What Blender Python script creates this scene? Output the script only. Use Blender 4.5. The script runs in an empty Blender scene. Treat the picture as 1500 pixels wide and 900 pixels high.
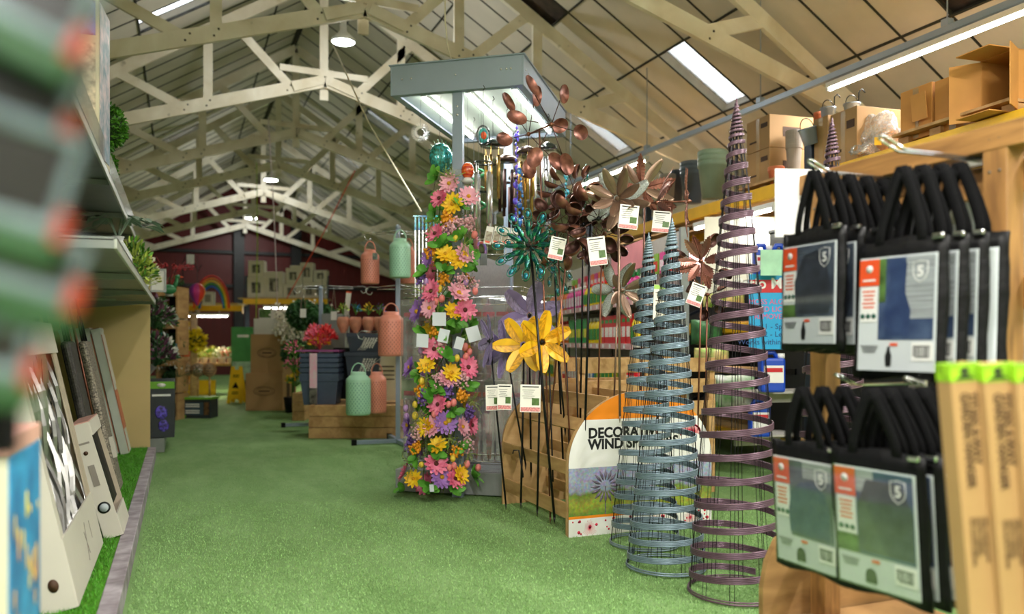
import bpy, bmesh, math, random
from math import sin, cos, pi, sqrt, atan2, radians
from mathutils import Vector, Matrix, noise
random.seed(7)
S = bpy.context.scene
COL = S.collection
# ---------------------------------------------------------------- camera
YAW = radians(22.0); CH = 1.1; F = 1200.0
cam = bpy.data.cameras.new('camera'); cam_o = bpy.data.objects.new('camera', cam); COL.objects.link(cam_o)
cam_o.location = (0, 0, CH); cam_o.rotation_euler = (pi/2, 0, -YAW)
cam.lens = 28.8; cam.sensor_width = 36; cam.shift_y = 50/1500; cam.clip_start = .05; cam.clip_end = 200
cam.dof.use_dof = True; cam.dof.focus_distance = 4.6; cam.dof.aperture_fstop = 1.5
S.camera = cam_o
S.view_settings.view_transform = 'Standard'; S.view_settings.look = 'None'
S.view_settings.gamma = 1; S.view_settings.use_curve_mapping = False
S.view_settings.exposure = 1.2; UPF = .42
S.cycles.max_bounces = 7; S.cycles.diffuse_bounces = 4; S.cycles.glossy_bounces = 3
S.cycles.transmission_bounces = 5; S.cycles.transparent_max_bounces = 12
S.cycles.caustics_reflective = False; S.cycles.caustics_refractive = False
S.cycles.use_denoising = True; S.cycles.sample_clamp_indirect = 6
# ---------------------------------------------------------------- world: bright overcast day behind the rooflights
w = bpy.data.worlds.new('sky'); S.world = w; w.use_nodes = True
nt = w.node_tree; bg = nt.nodes['Background']
bg.inputs[0].default_value = (.86, .93, 1, 1); bg.inputs[1].default_value = 5.0

def lamp(name, loc, size, power, col=(1, .97, .9), rot=(0, 0, 0), kind='AREA', size_y=None):
    l = bpy.data.lights.new(name, kind); l.energy = power; l.color = col
    if kind == 'AREA':
        l.shape = 'RECTANGLE' if size_y else 'SQUARE'; l.size = size
        if size_y: l.size_y = size_y
    else: l.shadow_soft_size = size
    o = bpy.data.objects.new(name, l); COL.objects.link(o); o.location = loc; o.rotation_euler = rot
    return o

# pixel helpers used for measuring the photograph: depth d along the optical axis
def P(x, y, d):
    lat = (x-750)/F*d
    return Vector((d*sin(YAW)+lat*cos(YAW), d*cos(YAW)-lat*sin(YAW), CH-(y-500)/F*d))
def G(x, y, h=0.0):
    return P(x, y, (CH-h)*F/(y-500))
def depth(p): return p[0]*sin(YAW)+p[1]*cos(YAW)

# ---------------------------------------------------------------- materials
def lin(c):
    if isinstance(c, str):
        c = [int(c[i:i+2], 16)/255 for i in (0, 2, 4)]
    return [(v/12.92 if v <= .04045 else ((v+.055)/1.055)**2.4) for v in c]
MATS = {}
def mat(name, c, rough=.55, metal=0, var=.12, scale=8, bump=0, bscale=60, trans=0, emit=None, es=0, alpha=1, spec=.5, coat=0, stretch=None, sub=0, c2=None):
    if name in MATS: return MATS[name]
    m = bpy.data.materials.new(name); m.use_nodes = True; t = m.node_tree; b = t.nodes['Principled BSDF']
    rgb = lin(c); N = t.nodes.new; L = t.links.new
    tc = N('ShaderNodeTexCoord'); src = tc.outputs['Object']
    if stretch:
        mp = N('ShaderNodeMapping'); mp.inputs['Scale'].default_value = stretch; L(src, mp.inputs[0]); src = mp.outputs[0]
    nz = N('ShaderNodeTexNoise'); nz.inputs['Scale'].default_value = scale; nz.inputs['Detail'].default_value = 4; L(src, nz.inputs['Vector'])
    cr = N('ShaderNodeValToRGB'); L(nz.outputs[0], cr.inputs[0])
    lo = [v*(1-var) for v in rgb] if c2 is None else lin(c2)
    hi = [min(1, v*(1+var)) for v in rgb]
    cr.color_ramp.elements[0].position = .35; cr.color_ramp.elements[0].color = (*lo, 1)
    cr.color_ramp.elements[1].position = .65; cr.color_ramp.elements[1].color = (*hi, 1)
    L(cr.outputs[0], b.inputs['Base Color'])
    b.inputs['Roughness'].default_value = rough; b.inputs['Metallic'].default_value = metal
    b.inputs['Specular IOR Level'].default_value = spec
    if trans: b.inputs['Transmission Weight'].default_value = trans; b.inputs['IOR'].default_value = 1.3
    if coat: b.inputs['Coat Weight'].default_value = coat; b.inputs['Coat Roughness'].default_value = .1
    if sub: b.inputs['Subsurface Weight'].default_value = sub
    if emit: b.inputs['Emission Color'].default_value = (*lin(emit), 1); b.inputs['Emission Strength'].default_value = es
    if alpha < 1: b.inputs['Alpha'].default_value = alpha
    if bump:
        n2 = N('ShaderNodeTexNoise'); n2.inputs['Scale'].default_value = bscale; n2.inputs['Detail'].default_value = 5; L(src, n2.inputs['Vector'])
        bp = N('ShaderNodeBump'); bp.inputs['Strength'].default_value = bump; bp.inputs['Distance'].default_value = .01
        L(n2.outputs[0], bp.inputs['Height']); L(bp.outputs[0], b.inputs['Normal'])
    MATS[name] = m
    return m
def glass_mat(name, tint=(1, 1, 1), gloss=.14, rough=.05, dens=0.0):
    """thin clear plastic or glass: mostly see-through with a real reflection"""
    if name in MATS: return MATS[name]
    m = bpy.data.materials.new(name); m.use_nodes = True; t = m.node_tree; N = t.nodes.new; L = t.links.new
    t.nodes.remove(t.nodes['Principled BSDF']); out = [n for n in t.nodes if n.type == 'OUTPUT_MATERIAL'][0]
    tr = N('ShaderNodeBsdfTransparent'); tr.inputs[0].default_value = (*tint, 1)
    gl = N('ShaderNodeBsdfGlossy'); gl.inputs['Roughness'].default_value = rough
    fr = N('ShaderNodeLayerWeight'); fr.inputs[0].default_value = .35
    ad = N('ShaderNodeMath'); ad.operation = 'MULTIPLY_ADD'; L(fr.outputs['Fresnel'], ad.inputs[0]); ad.inputs[1].default_value = .28; ad.inputs[2].default_value = gloss*.3
    mx = N('ShaderNodeMixShader'); L(ad.outputs[0], mx.inputs[0]); L(tr.outputs[0], mx.inputs[1]); L(gl.outputs[0], mx.inputs[2])
    if dens:
        df = N('ShaderNodeBsdfDiffuse'); df.inputs[0].default_value = (.8, .82, .82, 1); m2 = N('ShaderNodeMixShader'); m2.inputs[0].default_value = dens
        nz = N('ShaderNodeTexNoise'); nz.inputs['Scale'].default_value = 14; mp = N('ShaderNodeMath'); mp.operation = 'MULTIPLY'; L(nz.outputs[0], mp.inputs[0]); mp.inputs[1].default_value = dens*2; L(mp.outputs[0], m2.inputs[0])
        L(mx.outputs[0], m2.inputs[1]); L(df.outputs[0], m2.inputs[2]); L(m2.outputs[0], out.inputs[0])
    else: L(mx.outputs[0], out.inputs[0])
    MATS[name] = m; return m
def wood(name, c, c2, stretch=(1, 1, 1), rough=.6, scale=3):
    """plain timber with grain running along the axis whose stretch is smallest"""
    if name in MATS: return MATS[name]
    m = bpy.data.materials.new(name); m.use_nodes = True; t = m.node_tree; b = t.nodes['Principled BSDF']; N = t.nodes.new; L = t.links.new
    tc = N('ShaderNodeTexCoord'); mp = N('ShaderNodeMapping'); mp.inputs['Scale'].default_value = stretch; L(tc.outputs['Object'], mp.inputs[0])
    nz = N('ShaderNodeTexNoise'); nz.inputs['Scale'].default_value = scale; nz.inputs['Detail'].default_value = 8; nz.inputs['Distortion'].default_value = .6; L(mp.outputs[0], nz.inputs['Vector'])
    cr = N('ShaderNodeValToRGB'); L(nz.outputs[0], cr.inputs[0])
    e = cr.color_ramp.elements; e[0].position = .3; e[0].color = (*lin(c2), 1); e[1].position = .62; e[1].color = (*lin(c), 1)
    vo = N('ShaderNodeTexNoise'); vo.inputs['Scale'].default_value = 5; L(tc.outputs['Object'], vo.inputs['Vector'])
    kr = N('ShaderNodeValToRGB'); kr.color_ramp.elements[0].position = .7; kr.color_ramp.elements[1].position = .78; L(vo.outputs[0], kr.inputs[0])
    mx = N('ShaderNodeMix'); mx.data_type = 'RGBA'; L(kr.outputs[0], mx.inputs[0]); L(cr.outputs[0], mx.inputs[6]); mx.inputs[7].default_value = (*[v*.6 for v in lin(c2)], 1)
    L(mx.outputs[2], b.inputs['Base Color']); b.inputs['Roughness'].default_value = rough
    bp = N('ShaderNodeBump'); bp.inputs['Strength'].default_value = .25; bp.inputs['Distance'].default_value = .004; L(nz.outputs[0], bp.inputs['Height']); L(bp.outputs[0], b.inputs['Normal'])
    MATS[name] = m; return m

# ---------------------------------------------------------------- mesh builder
class MB:
    def __init__(s): s.v = []; s.f = []; s.m = []; s.sm = []
    def add(s, vs, fs, mi=0, smooth=False, M=None):
        b = len(s.v)
        for p in vs:
            p = Vector(p)
            if M is not None: p = M @ p
            s.v.append(p)
        for f in fs: s.f.append([i+b for i in f]); s.m.append(mi); s.sm.append(smooth)
        return s
    def box(s, c, d, mi=0, M=None, rz=0):
        x, y, z = d[0]/2, d[1]/2, d[2]/2
        T = Matrix.Translation(c) @ Matrix.Rotation(rz, 4, 'Z')
        if M is not None: T = M @ T
        vs = [(-x,-y,-z),(x,-y,-z),(x,y,-z),(-x,y,-z),(-x,-y,z),(x,-y,z),(x,y,z),(-x,y,z)]
        return s.add(vs, [(0,3,2,1),(4,5,6,7),(0,1,5,4),(1,2,6,5),(2,3,7,6),(3,0,4,7)], mi, False, T)
    def bar(s, a, b, w, h, up=(0,0,1), mi=0):
        """rectangular bar from a to b; w sideways, h along up"""
        a = Vector(a); b = Vector(b); t = (b-a).normalized(); up = Vector(up)
        r = t.cross(up)
        if r.length < 1e-5: r = t.cross(Vector((1,0,0)))
        r.normalize(); u = r.cross(t).normalized()
        vs = []
        for p in (a, b):
            for i, j in ((-1,-1),(1,-1),(1,1),(-1,1)): vs.append(p+r*(i*w/2)+u*(j*h/2))
        return s.add(vs, [(0,3,2,1),(4,5,6,7),(0,1,5,4),(1,2,6,5),(2,3,7,6),(3,0,4,7)], mi)
    def tube(s, pts, r, n=6, mi=0, closed=False, cap=True):
        pts = [Vector(p) for p in pts]; k = len(pts); vs = []; fs = []
        rr = r if isinstance(r, (list, tuple)) else [r]*k
        prev = None
        for i, p in enumerate(pts):
            if closed: t = pts[(i+1) % k]-pts[i-1]
            else: t = pts[min(i+1, k-1)]-pts[max(i-1, 0)]
            if t.length < 1e-9: t = Vector((0,0,1))
            t.normalize()
            if prev is None:
                u = t.cross(Vector((0,0,1)))
                if u.length < .05: u = t.cross(Vector((1,0,0)))
            else:
                u = prev-t*prev.dot(t)
                if u.length < 1e-4: u = t.cross(Vector((0,.3,1)))
            u.normalize(); prev = u; v = t.cross(u)
            for j in range(n):
                a = 2*pi*j/n; vs.append(p+(u*cos(a)+v*sin(a))*rr[i])
        for i in range(k if closed else k-1):
            i2 = (i+1) % k
            for j in range(n):
                j2 = (j+1) % n; fs.append((i*n+j, i*n+j2, i2*n+j2, i2*n+j))
        if cap and not closed:
            fs.append(tuple(range(n-1, -1, -1))); fs.append(tuple((k-1)*n+j for j in range(n)))
        return s.add(vs, fs, mi, n > 4)
    def lathe(s, prof, n=20, mi=0, M=None, cap=True, smooth=True, axis=None):
        vs = []; fs = []; k = len(prof)
        for r, z in prof:
            for j in range(n):
                a = 2*pi*j/n; vs.append((r*cos(a), r*sin(a), z))
        for i in range(k-1):
            for j in range(n):
                j2 = (j+1) % n; fs.append((i*n+j, i*n+j2, (i+1)*n+j2, (i+1)*n+j))
        if cap:
            if prof[0][0] > 1e-4: fs.append(tuple(range(n-1, -1, -1)))
            if prof[-1][0] > 1e-4: fs.append(tuple((k-1)*n+j for j in range(n)))
        return s.add(vs, fs, mi, smooth, M)
    def ball(s, c, r, n=10, m=6, mi=0, M=None):
        r = r if isinstance(r, (tuple, list, Vector)) else (r, r, r)
        T = Matrix.Translation(c) @ (M if M is not None else Matrix()) @ Matrix.Diagonal((*r, 1))
        prof = [(max(1e-5, sin(pi*i/m)), -cos(pi*i/m)) for i in range(m+1)]
        return s.lathe(prof, n, mi, T, cap=False)
    def prism(s, poly, t, mi=0, M=None, mside=None):
        """polygon in XZ, extruded along Y by t (centred)"""
        k = len(poly); vs = [(x, -t/2, z) for x, z in poly]+[(x, t/2, z) for x, z in poly]
        s.add(vs, [tuple(range(k)), tuple(range(2*k-1, k-1, -1))], mi, False, M)
        return s.add(vs, [(i, i+k, (i+1) % k+k, (i+1) % k) for i in range(k)], mi if mside is None else mside, False, M)
    def build(s, name, mats, parent=None, loc=None, rot=None, bevel=0, subsurf=0, solid=0):
        me = bpy.data.meshes.new(name); me.from_pydata([tuple(v) for v in s.v], [], s.f)
        if not isinstance(mats, (list, tuple)): mats = [mats]
        for m in mats: me.materials.append(m)
        me.polygons.foreach_set('material_index', s.m); me.polygons.foreach_set('use_smooth', s.sm); me.update()
        o = bpy.data.objects.new(name, me); COL.objects.link(o)
        if parent is not None: o.parent = parent
        if loc is not None: o.location = loc
        if rot is not None: o.rotation_euler = rot
        if solid: md = o.modifiers.new('solid', 'SOLIDIFY'); md.thickness = solid
        if bevel:
            md = o.modifiers.new('bevel', 'BEVEL'); md.width = bevel; md.segments = 2; md.limit_method = 'ANGLE'
        if subsurf: md = o.modifiers.new('sub', 'SUBSURF'); md.levels = subsurf; md.render_levels = subsurf
        return o
def tag(o, label=None, cat=None, group=None, kind=None):
    if label: o['label'] = label
    if cat: o['category'] = cat
    if group: o['group'] = group
    if kind: o['kind'] = kind
    return o
def thing(name, label, cat, loc=(0, 0, 0), rz=0, group=None, rot=None):
    o = bpy.data.objects.new(name, None); COL.objects.link(o); o.empty_display_size = .1
    o.location = loc; o.rotation_euler = rot if rot else (0, 0, rz)
    return tag(o, label, cat, group)
KIDS = {}
def children(o): return [c for c in bpy.data.objects if c.parent == o]
def copy_tree(o, parent=None, kids=None):
    if kids is None:
        kids = {}
        for c in bpy.data.objects:
            if c.parent: kids.setdefault(c.parent.name, []).append(c)
    c = o.copy(); COL.objects.link(c)
    if parent is not None: c.parent = parent
    for ch in kids.get(o.name, []): copy_tree(ch, c, kids)
    return c
def dup(o, label, loc=None, rz=None, rot=None, group=None):
    c = copy_tree(o); c['label'] = label
    if loc is not None: c.location = loc
    if rz is not None: c.rotation_euler = (0, 0, rz)
    if rot is not None: c.rotation_euler = rot
    if group: c['group'] = group
    return c
def text(name, s, size, m, parent=None, loc=(0,0,0), rot=(pi/2,0,0), align='LEFT', space=1.0, bold=0.0, depth_=.0006):
    cu = bpy.data.curves.new(name, 'FONT'); cu.body = s; cu.size = size; cu.extrude = depth_; cu.align_x = align; cu.space_line = space; cu.offset = bold
    cu.resolution_u = 3
    t = bpy.data.objects.new(name+'_tmp', cu); COL.objects.link(t)
    dg = bpy.context.evaluated_depsgraph_get(); me = bpy.data.meshes.new_from_object(t.evaluated_get(dg))
    bpy.data.objects.remove(t); bpy.data.curves.remove(cu)
    me.name = name; me.materials.clear(); me.materials.append(m)
    o = bpy.data.objects.new(name, me); COL.objects.link(o); o.location = loc; o.rotation_euler = rot
    if parent is not None: o.parent = parent
    return o
def frame_from(a, b):
    """rz so that local +X points from a to b"""
    return atan2(b[1]-a[1], b[0]-a[0])
CAMRZ = -YAW   # local X = camera right, local -Y faces the camera
# rough lamps: tube fitting built with its own light
M_tube = mat('tube_glow', 'ffffff', emit='fffaf0', es=14, var=0)
M_fit = mat('lamp_housing', 'd8dad8', .4, var=.03)
def tube_light(label, a, b, power, group=None, col=(1, .965, .92), wid=.07, up=True, hang=0):
    a = Vector(a); b = Vector(b); c = (a+b)/2; L = (b-a).length
    rz = frame_from(a, b)
    t = thing('tube_light', label, 'ceiling light', c, rz, group)
    MB().box((0,0,0), (L, wid, .045)).build('housing', M_fit, t, bevel=.004)
    m = MB(); m.tube([(-L/2+.02, 0, -.036), (L/2-.02, 0, -.036)], .014, 10); m.build('tube', M_tube, t)
    for sx in (-1, 1): MB().box((sx*(L/2-.012), 0, -.034), (.024, .04, .036)).build('end_cap', M_fit, t)
    if hang:
        for sx in (-.3, .3): MB().tube([(sx*L, 0, .02), (sx*L, 0, hang)], .006, 5).build('hanging_wire', M_fit, t)
    if power:
        lamp('tube_lamp', c+Vector((0, 0, -.06)), L*.95, power, col, (0, 0, rz), size_y=.05)
        if up: lamp('roof_fill_up', c+Vector((0, 0, .05)), L*.95, power*UPF, col, (pi, 0, rz), size_y=.05)  # added upward fill that whitens the roof, used by the unseen fittings
    return t
# ================================================================ the room
CX = 1.9; RIDGE = 6.52; SL = .62; YB = 28.3; XL, XR = -3.35, 7.15
def turf_mat(name, c1, c2, c3, sc=260, bump=.6):
    m = bpy.data.materials.new(name); m.use_nodes = True; t = m.node_tree; b = t.nodes['Principled BSDF']; N = t.nodes.new; L = t.links.new
    tc = N('ShaderNodeTexCoord')
    n1 = N('ShaderNodeTexNoise'); n1.inputs['Scale'].default_value = sc; n1.inputs['Detail'].default_value = 3; L(tc.outputs['Object'], n1.inputs['Vector'])
    mp = N('ShaderNodeMapping'); mp.inputs['Scale'].default_value = (1, .35, 1); L(tc.outputs['Object'], mp.inputs[0])
    n2 = N('ShaderNodeTexNoise'); n2.inputs['Scale'].default_value = 3.2; n2.inputs['Detail'].default_value = 5; n2.inputs['Roughness'].default_value = .7; L(mp.outputs[0], n2.inputs['Vector'])
    cr = N('ShaderNodeValToRGB'); e = cr.color_ramp.elements; e[0].position = .34; e[0].color = (*lin(c1), 1); e[1].position = .66; e[1].color = (*lin(c2), 1); L(n1.outputs[0], cr.inputs[0])
    cr2 = N('ShaderNodeValToRGB'); e = cr2.color_ramp.elements; e[0].position = .42; e[0].color = (0,0,0,1); e[1].position = .72; e[1].color = (.55,.55,.55,1); L(n2.outputs[0], cr2.inputs[0])
    mx = N('ShaderNodeMix'); mx.data_type = 'RGBA'; L(cr2.outputs[0], mx.inputs[0]); L(cr.outputs[0], mx.inputs[6]); mx.inputs[7].default_value = (*lin(c3), 1)
    L(mx.outputs[2], b.inputs['Base Color']); b.inputs['Roughness'].default_value = .75; b.inputs['Specular IOR Level'].default_value = .3
    bp = N('ShaderNodeBump'); bp.inputs['Strength'].default_value = bump; bp.inputs['Distance'].default_value = .012; L(n1.outputs[0], bp.inputs['Height']); L(bp.outputs[0], b.inputs['Normal'])
    return m
M_turf = turf_mat('short_pile_turf', '557f3f', '90b473', 'a0c186')
M_turf2 = turf_mat('long_pile_turf', '2f6a14', '69a52a', '4d8a1e', 190, .9)
fl = MB(); fl.box(((XL+XR)/2, (YB-6)/2, -.05), (XR-XL, YB+6, .1)); tag(fl.build('floor', M_turf), kind='structure')
# pile of the turf close to the lens
def blades(name, poly_fn, n, h, m, seed, label=None):
    r = random.Random(seed); b = MB()
    for i in range(n):
        p = poly_fn(r)
        if p is None: continue
        a = r.uniform(0, 2*pi); hh = h*r.uniform(.6, 1.2); wv = .0016+.0006*r.random(); dx, dy = cos(a), sin(a); l = hh*.6
        q = r.uniform(0, 2*pi)
        b.add([p+Vector((-dx*wv, -dy*wv, 0)), p+Vector((dx*wv, dy*wv, 0)), p+Vector((cos(q)*l, sin(q)*l, hh))], [(0, 1, 2)])
    return b.build(name, m)
M_blade = mat('turf_blade', '92ba74', .7, var=.25, scale=40); M_blade2 = mat('turf_blade_long', '4f9a20', .6, var=.35, scale=30)
def near_floor(r):
    q = r.random(); y = 500+1320/(3.0+5.5*q) if r.random() > q**.5*.75 else 500+1320/(3.0+2.6*r.random()); x = r.uniform(170, 1160)
    p = G(x, y)
    return p if p.x > -.20 else None
o = blades('turf_pile', near_floor, 110000, .009, M_blade, 3); tag(o, 'short green artificial grass pile covering the aisle floor', 'turf', kind='stuff')
# side walls, back wall
M_wall = mat('painted_blockwork', 'c9bfa6', .8, var=.06, bump=.2, bscale=30)
M_red = mat('dark_red_cladding', '5c080c', .5, var=.12, scale=3, stretch=(12, 1, .3))
M_black = mat('near_black_steel', '14161c', .5, var=.1)
for nm, x in (('wall_left', XL-.05), ('wall_right', XR+.05)):
    tag(MB().box((x, (YB-6)/2, 1.6), (.1, YB+6, 3.2)).build(nm, M_wall), kind='structure')
rw = MB(); rw.prism([(XL-CX, 0), (XR-CX, 0), (XR-CX, 3.2), (0, RIDGE), (XL-CX, 3.2)], .1, M=Matrix.Translation((CX, YB+.05, 0)))
# cladding ribs
k = XL-CX+.1
while k < XR-CX:
    top = RIDGE-SL*abs(k)-.1; rw.box((CX+k, YB-.006, top/2), (.03, .012, top)); k += .2
tag(rw.build('wall_back', M_red), kind='structure')
fw = MB(); fw.prism([(XL-CX, 0), (XR-CX, 0), (XR-CX, 3.2), (0, RIDGE), (XL-CX, 3.2)], .1, M=Matrix.Translation((CX, -6.05, 0)))
tag(fw.build('wall_front', M_wall), kind='structure')
# roof boards with open rooflights
M_board = mat('roof_board', 'd6cfc4', .75, var=.05, scale=2.5)
M_joint = mat('roof_joint', '33322c', .8, var=.1)
M_corr = mat('old_roof_sheet', '4a3d33', .7, var=.3)
PW = .533; RU = .918    # board width along the hall; run (plan) of one board
nrun = 6; PH = .57
sky_cells = {}
def uv(side, u, y, lift=0.0):
    x = CX+side*u; z = RIDGE-SL*u
    n = Vector((side*SL, 0, 1)).normalized()
    return Vector((x, y, z))+n*lift
# joints measured on the right slope at X = 4.30, 5.22, 6.13
U0 = (6.13-CX) % RU
def cells(side):
    us = [0]+[U0+i*RU for i in range(0, 7) if 0 < U0+i*RU < 5.3]+[5.45]
    j0 = int(-6/PW); j1 = int(YB/PW)+1
    for i in range(len(us)-1):
        for j in range(j0, j1): yield i, j, us[i], us[i+1], (j+PH)*PW, min((j+1+PH)*PW, YB+.3)
RL = []
def roof(side, nm, lights, holes):
    b = MB(); jt = MB()
    for i, j, u0, u1, y0, y1 in cells(side):
        if (i, j) in lights or (i, j) in holes: continue
        g = .010
        q = [uv(side, u0+g, y0+g), uv(side, u1-g, y0+g), uv(side, u1-g, y1-g), uv(side, u0+g, y1-g)]
        n = Vector((side*SL, 0, 1)).normalized()*.03
        vs = q+[p+n for p in q]
        b.add(vs, [(0,1,2,3),(7,6,5,4),(0,4,5,1),(1,5,6,2),(2,6,7,3),(3,7,4,0)])
    # dark battens seen in the joints
    us = sorted({round(c[2], 4) for c in cells(side)})+[5.45]
    for u in us: jt.bar(uv(side, u, -6, .0), uv(side, u, YB, .0), .022 if u else .08, .03 if u else .1, (side*SL, 0, 1))
    for j in range(int(-6/PW), int(YB/PW)+2):
        jt.bar(uv(side, 0, (j+PH)*PW, .006), uv(side, 5.45, (j+PH)*PW, .006), .02, .03, (side*SL, 0, 1))
    # corrugated sheet above, open over the rooflights
    sh = MB()
    for i, j, u0, u1, y0, y1 in cells(side):
        if (i, j) in lights: continue
        q = [uv(side, u0, y0, .10), uv(side, u1, y0, .10), uv(side, u1, y1, .10), uv(side, u0, y1, .10)]
        n = Vector((side*SL, 0, 1)).normalized()*.02
        sh.add(q+[p+n for p in q], [(0,1,2,3),(7,6,5,4),(0,4,5,1),(1,5,6,2),(2,6,7,3),(3,7,4,0)])
    tag(b.build('ceiling_'+nm, M_board), kind='structure')
    tag(jt.build('trim_ceiling_battens_'+nm, M_joint), kind='structure')
    tag(sh.build('ceiling_outer_sheet_'+nm, M_corr), kind='structure')
M_reveal = mat('rooflight_lining', 'efe9dc', .7, var=.05)
M_pane = mat('rooflight_pane', 'ffffff', .35, trans=1, var=0)
WN = [0]
def rooflight(side, i, j, us):
    u0, u1 = us[i], us[i+1]; y0, y1 = (j+PH)*PW, (j+1+PH)*PW
    WN[0] += 1
    f = MB(); c = [(u0, y0), (u1, y0), (u1, y1), (u0, y1)]
    for k in range(4):
        a, b_ = c[k], c[(k+1) % 4]
        f.add([uv(side, *a, .0), uv(side, *b_, .0), uv(side, *b_, .12), uv(side, *a, .12)], [(0,1,2,3)])
    p = MB(); q = [uv(side, *x, .105) for x in c]; n = Vector((side*SL, 0, 1)).normalized()*.006
    p.add(q+[v+n for v in q], [(0,1,2,3),(7,6,5,4),(0,4,5,1),(1,5,6,2),(2,6,7,3),(3,7,4,0)])
    o = p.build('window_%d' % WN[0], M_pane); tag(o, kind='structure')
    f.build('window_lining', M_reveal, o, solid=.012)
us_all = [0]+[U0+i*RU for i in range(0, 7) if 0 < U0+i*RU < 5.3]+[5.45]

LR = {(4, 14), (4, 19), (2, 29), (2, 36), (2, 44), (4, 4), (4, -2)}; LL = {(2, 20), (2, 33)}
roof(1, 'right', LR, {(4, 8), (2, 16)}); roof(-1, 'left', LL, set())
for c in sorted(LR): rooflight(1, *c, us_all)
for c in sorted(LL): rooflight(-1, *c, us_all)
# ---------------------------------------------------------------- roof trusses
M_beam = wood('cream_painted_timber', 'f2ebdc', 'd4c8b0', (1, 1, 1), .6, 2)
M_bolt = mat('bolt_steel', '6a6358', .5, .7)
def truss(y):
    b = MB(); bo = MB()
    U = (0, 1, 0)
    def X(u): return CX+u
    def hr(u): return RIDGE-.16-SL*abs(u)-.06      # rafter centre line
    def hc(u): return 4.80-.31*abs(u)              # lower chord centre line
    def piece(u1, z1, u2, z2, wid, y0, th=.05):
        b.bar((X(u1), y0, z1), (X(u2), y0, z2), wid, th, U)
    for s in (-1, 1):
        piece(0, hr(0), s*5.3, hr(5.3), .15, y, .06)
        piece(0, hc(0), s*5.05, hc(5.05), .17, y-.052)
        # gusset where the two chords lap
        piece(s*.05, hc(0)-.0, s*.45, hc(.45), .13, y-.10, .03)
        piece(s*.45, hc(.45), s*1.28, hr(1.28), .12, y+.0, .045)
        p1 = 1.56 if s < 0 else 1.12
        piece(s*p1, hc(p1)-.03, s*p1, hr(p1)+.03, .12, y+.0, .045)
        a, c = (1.84, 2.70) if s < 0 else (1.25, 2.0)
        piece(s*a, hc(a), s*c, hr(c), .12, y+.0, .045)
        if s > 0: piece(2.12, hc(2.12)-.03, 2.12, hr(2.12)+.03, .12, y+.0, .045)
        piece(s*2.62, hc(2.62), s*3.35, hr(3.35), .14, y+.0, .045)
        for u in (p1, a, .5, 2.7):
            for dz in (-.035, .04): bo.ball((X(s*u+dz*.6), y-.08, hc(u)+dz), (.013, .006, .013), 6, 4)
    piece(-.62, hc(.62)+.33, .62, hc(.62)+.30, .09, y-.03, .03)
    piece(0, 4.55, 0, hr(0), .12, y+.035, .04)
    o = b.build('trim_roof_truss', M_beam); tag(o, kind='structure')
    bo.build('bolt', M_bolt, o)
for y in (-4.2, -1.5, 1.1, 3.8, 6.48, 9.14, 11.87, 14.94, 17.8, 21.16, 24.2, 27.45): truss(y)
# steel posts and rail on the back wall
b = MB()
for x in (P(437, 400, 27)[0], P(350, 400, 27)[0]): b.box((x-.02, YB-.17, 2.6), (.32, .3, 5.2))
for z in (4.0, 2.9): b.bar((XL, YB-.08, z), (XR, YB-.08, z), .1, .1)
tag(b.build('trim_back_wall_steelwork', M_black), kind='structure')
# ---------------------------------------------------------------- pendant lamps on the ridge line
M_disc = mat('lamp_diffuser', 'ffffff', emit='f4fff8', es=16, var=0)
def pendant(label, x, y, d, r=.16, power=60):
    p = P(x, y, d)
    t = thing('pendant_lamp', label, 'ceiling light', p, 0, 'round pendant lamps along the ridge')
    MB().lathe([(r*.95, .0), (r, .015), (r, .03), (r*.6, .09), (.045, .13), (.04, .30), (1e-4, .31)], 28).build('lamp_shade', M_fit, t)
    MB().lathe([(1e-4, -.014), (r*.7, -.012), (r*.93, 0.002)], 28).build('diffuser', M_disc, t)
    top = 4.86-p.z
    MB().tube([(0, 0, .3), (0, 0, max(.32, top))], .006, 5).build('cord', M_fit, t)
    l = lamp('pendant_light', (p.x, p.y, p.z-.05), .12, power, (.98, 1, .96), kind='POINT')
    return t
pendant('largest round white pendant lamp, nearest of those along the ridge', 503, 62, 10.1, .15, 50)
pendant('round white pendant lamp under the fourth roof truss, middle of the three lit ones', 397, 264, 19.0, .17, 45)
pendant('small round white pendant lamp just in front of the red gable, farthest of the three', 368, 320, 24.6, .19, 45)
# added fill lamps shaped as tube fittings, unseen, behind and over the lens
for k, (x, y, z) in enumerate([(.6, .6, 3.25), (.6, -2.2, 3.3), (3.6, -.8, 3.3), (3.4, 1.3, 3.45), (-1.6, .8, 3.1), (-1.6,-2.2,3.1)]):
    tube_light(['added unseen fill tube over the near end of the aisle', 'added unseen fill tube over the aisle far behind the viewpoint', 'added unseen fill tube over the right bay behind the viewpoint', 'added unseen fill tube over the black bag stand', 'added unseen fill tube over the left display', 'added unseen fill tube over the left display behind the viewpoint'][k], (x, y-.75, z), (x, y+.75, z), 55, 'added fill tubes over the near aisle', hang=1.0)
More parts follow.
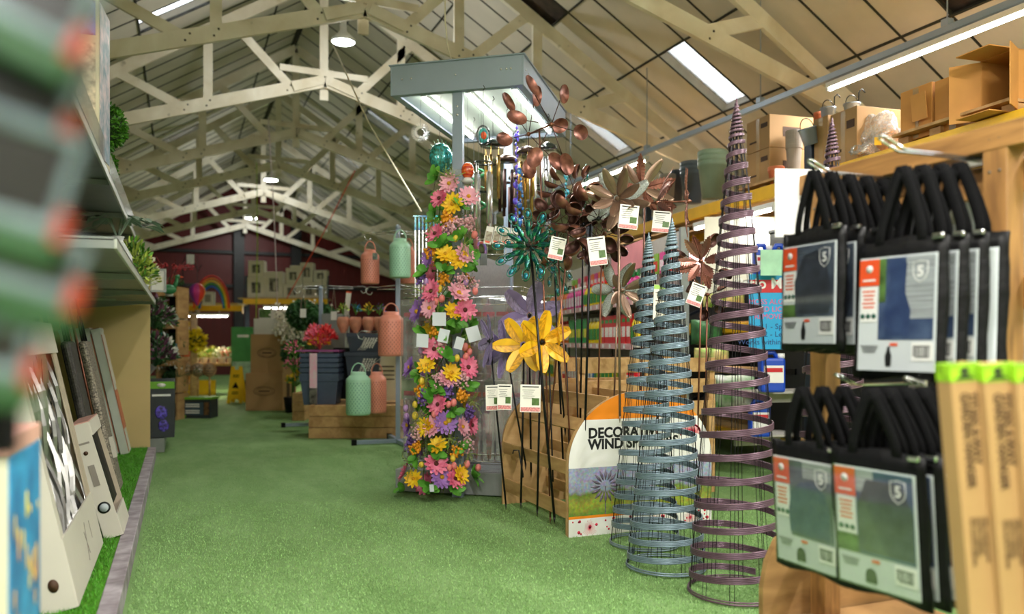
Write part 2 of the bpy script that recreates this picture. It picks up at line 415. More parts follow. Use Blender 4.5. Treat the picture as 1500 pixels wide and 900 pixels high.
# ================================================================ timber bag stand on the right
M_pine = wood('stained_pine', 'a37742', '76522c', (9, 9, 1.2), .55, 3)
M_pineh = wood('stained_pine_rail', 'a37742', '76522c', (9, 1.2, 9), .55, 3)
M_ply = wood('plywood_board', 'a88252', '83613a', (1.5, 1.5, 5), .6, 3)
M_chrome = mat('chrome_wire', 'd4d6d8', .18, 1, var=.03)
M_bk = mat('black_bag_fabric', '0b0b0d', .45, var=.25, scale=30, bump=.5, bscale=18, spec=.18)
M_strap = mat('black_webbing', '08080a', .85, var=.2, spec=.15, bump=.4, bscale=200)
M_clear = glass_mat('clear_vinyl', gloss=.2, rough=.06)
M_card = mat('card_light_grey', 'cfd6da', .35, var=.03, coat=.12)
M_white = mat('printed_white', 'f0f0ee', .5, var=.02)
M_orange = mat('label_orange', 'e8562a', .4, var=.04)
M_photo = mat('cover_photo_dark', '2c3440', .35, var=.5, scale=14, c2='566070', coat=.12)
M_photo2 = mat('cover_photo_blue', '223050', .35, var=.4, scale=16, c2='4a5c7c', coat=.12)
M_gardn = mat('photo_garden_green', '4d6b35', .4, var=.5, scale=25)
M_slat = mat('photo_white_slats', '9aa0a4', .4, var=.3, scale=40, stretch=(.2, 1, 6))
M_ink = mat('printed_black', '16181a', .5, var=0)
M_dgreen = mat('print_dark_green', '1d5a4a', .5, var=0)
stand = thing('bag_display_stand', 'tall timber post and rail display stand with black cover bags hanging on its chrome prongs', 'display stand', (2.12, 1.95, 0))
def SL_(p): return Vector(p)-Vector((2.12, 1.95, 0))
for y in (1.60, 2.28): MB().box((0, y-1.95, .845), (.07, .075, 1.69)).build('post', M_pine, stand, bevel=.004)
for z, hh in ((1.665, .07), (1.56, .07), (1.235, .07), (.55, .07)):
    MB().box((.0 if z > 1.6 else .045, -.01, z), (.075 if z > 1.6 else .03, .86, hh if z > 1.6 else .09)).build('rail', M_pineh, stand, bevel=.003)
MB().box((.25, -.35, 1.665), (.5, .07, .07)).build('rail', M_pineh, stand, bevel=.003)
MB().box((.52, -.35, .845), (.07, .07, 1.69)).build('post', M_pine, stand, bevel=.003)
for y in (1.56, 2.33):
    pr = [(-.24, 0), (.42, 0), (.42, .46), (-.06, .46), (-.12, .445), (-.18, .40), (-.22, .33), (-.24, .24)]
    MB().prism(pr, .022).build('side_panel', M_ply, stand, loc=(0, y-1.95, 0), bevel=.002)
MB().box((.1, 0, .12), (.6, .72, .02)).build('shelf', M_ply, stand)
sc_ = MB()
for y in (1.585, 1.615, 2.265, 2.295):
    for z in (1.66, 1.57, 1.24, 1.22): sc_.ball((-.036, y-1.95, z), (.002, .005, .005), 6, 4)
sc_.build('screw', M_bolt, stand)
def prong(y, z, L, dy=0):
    m = MB()
    for s in (-.012, .012): m.tube([(-.0, y-1.95+s, z), (-L*.8, y-1.95+s+dy, z+.0), (-L, y-1.95+s+dy, z+.03)], .0035, 6)
    m.tube([(-L, y-1.95-.012+dy, z+.03), (-L-.006, y-1.95+dy, z+.034), (-L, y-1.95+.012+dy, z+.03)], .0035, 6)
    m.box((0, y-1.95, z), (.012, .06, .04)); m.build('prong', M_chrome, stand)

M_cvd = mat('printed_dark_cover', '23262e', .4, var=.5, scale=22, c2='3e4450', coat=.12); M_cvb = mat('printed_navy_cover', '1c2a4c', .4, var=.5, scale=22, c2='35486e', coat=.12)
def bag_cover(label, face, tall=.37, wide=.27, lean=0, yaw=0, kind=0, thick=.045, handle=.18, up=.0, full=True, grp='black cover bags on the timber stand'):
    """face: world point at the middle of the front face; front looks to -X"""
    t = thing('cover_bag', label, 'bag', face, rot=(lean, 0, -pi/2+yaw), group=grp)
    # local frame: -Y is the front, X is width, Z up; origin at the middle of the front face
    b = MB(); n = 6; r = random.Random(int(abs(face[0]*1000+face[1]*777)))
    nx, nz = 9, 11; vs = []; fs = []
    for side in (0, 1):
        for j in range(nz+1):
            for i in range(nx+1):
                u = i/nx*2-1; v = j/nz*2-1
                edge = (1-abs(u)**5)*(1-abs(v)**5)
                y = 0.003 if side == 0 else thick*.35+thick*.65*edge+r.uniform(-.003, .003)
                if side == 0: y -= .006*edge
                x = u*wide/2*(1+.02*math.sin(v*5+side)); z = v*tall/2+(.006*math.sin(u*4+1) if j in (0, nz) else 0)
                vs.append((x, y, z))
    N1 = (nx+1)*(nz+1)
    for j in range(nz):
        for i in range(nx):
            a = j*(nx+1)+i; fs.append((a, a+1, a+nx+2, a+nx+1)); a += N1; fs.append((a+nx+1, a+nx+2, a+1, a))
    for i in range(nx):
        a = i; fs.append((a+N1, a+1+N1, a+1, a)); a = nz*(nx+1)+i; fs.append((a, a+1, a+1+N1, a+N1))
    for j in range(nz):
        a = j*(nx+1); c = a+nx+1; fs.append((a, c, c+N1, a+N1)); a += nx; c = a+nx+1; fs.append((a+N1, c+N1, c, a))
    b.add(vs, fs, 0, True); b.build('bag_body', M_bk, t)
    # straps
    for s, yy in ((0, .01), (1, thick*.8)):
        m = MB(); top = tall/2+handle; x0 = wide*.24; k = 9; pts = []
        path = [(-x0, tall/2-.03)]+[(-x0*(1-.9*(i/k)**1.3), tall/2+handle*(i/k)) for i in range(1, k+1)]
        path = path+[(-a, z) for a, z in reversed(path)]
        vs = []; fs = []
        for i, (x, z) in enumerate(path):
            a = path[max(i-1, 0)]; c = path[min(i+1, len(path)-1)]
            tx, tz = c[0]-a[0], c[1]-a[1]; l = math.hypot(tx, tz) or 1; nx_, nz_ = -tz/l, tx/l
            wv = .014; yb = yy*(1-(max(z, 0)-tall/2)/handle*.6) if z > tall/2 else yy
            yb = yb if s else yb-.006
            for q in (-1, 1): vs.append((x+nx_*wv*q, yb, z+nz_*wv*q))
        fs = [(2*i, 2*i+1, 2*i+3, 2*i+2) for i in range(len(path)-1)]
        m.add(vs, fs, 0, True); m.build('strap', M_strap, t, solid=.002)
    if full:
        MB().box((wide*.42, -.004, tall/2-.006), (.03, .012, .014)).build('zip_puller', M_chrome, t, bevel=.003)
    # insert card with its printing
    cw, ch_ = wide*.86, tall*.82; cz = -.014; y = -.006
    c = MB().box((0, y, cz), (cw, .002, ch_)).build('insert_card', M_card, t)
    f = y-.0018
    def patch(nm, x0, x1, z0, z1, m, dy=0):     # fractions of the card
        MB().box(((x0+x1)/2*cw-cw/2, f-dy, cz-ch_/2+(z0+z1)/2*ch_), ((x1-x0)*cw, .0012, (z1-z0)*ch_)).build(nm, m, c)
    if full:
        patch('printed_photo', .27, .97, .27, .985, [M_photo, M_photo2][kind % 2])
        if kind == 1: patch('printed_siding', .62, .97, .45, .985, M_slat, .0004); patch('printed_garden', .27, .36, .6, .985, M_gardn, .0004)
        if kind == 0: patch('printed_garden', .0, .27, .27, .40, M_gardn)
        if kind == 2: patch('printed_siding', .5, .97, .83, .985, M_slat, .0004); 
        if kind == 3: patch('printed_garden', .0, .3, .27, .42, M_gardn); patch('printed_siding', .28, .5, .8, .985, M_slat, .0004)
        cv = {0: [(-.075, 0), (.07, 0), (.085, .05), (.06, .15), (.02, .19), (-.04, .18), (-.08, .10)], 1: [(-.035, 0), (.035, 0), (.04, .07), (.022, .12), (.026, .20), (0, .215), (-.026, .20), (-.022, .12), (-.04, .07)],
              2: [(-.075, 0), (.075, 0), (.078, .08), (.06, .13), (.02, .155), (-.03, .15), (-.065, .12), (-.08, .06)], 3: [(-.07, 0), (.09, 0), (.09, .12), (.06, .19), (-.04, .19), (-.07, .12)]}[kind]
        MB().prism(cv, .0008, M=Matrix.Translation(((.52 if kind == 1 else .58)*cw-cw/2, f-.001, cz-ch_/2+.30*ch_))).build('printed_cover', [M_cvd, M_cvb, M_cvb, M_cvd][kind], c)
        patch('orange_logo_block', .0, .27, .75, .985, M_orange, .0006)
        patch('claims_panel', .03, .25, .43, .74, M_white, .0006)
        lg = MB(); X0 = .135*cw-cw/2; Z0 = cz-ch_/2
        lg.lathe([(.011, -.0004), (.011, .0004)], 14, 0, Matrix.Translation((X0, f-.0016, Z0+.90*ch_)) @ Matrix.Rotation(pi/2, 4, 'X'))
        lg.box((X0, f-.0016, Z0+.80*ch_), (.17*cw, .0008, .005))
        lg.build('logo', M_white, c)
        ln = MB()
        for i, zz in enumerate((.70, .665, .63, .595, .56)): ln.box((X0, f-.0016, Z0+zz*ch_), ((.17-.02*(i % 3))*cw, .0006, .0045))
        ln.box((X0+.35*cw, f-.001, Z0+.23*ch_), (.1*cw, .0006, .008)); ln.build('claims_lettering', M_orange, c)
        dt = MB()
        for i in (-1, 0, 1): dt.lathe([(.0075, -.0004), (.0075, .0004)], 12, 0, Matrix.Translation((X0+i*.075*cw, f-.0016, Z0+.48*ch_)) @ Matrix.Rotation(pi/2, 4, 'X'))
        dt.build('round_symbols', M_dgreen, c)
        # shield with 5
        sx, sz, sr = .80*cw-cw/2, Z0+.85*ch_, .021
        sh = [(-sr, sr*1.15), (0, sr*1.35), (sr, sr*1.15), (sr, -.2*sr), (.7*sr, -.9*sr), (0, -1.4*sr), (-.7*sr, -.9*sr), (-sr, -.2*sr)]
        MB().tube([(sx+a, f-.0016, sz+b_) for a, b_ in sh], .0012, 5, closed=True).build('shield_outline', M_white, c)
        text('lettering', '5', .04, M_white, c, (sx, f-.0014, sz-.013), (pi/2, 0, 0), 'CENTER', bold=.0008)
        bc = MB(); bx = .72*cw-cw/2; k = 0
        MB().box((bx+.03, f-.001, Z0+.17*ch_), (.062, .0006, .05)).build('price_label', M_white, c)
        r = random.Random(5)
        xx = bx+.006
        while xx < bx+.054: wv = r.choice((.0015, .003)); bc.box((xx, f-.0016, Z0+.175*ch_), (wv, .0006, .028)); xx += wv+.0022
        bc.box((bx+.03, f-.0016, Z0+.125*ch_), (.04, .0006, .003))
        bc.box((bx+.03, f-.0016, Z0+.215*ch_), (.045, .0006, .003)); bc.build('barcode', M_ink, c)
        si = MB(); q = .42*cw-cw/2; zz = Z0+.04*ch_
        if kind < 2: si.prism([(-.008, 0), (.008, 0), (.010, .028), (.005, .042), (.003, .055), (-.003, .055), (-.005, .042), (-.010, .028)], .0008, M=Matrix.Translation((q, f-.0012, zz)))
        else: si.prism([(-.017, 0), (.017, 0), (.017, .022), (.012, .034), (0, .040), (-.012, .034), (-.017, .022)], .0008, M=Matrix.Translation((q, f-.0012, zz)))
        si.build('cover_silhouette', M_ink, c)
        for i in range(5): pass
        sm = MB()
        for i in range(4): sm.box((.16*cw-cw/2, f-.001, Z0+(.215-.018*i)*ch_), (.24*cw-.006*i, .0006, .0018))
        sm.build('small_print', M_ink, c)
        MB().box((0, f-.004, cz), (cw*1.02, .0006, ch_*1.02)).build('clear_window', M_clear, t)
    return t
def ff(x, y, d): return P(x, y, d)
# upper left hook
a = ff(1187, 424, 2.50)
prong(a.y, CH-(262-500)/F*2.62, .34, 0); 
rr = random.Random(11)
for k in range(5):
    bag_cover(['black bag with dark cover picture, frontmost of the bags on the upper left prong', 'second black bag from the front on the upper left prong', 'third black bag from the front on the upper left prong', 'fourth black bag from the front on the upper left prong', 'rearmost black bag on the upper left prong against the rail'][k],
        a+Vector((.062*k, -.008*k, -.004*k+.002*(k % 2))), yaw=(-.03+.03*k), lean=-.02, kind=0, full=k < 3, handle=.17)
a = ff(1315, 452, 2.24)
prong(a.y, CH-(231-500)/F*2.33, .36)
for k in range(4):
    bag_cover(['black bag showing a blue covered parasol on its card, frontmost on the upper right prong', 'second black bag from the front on the upper right prong', 'third black bag from the front on the upper right prong', 'rearmost black bag on the upper right prong beside the thick post'][k],
        a+Vector((.06*k, -.01*k, .006*k)), yaw=.14+.02*k, lean=-.05, kind=1, full=k < 3, handle=.19, tall=.385)
a = ff(1181, 745, 2.34)
prong(a.y+.03, CH-(565-500)/F*2.4, .32)
for k in range(3):
    bag_cover(['black bag with 5 shield and blue rounded cover picture, frontmost on lower left prong', 'second black bag from the front on the lower left prong', 'rearmost black bag on the lower left prong'][k],
        a+Vector((.066*k, -.01*k, 0)), yaw=.03, lean=.06, kind=2, full=k < 2, handle=.15, tall=.375)
a = ff(1285, 768, 2.10)
prong(a.y+.02, CH-(570-500)/F*2.2, .34)
for k in range(6):
    bag_cover(['black bag with dark patterned cover picture and 5 shield, frontmost on the lower right prong', 'second black bag from the front on the lower right prong', 'third black bag from the front on the lower right prong', 'fourth black bag from the front on the lower right prong', 'fifth black bag from the front on the lower right prong', 'rearmost black bag on the lower right prong by the brown boxes'][k],
        a+Vector((.045*k, -.012*k, .0)), yaw=.12, lean=.08, kind=3, full=k < 3, handle=.15, tall=.38, wide=.275, thick=.04)
# white card hung behind the straps, covers packed behind
tag(MB().box((0,0,0), (.16, .006, .25)).build('white_card', M_white, loc=P(1166, 298, 3.0), rot=(0, 0, CAMRZ+.1)), 'blank white card hanging behind the black straps of the upper left bags', 'card')
M_haze = mat('clear_sacks', 'b9c2c4', .25, trans=.5, var=.3, scale=12, bump=.6, bscale=12)
for q, (x, y, d, w_, h_) in enumerate([(1420, 345, 2.62, .16, .42), (1500, 360, 2.5, .12, .7)]):
    g = MB(); nn = 8; r = random.Random(q+3)
    vs = []; fs = []
    for s in (-1, 1):
        for j in range(nn+1):
            for i in range(nn+1):
                u, v = i/nn*2-1, j/nn*2-1; e = max(0, (1-u**4)*(1-v**4))
                vs.append((u*w_/2, s*(.004+.03*e+r.uniform(-.003, .003)), v*h_/2))
    N1 = (nn+1)**2
    for s in range(2):
        for j in range(nn):
            for i in range(nn):
                k_ = s*N1+j*(nn+1)+i; fs.append((k_, k_+1, k_+nn+2, k_+nn+1))
    g.add(vs, fs, 0, True)
    tag(g.build('plastic_wrapped_pack', M_haze, loc=P(x, y, d), rot=(0, 0, CAMRZ+.2)), ['hazy clear plastic pack seen behind the rails left of the thick post', 'tall hazy clear plastic pack right of the thick post at the frame edge'][q], 'pack')
# ---------------------------------------------------------------- brown hanger boxes
M_kraft = mat('kraft_box', 'a98456', .7, var=.05, scale=4)
M_kdark = mat('kraft_print', '452c18', .7, var=0)
M_gtop = mat('box_green_print', '86b51e', .5, var=.35, scale=60)
M_gtop2 = mat('box_hanger_picture', '2b3a18', .5, var=.3)
def hanger_box(label, x, d, lean=.083, dx=0):
    top = P(x, 531, d); h = top.z
    ax = Vector((sin(YAW)*0, 0, 0))
    # foot on the floor; the box leans to the left at its top (about the view axis) 
    right = Vector((cos(YAW), -sin(YAW), 0)); foot = Vector((top.x, top.y, 0))+right*(math.tan(lean)*h); foot.z = .003
    t = thing('hanger_box', label, 'box', foot, rot=(0, -lean, CAMRZ), group='brown hanger boxes')
    W, D, H = .052, .052, h/cos(lean)-.004
    b = MB().box((0, 0, H/2), (W, D, H)); b.build('carton', M_kraft, t, bevel=.0015)
    MB().box((0, 0, H-.017), (W+.0012, D+.0012, .034)).build('green_end', M_gtop, t)
    g = MB(); g.prism([(-.02, .006), (.02, .006), (.006, .014), (.008, .026), (.0, .029), (-.010, .024), (-.004, .014)], .001); g.build('printed_hanger', M_gtop2, t, loc=(0, -D/2-.0012, H-.036))
    f = -D/2-.0006
    text('lettering', 'TITAN 4-WAY\nGARDEN HANGER', .0215, M_kdark, t, (.005, f, H-.055), (pi/2, pi/2, 0), 'LEFT', space=.72, bold=.0006)
    text('small_lettering', 'STEEL GARDEN HOOK\nHOLDS 4 BASKETS\nEASY TO ASSEMBLE\nFOR PLANTS & FEEDERS', .0085, M_kdark, t, (.013, f, H-.29), (pi/2, pi/2, 0), 'LEFT', space=1.0)
    MB().box((.006, f-.0002, H-.495), (.03, .001, .035)).build('barcode_label', M_white, t)
    bc = MB()
    for i in range(9): bc.box((-.006+.003*i, f-.001, H-.495), (.0012+.0008*(i % 2), .0004, .024))
    bc.build('barcode', M_ink, t)
    return t
hanger_box('tall brown box lettered TITAN 4-WAY GARDEN HANGER, leftmost of the front row', 1400, 1.56)
hanger_box('tall brown box lettered TITAN 4-WAY GARDEN HANGER, middle of the front row', 1448, 1.54, .08)
hanger_box('tall brown box lettered GARDEN HANGER cut by the right edge of the picture', 1495, 1.52, .076)
for i, x in enumerate((1408, 1454, 1499)):
    hanger_box(['tall brown hanger box standing behind the leftmost front box', 'tall brown hanger box standing behind the middle front box', 'tall brown hanger box in the second row at the right edge'][i], x, 1.635, .08)
# ================================================================ wire obelisks
M_bluegrey = mat('blue_grey_coated_wire', '7f93a0', .35, .3, var=.12, scale=30)
M_plum = mat('plum_brown_coated_wire', '6b5260', .35, .3, var=.12, scale=30)
M_dkwire = mat('dark_wire', '1c1b1f', .45, .5, var=.1)
def obelisk(label, x, d, apex_y, R, turns, m, lean=(0, 0), strands=4, base_h=.05, ph=0, grp=None):
    p = P(x, 500, d); p.z = 0; H = CH-(apex_y-500)/F*d
    t = thing('spiral_obelisk', label, 'garden obelisk', p, 0, grp, rot=(lean[0], lean[1], 0))
    cone = .80*H       # straight sided
    def rad(z): return max(.005, R*(1-z/(H*1.0))**.74)
    b = MB(); N = 26
    # pitch shrinks toward the tip
    zs = []; z = base_h; p0, p1 = turns
    while z < H-.012:
        zs.append(z); q = z/H
        pit = p0 if q < .5 else p0+(p1-p0)*(q-.5)/.38 if q < .88 else p1+(.008-p1)*min(1, (q-.88)/.06)
        z += pit*H/N
    for s in range(strands):
        pts = []
        for i, z in enumerate(zs):
            a = 2*pi*i/N+ph; rr = rad(z)
            off = (s-(strands-1)/2)*.0072
            taper = 1 if z < H*.86 else max(.15, (H*.96-z)/(H*.1))
            pts.append((cos(a)*rr, sin(a)*rr, z+off*taper))
        b.tube(pts, .0041, 5)
    b.build('spiral_band', m, t)
    ring = MB(); ring.tube([(cos(2*pi*i/40)*R, sin(2*pi*i/40)*R, .012) for i in range(40)], .0045, 6, closed=True)
    ring.tube([(cos(2*pi*i/40)*R*.995, sin(2*pi*i/40)*R*.995, .022) for i in range(40)], .0035, 6, closed=True); ring.build('base_ring', m, t)
    u = MB(); n = 10
    for k in range(n):
        a = 2*pi*k/n+.2
        for da in (-.05, .05):
            pts = [(cos(a+da)*(rad(z)-.005), sin(a+da)*(rad(z)-.005), z) for z in [0.004+(H-.06)*i/8 for i in range(9)]]
            u.tube(pts, .0016, 4)
    u.build('upright_wires', M_dkwire, t)
    MB().lathe([(.011, 0), (.008, .05), (.003, .10)], 8).build('tip', m, t, loc=(0, 0, H-.09))
    return t
obelisk('tallest spiral garden obelisk, plum brown coated wire, standing nearest on the turf', 1079, 3.57, 148, .208, (.047, .03), M_plum, ph=.5, grp='spiral obelisks')
obelisk('blue grey spiral garden obelisk standing between the plum one and its shorter twin', 975, 3.97, 322, .190, (.046, .034), M_bluegrey, lean=(0, .022), ph=2.0, grp='spiral obelisks')
obelisk('blue grey spiral garden obelisk nearest the wind spinners sign, left of its twin', 944, 4.42, 343, .186, (.046, .034), M_bluegrey, lean=(0, .016), ph=4.0, grp='spiral obelisks')
obelisk('plum brown spiral obelisk of which only the tip shows above the black bags', 1219, 3.75, 176, .2, (.047, .03), M_plum, ph=1.0, grp='spiral obelisks')
tg = thing('hanging_tag', 'pale green edged swing tag tied to the left blue grey obelisk', 'tag', P(966, 443, 4.2), CAMRZ+.05)
MB().box((0, 0, 0), (.062, .0015, .18)).build('tag_card', mat('tag_cream', 'e6e2cf', .6, var=.04), tg, rot=(0, .04, 0))
MB().box((0, -.0012, .078), (.062, .001, .02)).build('tag_green_band', mat('tag_green', '9cc45a', .6), tg, rot=(0, .04, 0))
m = MB()
for i in range(9): m.box((0, -.0014, .05-.014*i), (.04-.01*(i % 3), .0006, .003))
m.build('tag_print', M_kdark, tg)
MB().tube([(0, 0, .088), (.005, .02, .12), (.02, .09, .15)], .0012, 4).build('tie_string', M_kdark, tg)
# ================================================================ wooden wind spinner stand and its sign
M_bir = wood('pale_plywood', 'cfab78', 'b18a55', (1.2, 1.2, 4), .55, 2.5)
M_batt = wood('pale_batten', 'cfa873', 'a9814d', (6, 1, 6), .6, 3)
SX, SY = 2.01, 4.13
ws = thing('wind_spinner_stand', 'half barrel timber stand with round topped end panels and slats holding the wind spinner rods', 'display stand', (SX, SY, 0))
def arch(x0, x1, zs, zt, n=22):
    pts = [(x0, 0), (x1, 0)]
    for i in range(n+1):
        a = pi*i/n; pts.append(((x0+x1)/2+(x1-x0)/2*cos(a), zs+(zt-zs)*sin(a)))
    return pts
MB().prism(arch(0, .95, .40, .81), .018).build('end_panel', M_bir, ws, loc=(0, 1.02, 0), bevel=.002)
MB().prism(arch(0, .95, .40, .81), .018).build('end_panel', M_bir, ws, loc=(0, .03, 0), bevel=.002)
def slat(x, z, hh=.07, rot=0, dx=0):
    MB().box((0, 0, 0), (.02, .97, hh)).build('slat', M_batt, ws, loc=(x, .525, z), rot=(0, rot, 0), bevel=.002)
slat(.012, .14, .085); slat(.012, .385, .075); slat(.11, .62, .075, .5); slat(.27, .735, .09, .0); slat(.60, .74, .09, 0); slat(.938, .14, .085); slat(.938, .385, .075)
slat(.33, .14, .07); slat(.33, .40, .07); slat(.62, .14, .07); slat(.62, .4, .07)
# sign board
M_signo = mat('sign_orange', 'f08c1e', .45, var=.02); M_signw = mat('sign_white', 'e9e9e4', .45, var=.02)
M_pink = mat('dandelion_pink', 'e84a6a', .45, var=.0); M_signpic = None
def garden_pic(name, sky, mid, low, seed=0):
    m = bpy.data.materials.new(name); m.use_nodes = True; t = m.node_tree; b = t.nodes['Principled BSDF']; N = t.nodes.new; L = t.links.new
    tc = N('ShaderNodeTexCoord'); sp = N('ShaderNodeSeparateXYZ'); L(tc.outputs['Generated'], sp.inputs[0])
    nz = N('ShaderNodeTexNoise'); nz.inputs['Scale'].default_value = 9+seed; nz.inputs['Detail'].default_value = 6; L(tc.outputs['Object'], nz.inputs['Vector'])
    ad = N('ShaderNodeMath'); ad.operation = 'MULTIPLY_ADD'; L(nz.outputs[0], ad.inputs[0]); ad.inputs[1].default_value = .5; L(sp.outputs['Z'], ad.inputs[2])
    cr = N('ShaderNodeValToRGB'); L(ad.outputs[0], cr.inputs[0]); e = cr.color_ramp.elements
    e[0].position = .25; e[0].color = (*lin(low), 1); e[1].position = 1.0; e[1].color = (*lin(sky), 1)
    for p_, c_ in ((.42, '97a03c'), (.55, mid), (.70, '6d7f38'), (.8, '8f95a8')): k = e.new(p_); k.color = (*lin(c_), 1)
    n2 = N('ShaderNodeTexNoise'); n2.inputs['Scale'].default_value = 60; L(tc.outputs['Object'], n2.inputs['Vector'])
    mx = N('ShaderNodeMix'); mx.data_type = 'RGBA'; mx.blend_type = 'OVERLAY'; mx.inputs[0].default_value = .7; L(cr.outputs[0], mx.inputs[6]); L(n2.outputs['Color'], mx.inputs[7])
    L(mx.outputs[2], b.inputs['Base Color']); b.inputs['Roughness'].default_value = .4; return m
M_signpic = garden_pic('sign_garden_photo', '9aa0b8', '8c9440', '64833a')
sg = thing('wind_spinner_sign', 'white and orange arched sign reading DECORATIVE WIND SPINNERS over a garden photo', 'sign', (SX, SY, 0))
A = arch(-.002, .952, .40, .815, 40)
def clip(poly, zlo, zhi):
    out = poly
    for sgn, lim in ((1, zlo), (-1, -zhi)):
        res = []
        for i in range(len(out)):
            p, q = out[i], out[(i+1) % len(out)]; a, b_ = sgn*p[1]-lim, sgn*q[1]-lim
            if a >= 0: res.append(p)
            if (a >= 0) != (b_ >= 0): k = a/(a-b_); res.append((p[0]+(q[0]-p[0])*k, p[1]+(q[1]-p[1])*k))
        out = res
    return out
MB().prism(A, .006).build('board', M_bir, sg)
MB().prism(clip(A, .655, .9), .002).build('orange_top', M_signo, sg, loc=(0, -.005, 0))
MB().prism(clip(A, .385, .655), .002).build('white_band', M_signw, sg, loc=(0, -.005, 0))
MB().prism(clip(A, .115, .385), .002).build('garden_photo', M_signpic, sg, loc=(0, -.005, 0))
MB().prism(clip(A, .10, .115), .002).build('orange_line', M_signo, sg, loc=(0, -.005, 0))
MB().prism(clip(A, .0, .10), .002).build('dandelion_strip', M_signw, sg, loc=(0, -.005, 0))
text('lettering', 'DECORATIVE\nWIND SPINNERS', .080, M_ink, sg, (.120, -.0065, .552), space=.80, bold=.003)
r = random.Random(4); m = MB()
for cx, cz, R_ in ((.13, .045, .05), (.55, .05, .05), (.8, .05, .05)):
    for i in range(26):
        a = 2*pi*i/26; rr = R_*r.uniform(.6, 1)
        m.bar((cx, -.0065, cz), (cx+cos(a)*rr, -.0065, max(.004, min(.098, cz+sin(a)*rr))), .001, .001, (0, 1, 0))
for i in range(34):
    x = r.uniform(.02, .93); z = r.uniform(.01, .09); q = r.uniform(.005, .011); m.lathe([(q, -.0005), (q, .0005)], 10, 0, Matrix.Translation((x, -.0065, z)) @ Matrix.Rotation(pi/2, 4, 'X'))
m.build('printed_dandelions', mat('dandelion_red', 'd42a4a', .5, var=0), sg)
m = MB()
for i in range(40):
    a = pi*i/39*1.2-.3; rr = .06; cx, cz = .80, .56
    m.bar((cx, -.0065, cz), (cx+cos(a)*rr*1.15, -.0065, cz+sin(a)*rr*.75), .0015, .001, (0, 1, 0)); m.lathe([(.006, -.0005), (.006, .0005)], 8, 0, Matrix.Translation((cx+cos(a)*rr*1.15, -.0065, cz+sin(a)*rr*.75)) @ Matrix.Rotation(pi/2, 4, 'X'))
m.build('printed_emblem', mat('dandelion_red', 'd42a4a', .5), sg)
# the big flower spinner in the sign photo, and bushes
m = MB(); cx, cz = .23, .275
for i in range(16):
    a = 2*pi*i/16; p = Vector((cx+cos(a)*.035, -.0066, cz+sin(a)*.035)); q = Vector((cx+cos(a)*.095, -.0066, cz+sin(a)*.095))
    m.tube([p, (p+q)/2, q], [.002, .009, .002], 6)
m.bar((cx, -.0064, .115), (cx, -.0064, cz), .006, .001, (0, 1, 0)); m.build('printed_spinner', mat('print_grey_violet', '6f6577', .5, var=.3, scale=60), sg)
# ================================================================ spinners
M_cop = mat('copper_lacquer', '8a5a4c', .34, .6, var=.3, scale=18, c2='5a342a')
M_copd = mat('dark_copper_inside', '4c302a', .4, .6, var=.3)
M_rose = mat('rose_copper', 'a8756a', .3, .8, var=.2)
M_bronze = mat('pale_bronze', '9c8270', .32, .75, var=.2)
M_silver = mat('glitter_silver', 'bcc3bf', .35, .6, var=.5, scale=220, bump=.8, bscale=260)
M_rod = mat('black_rod', '17171a', .35, .4, var=.1)
M_crod = mat('copper_rod', '8a5a48', .35, .7, var=.15)
M_yel = mat('yellow_metal_petal', 'eab616', .4, .1, var=.08, scale=20)
M_yel2 = mat('yellow_ribbed_petal', 'd79c10', .45, .1, var=.35, scale=30, stretch=(1, 1, 12))
M_pur = mat('lilac_metal_petal', '8f7fae', .4, .1, var=.1)
M_pur2 = mat('lilac_ribbed_petal', 'a394bd', .45, .1, var=.35, scale=30, stretch=(1, 1, 12))
M_emer = mat('emerald_metal', '0f6b45', .2, .6, var=.5, scale=30, c2='0a3a58', coat=.7)
M_teal = mat('teal_enamel', '158a86', .25, .4, var=.5, scale=25, c2='1a3f8a', coat=.7)
M_tag = mat('spinner_tag', 'ece8e0', .55, var=.03)
M_tagp = mat('tag_pink_print', 'd98a8a', .5, var=.3, scale=120)
def leafshape(L, W, n=8, curve=.0, fold=.0, tip=1.0, base=.15):
    """petal along +X from 0 to L in XY, curved up in Z"""
    vs = []; fs = []
    for i in range(n+1):
        q = i/n; w_ = W/2*max(.04, (sin(pi*min(1, (q*.86+.07)))**tip)); z = curve*q*q*L
        vs += [(q*L, -w_, z+fold*w_), (q*L, 0, z), (q*L, w_, z+fold*w_)]
    for i in range(n): a = 3*i; fs += [(a, a+3, a+4, a+1), (a+1, a+4, a+5, a+2)]
    return vs, fs
def serrated(L, W, n=9):
    vs = []; fs = []
    for i in range(n*2+1):
        q = i/(n*2); w_ = W/2*sin(pi*(q*.9+.06))*(1 if i % 2 == 0 else .68); off = .0 if i % 2 == 0 else -.02*L
        vs += [(q*L+(.04*L if i % 2 == 0 else 0), -w_, .25*q*q*L+.25*w_), (q*L, 0, .25*q*q*L), (q*L+(.04*L if i % 2 == 0 else 0), w_, .25*q*q*L+.25*w_)]
    for i in range(n*2): a = 3*i; fs += [(a, a+3, a+4, a+1), (a+1, a+4, a+5, a+2)]
    return vs, fs
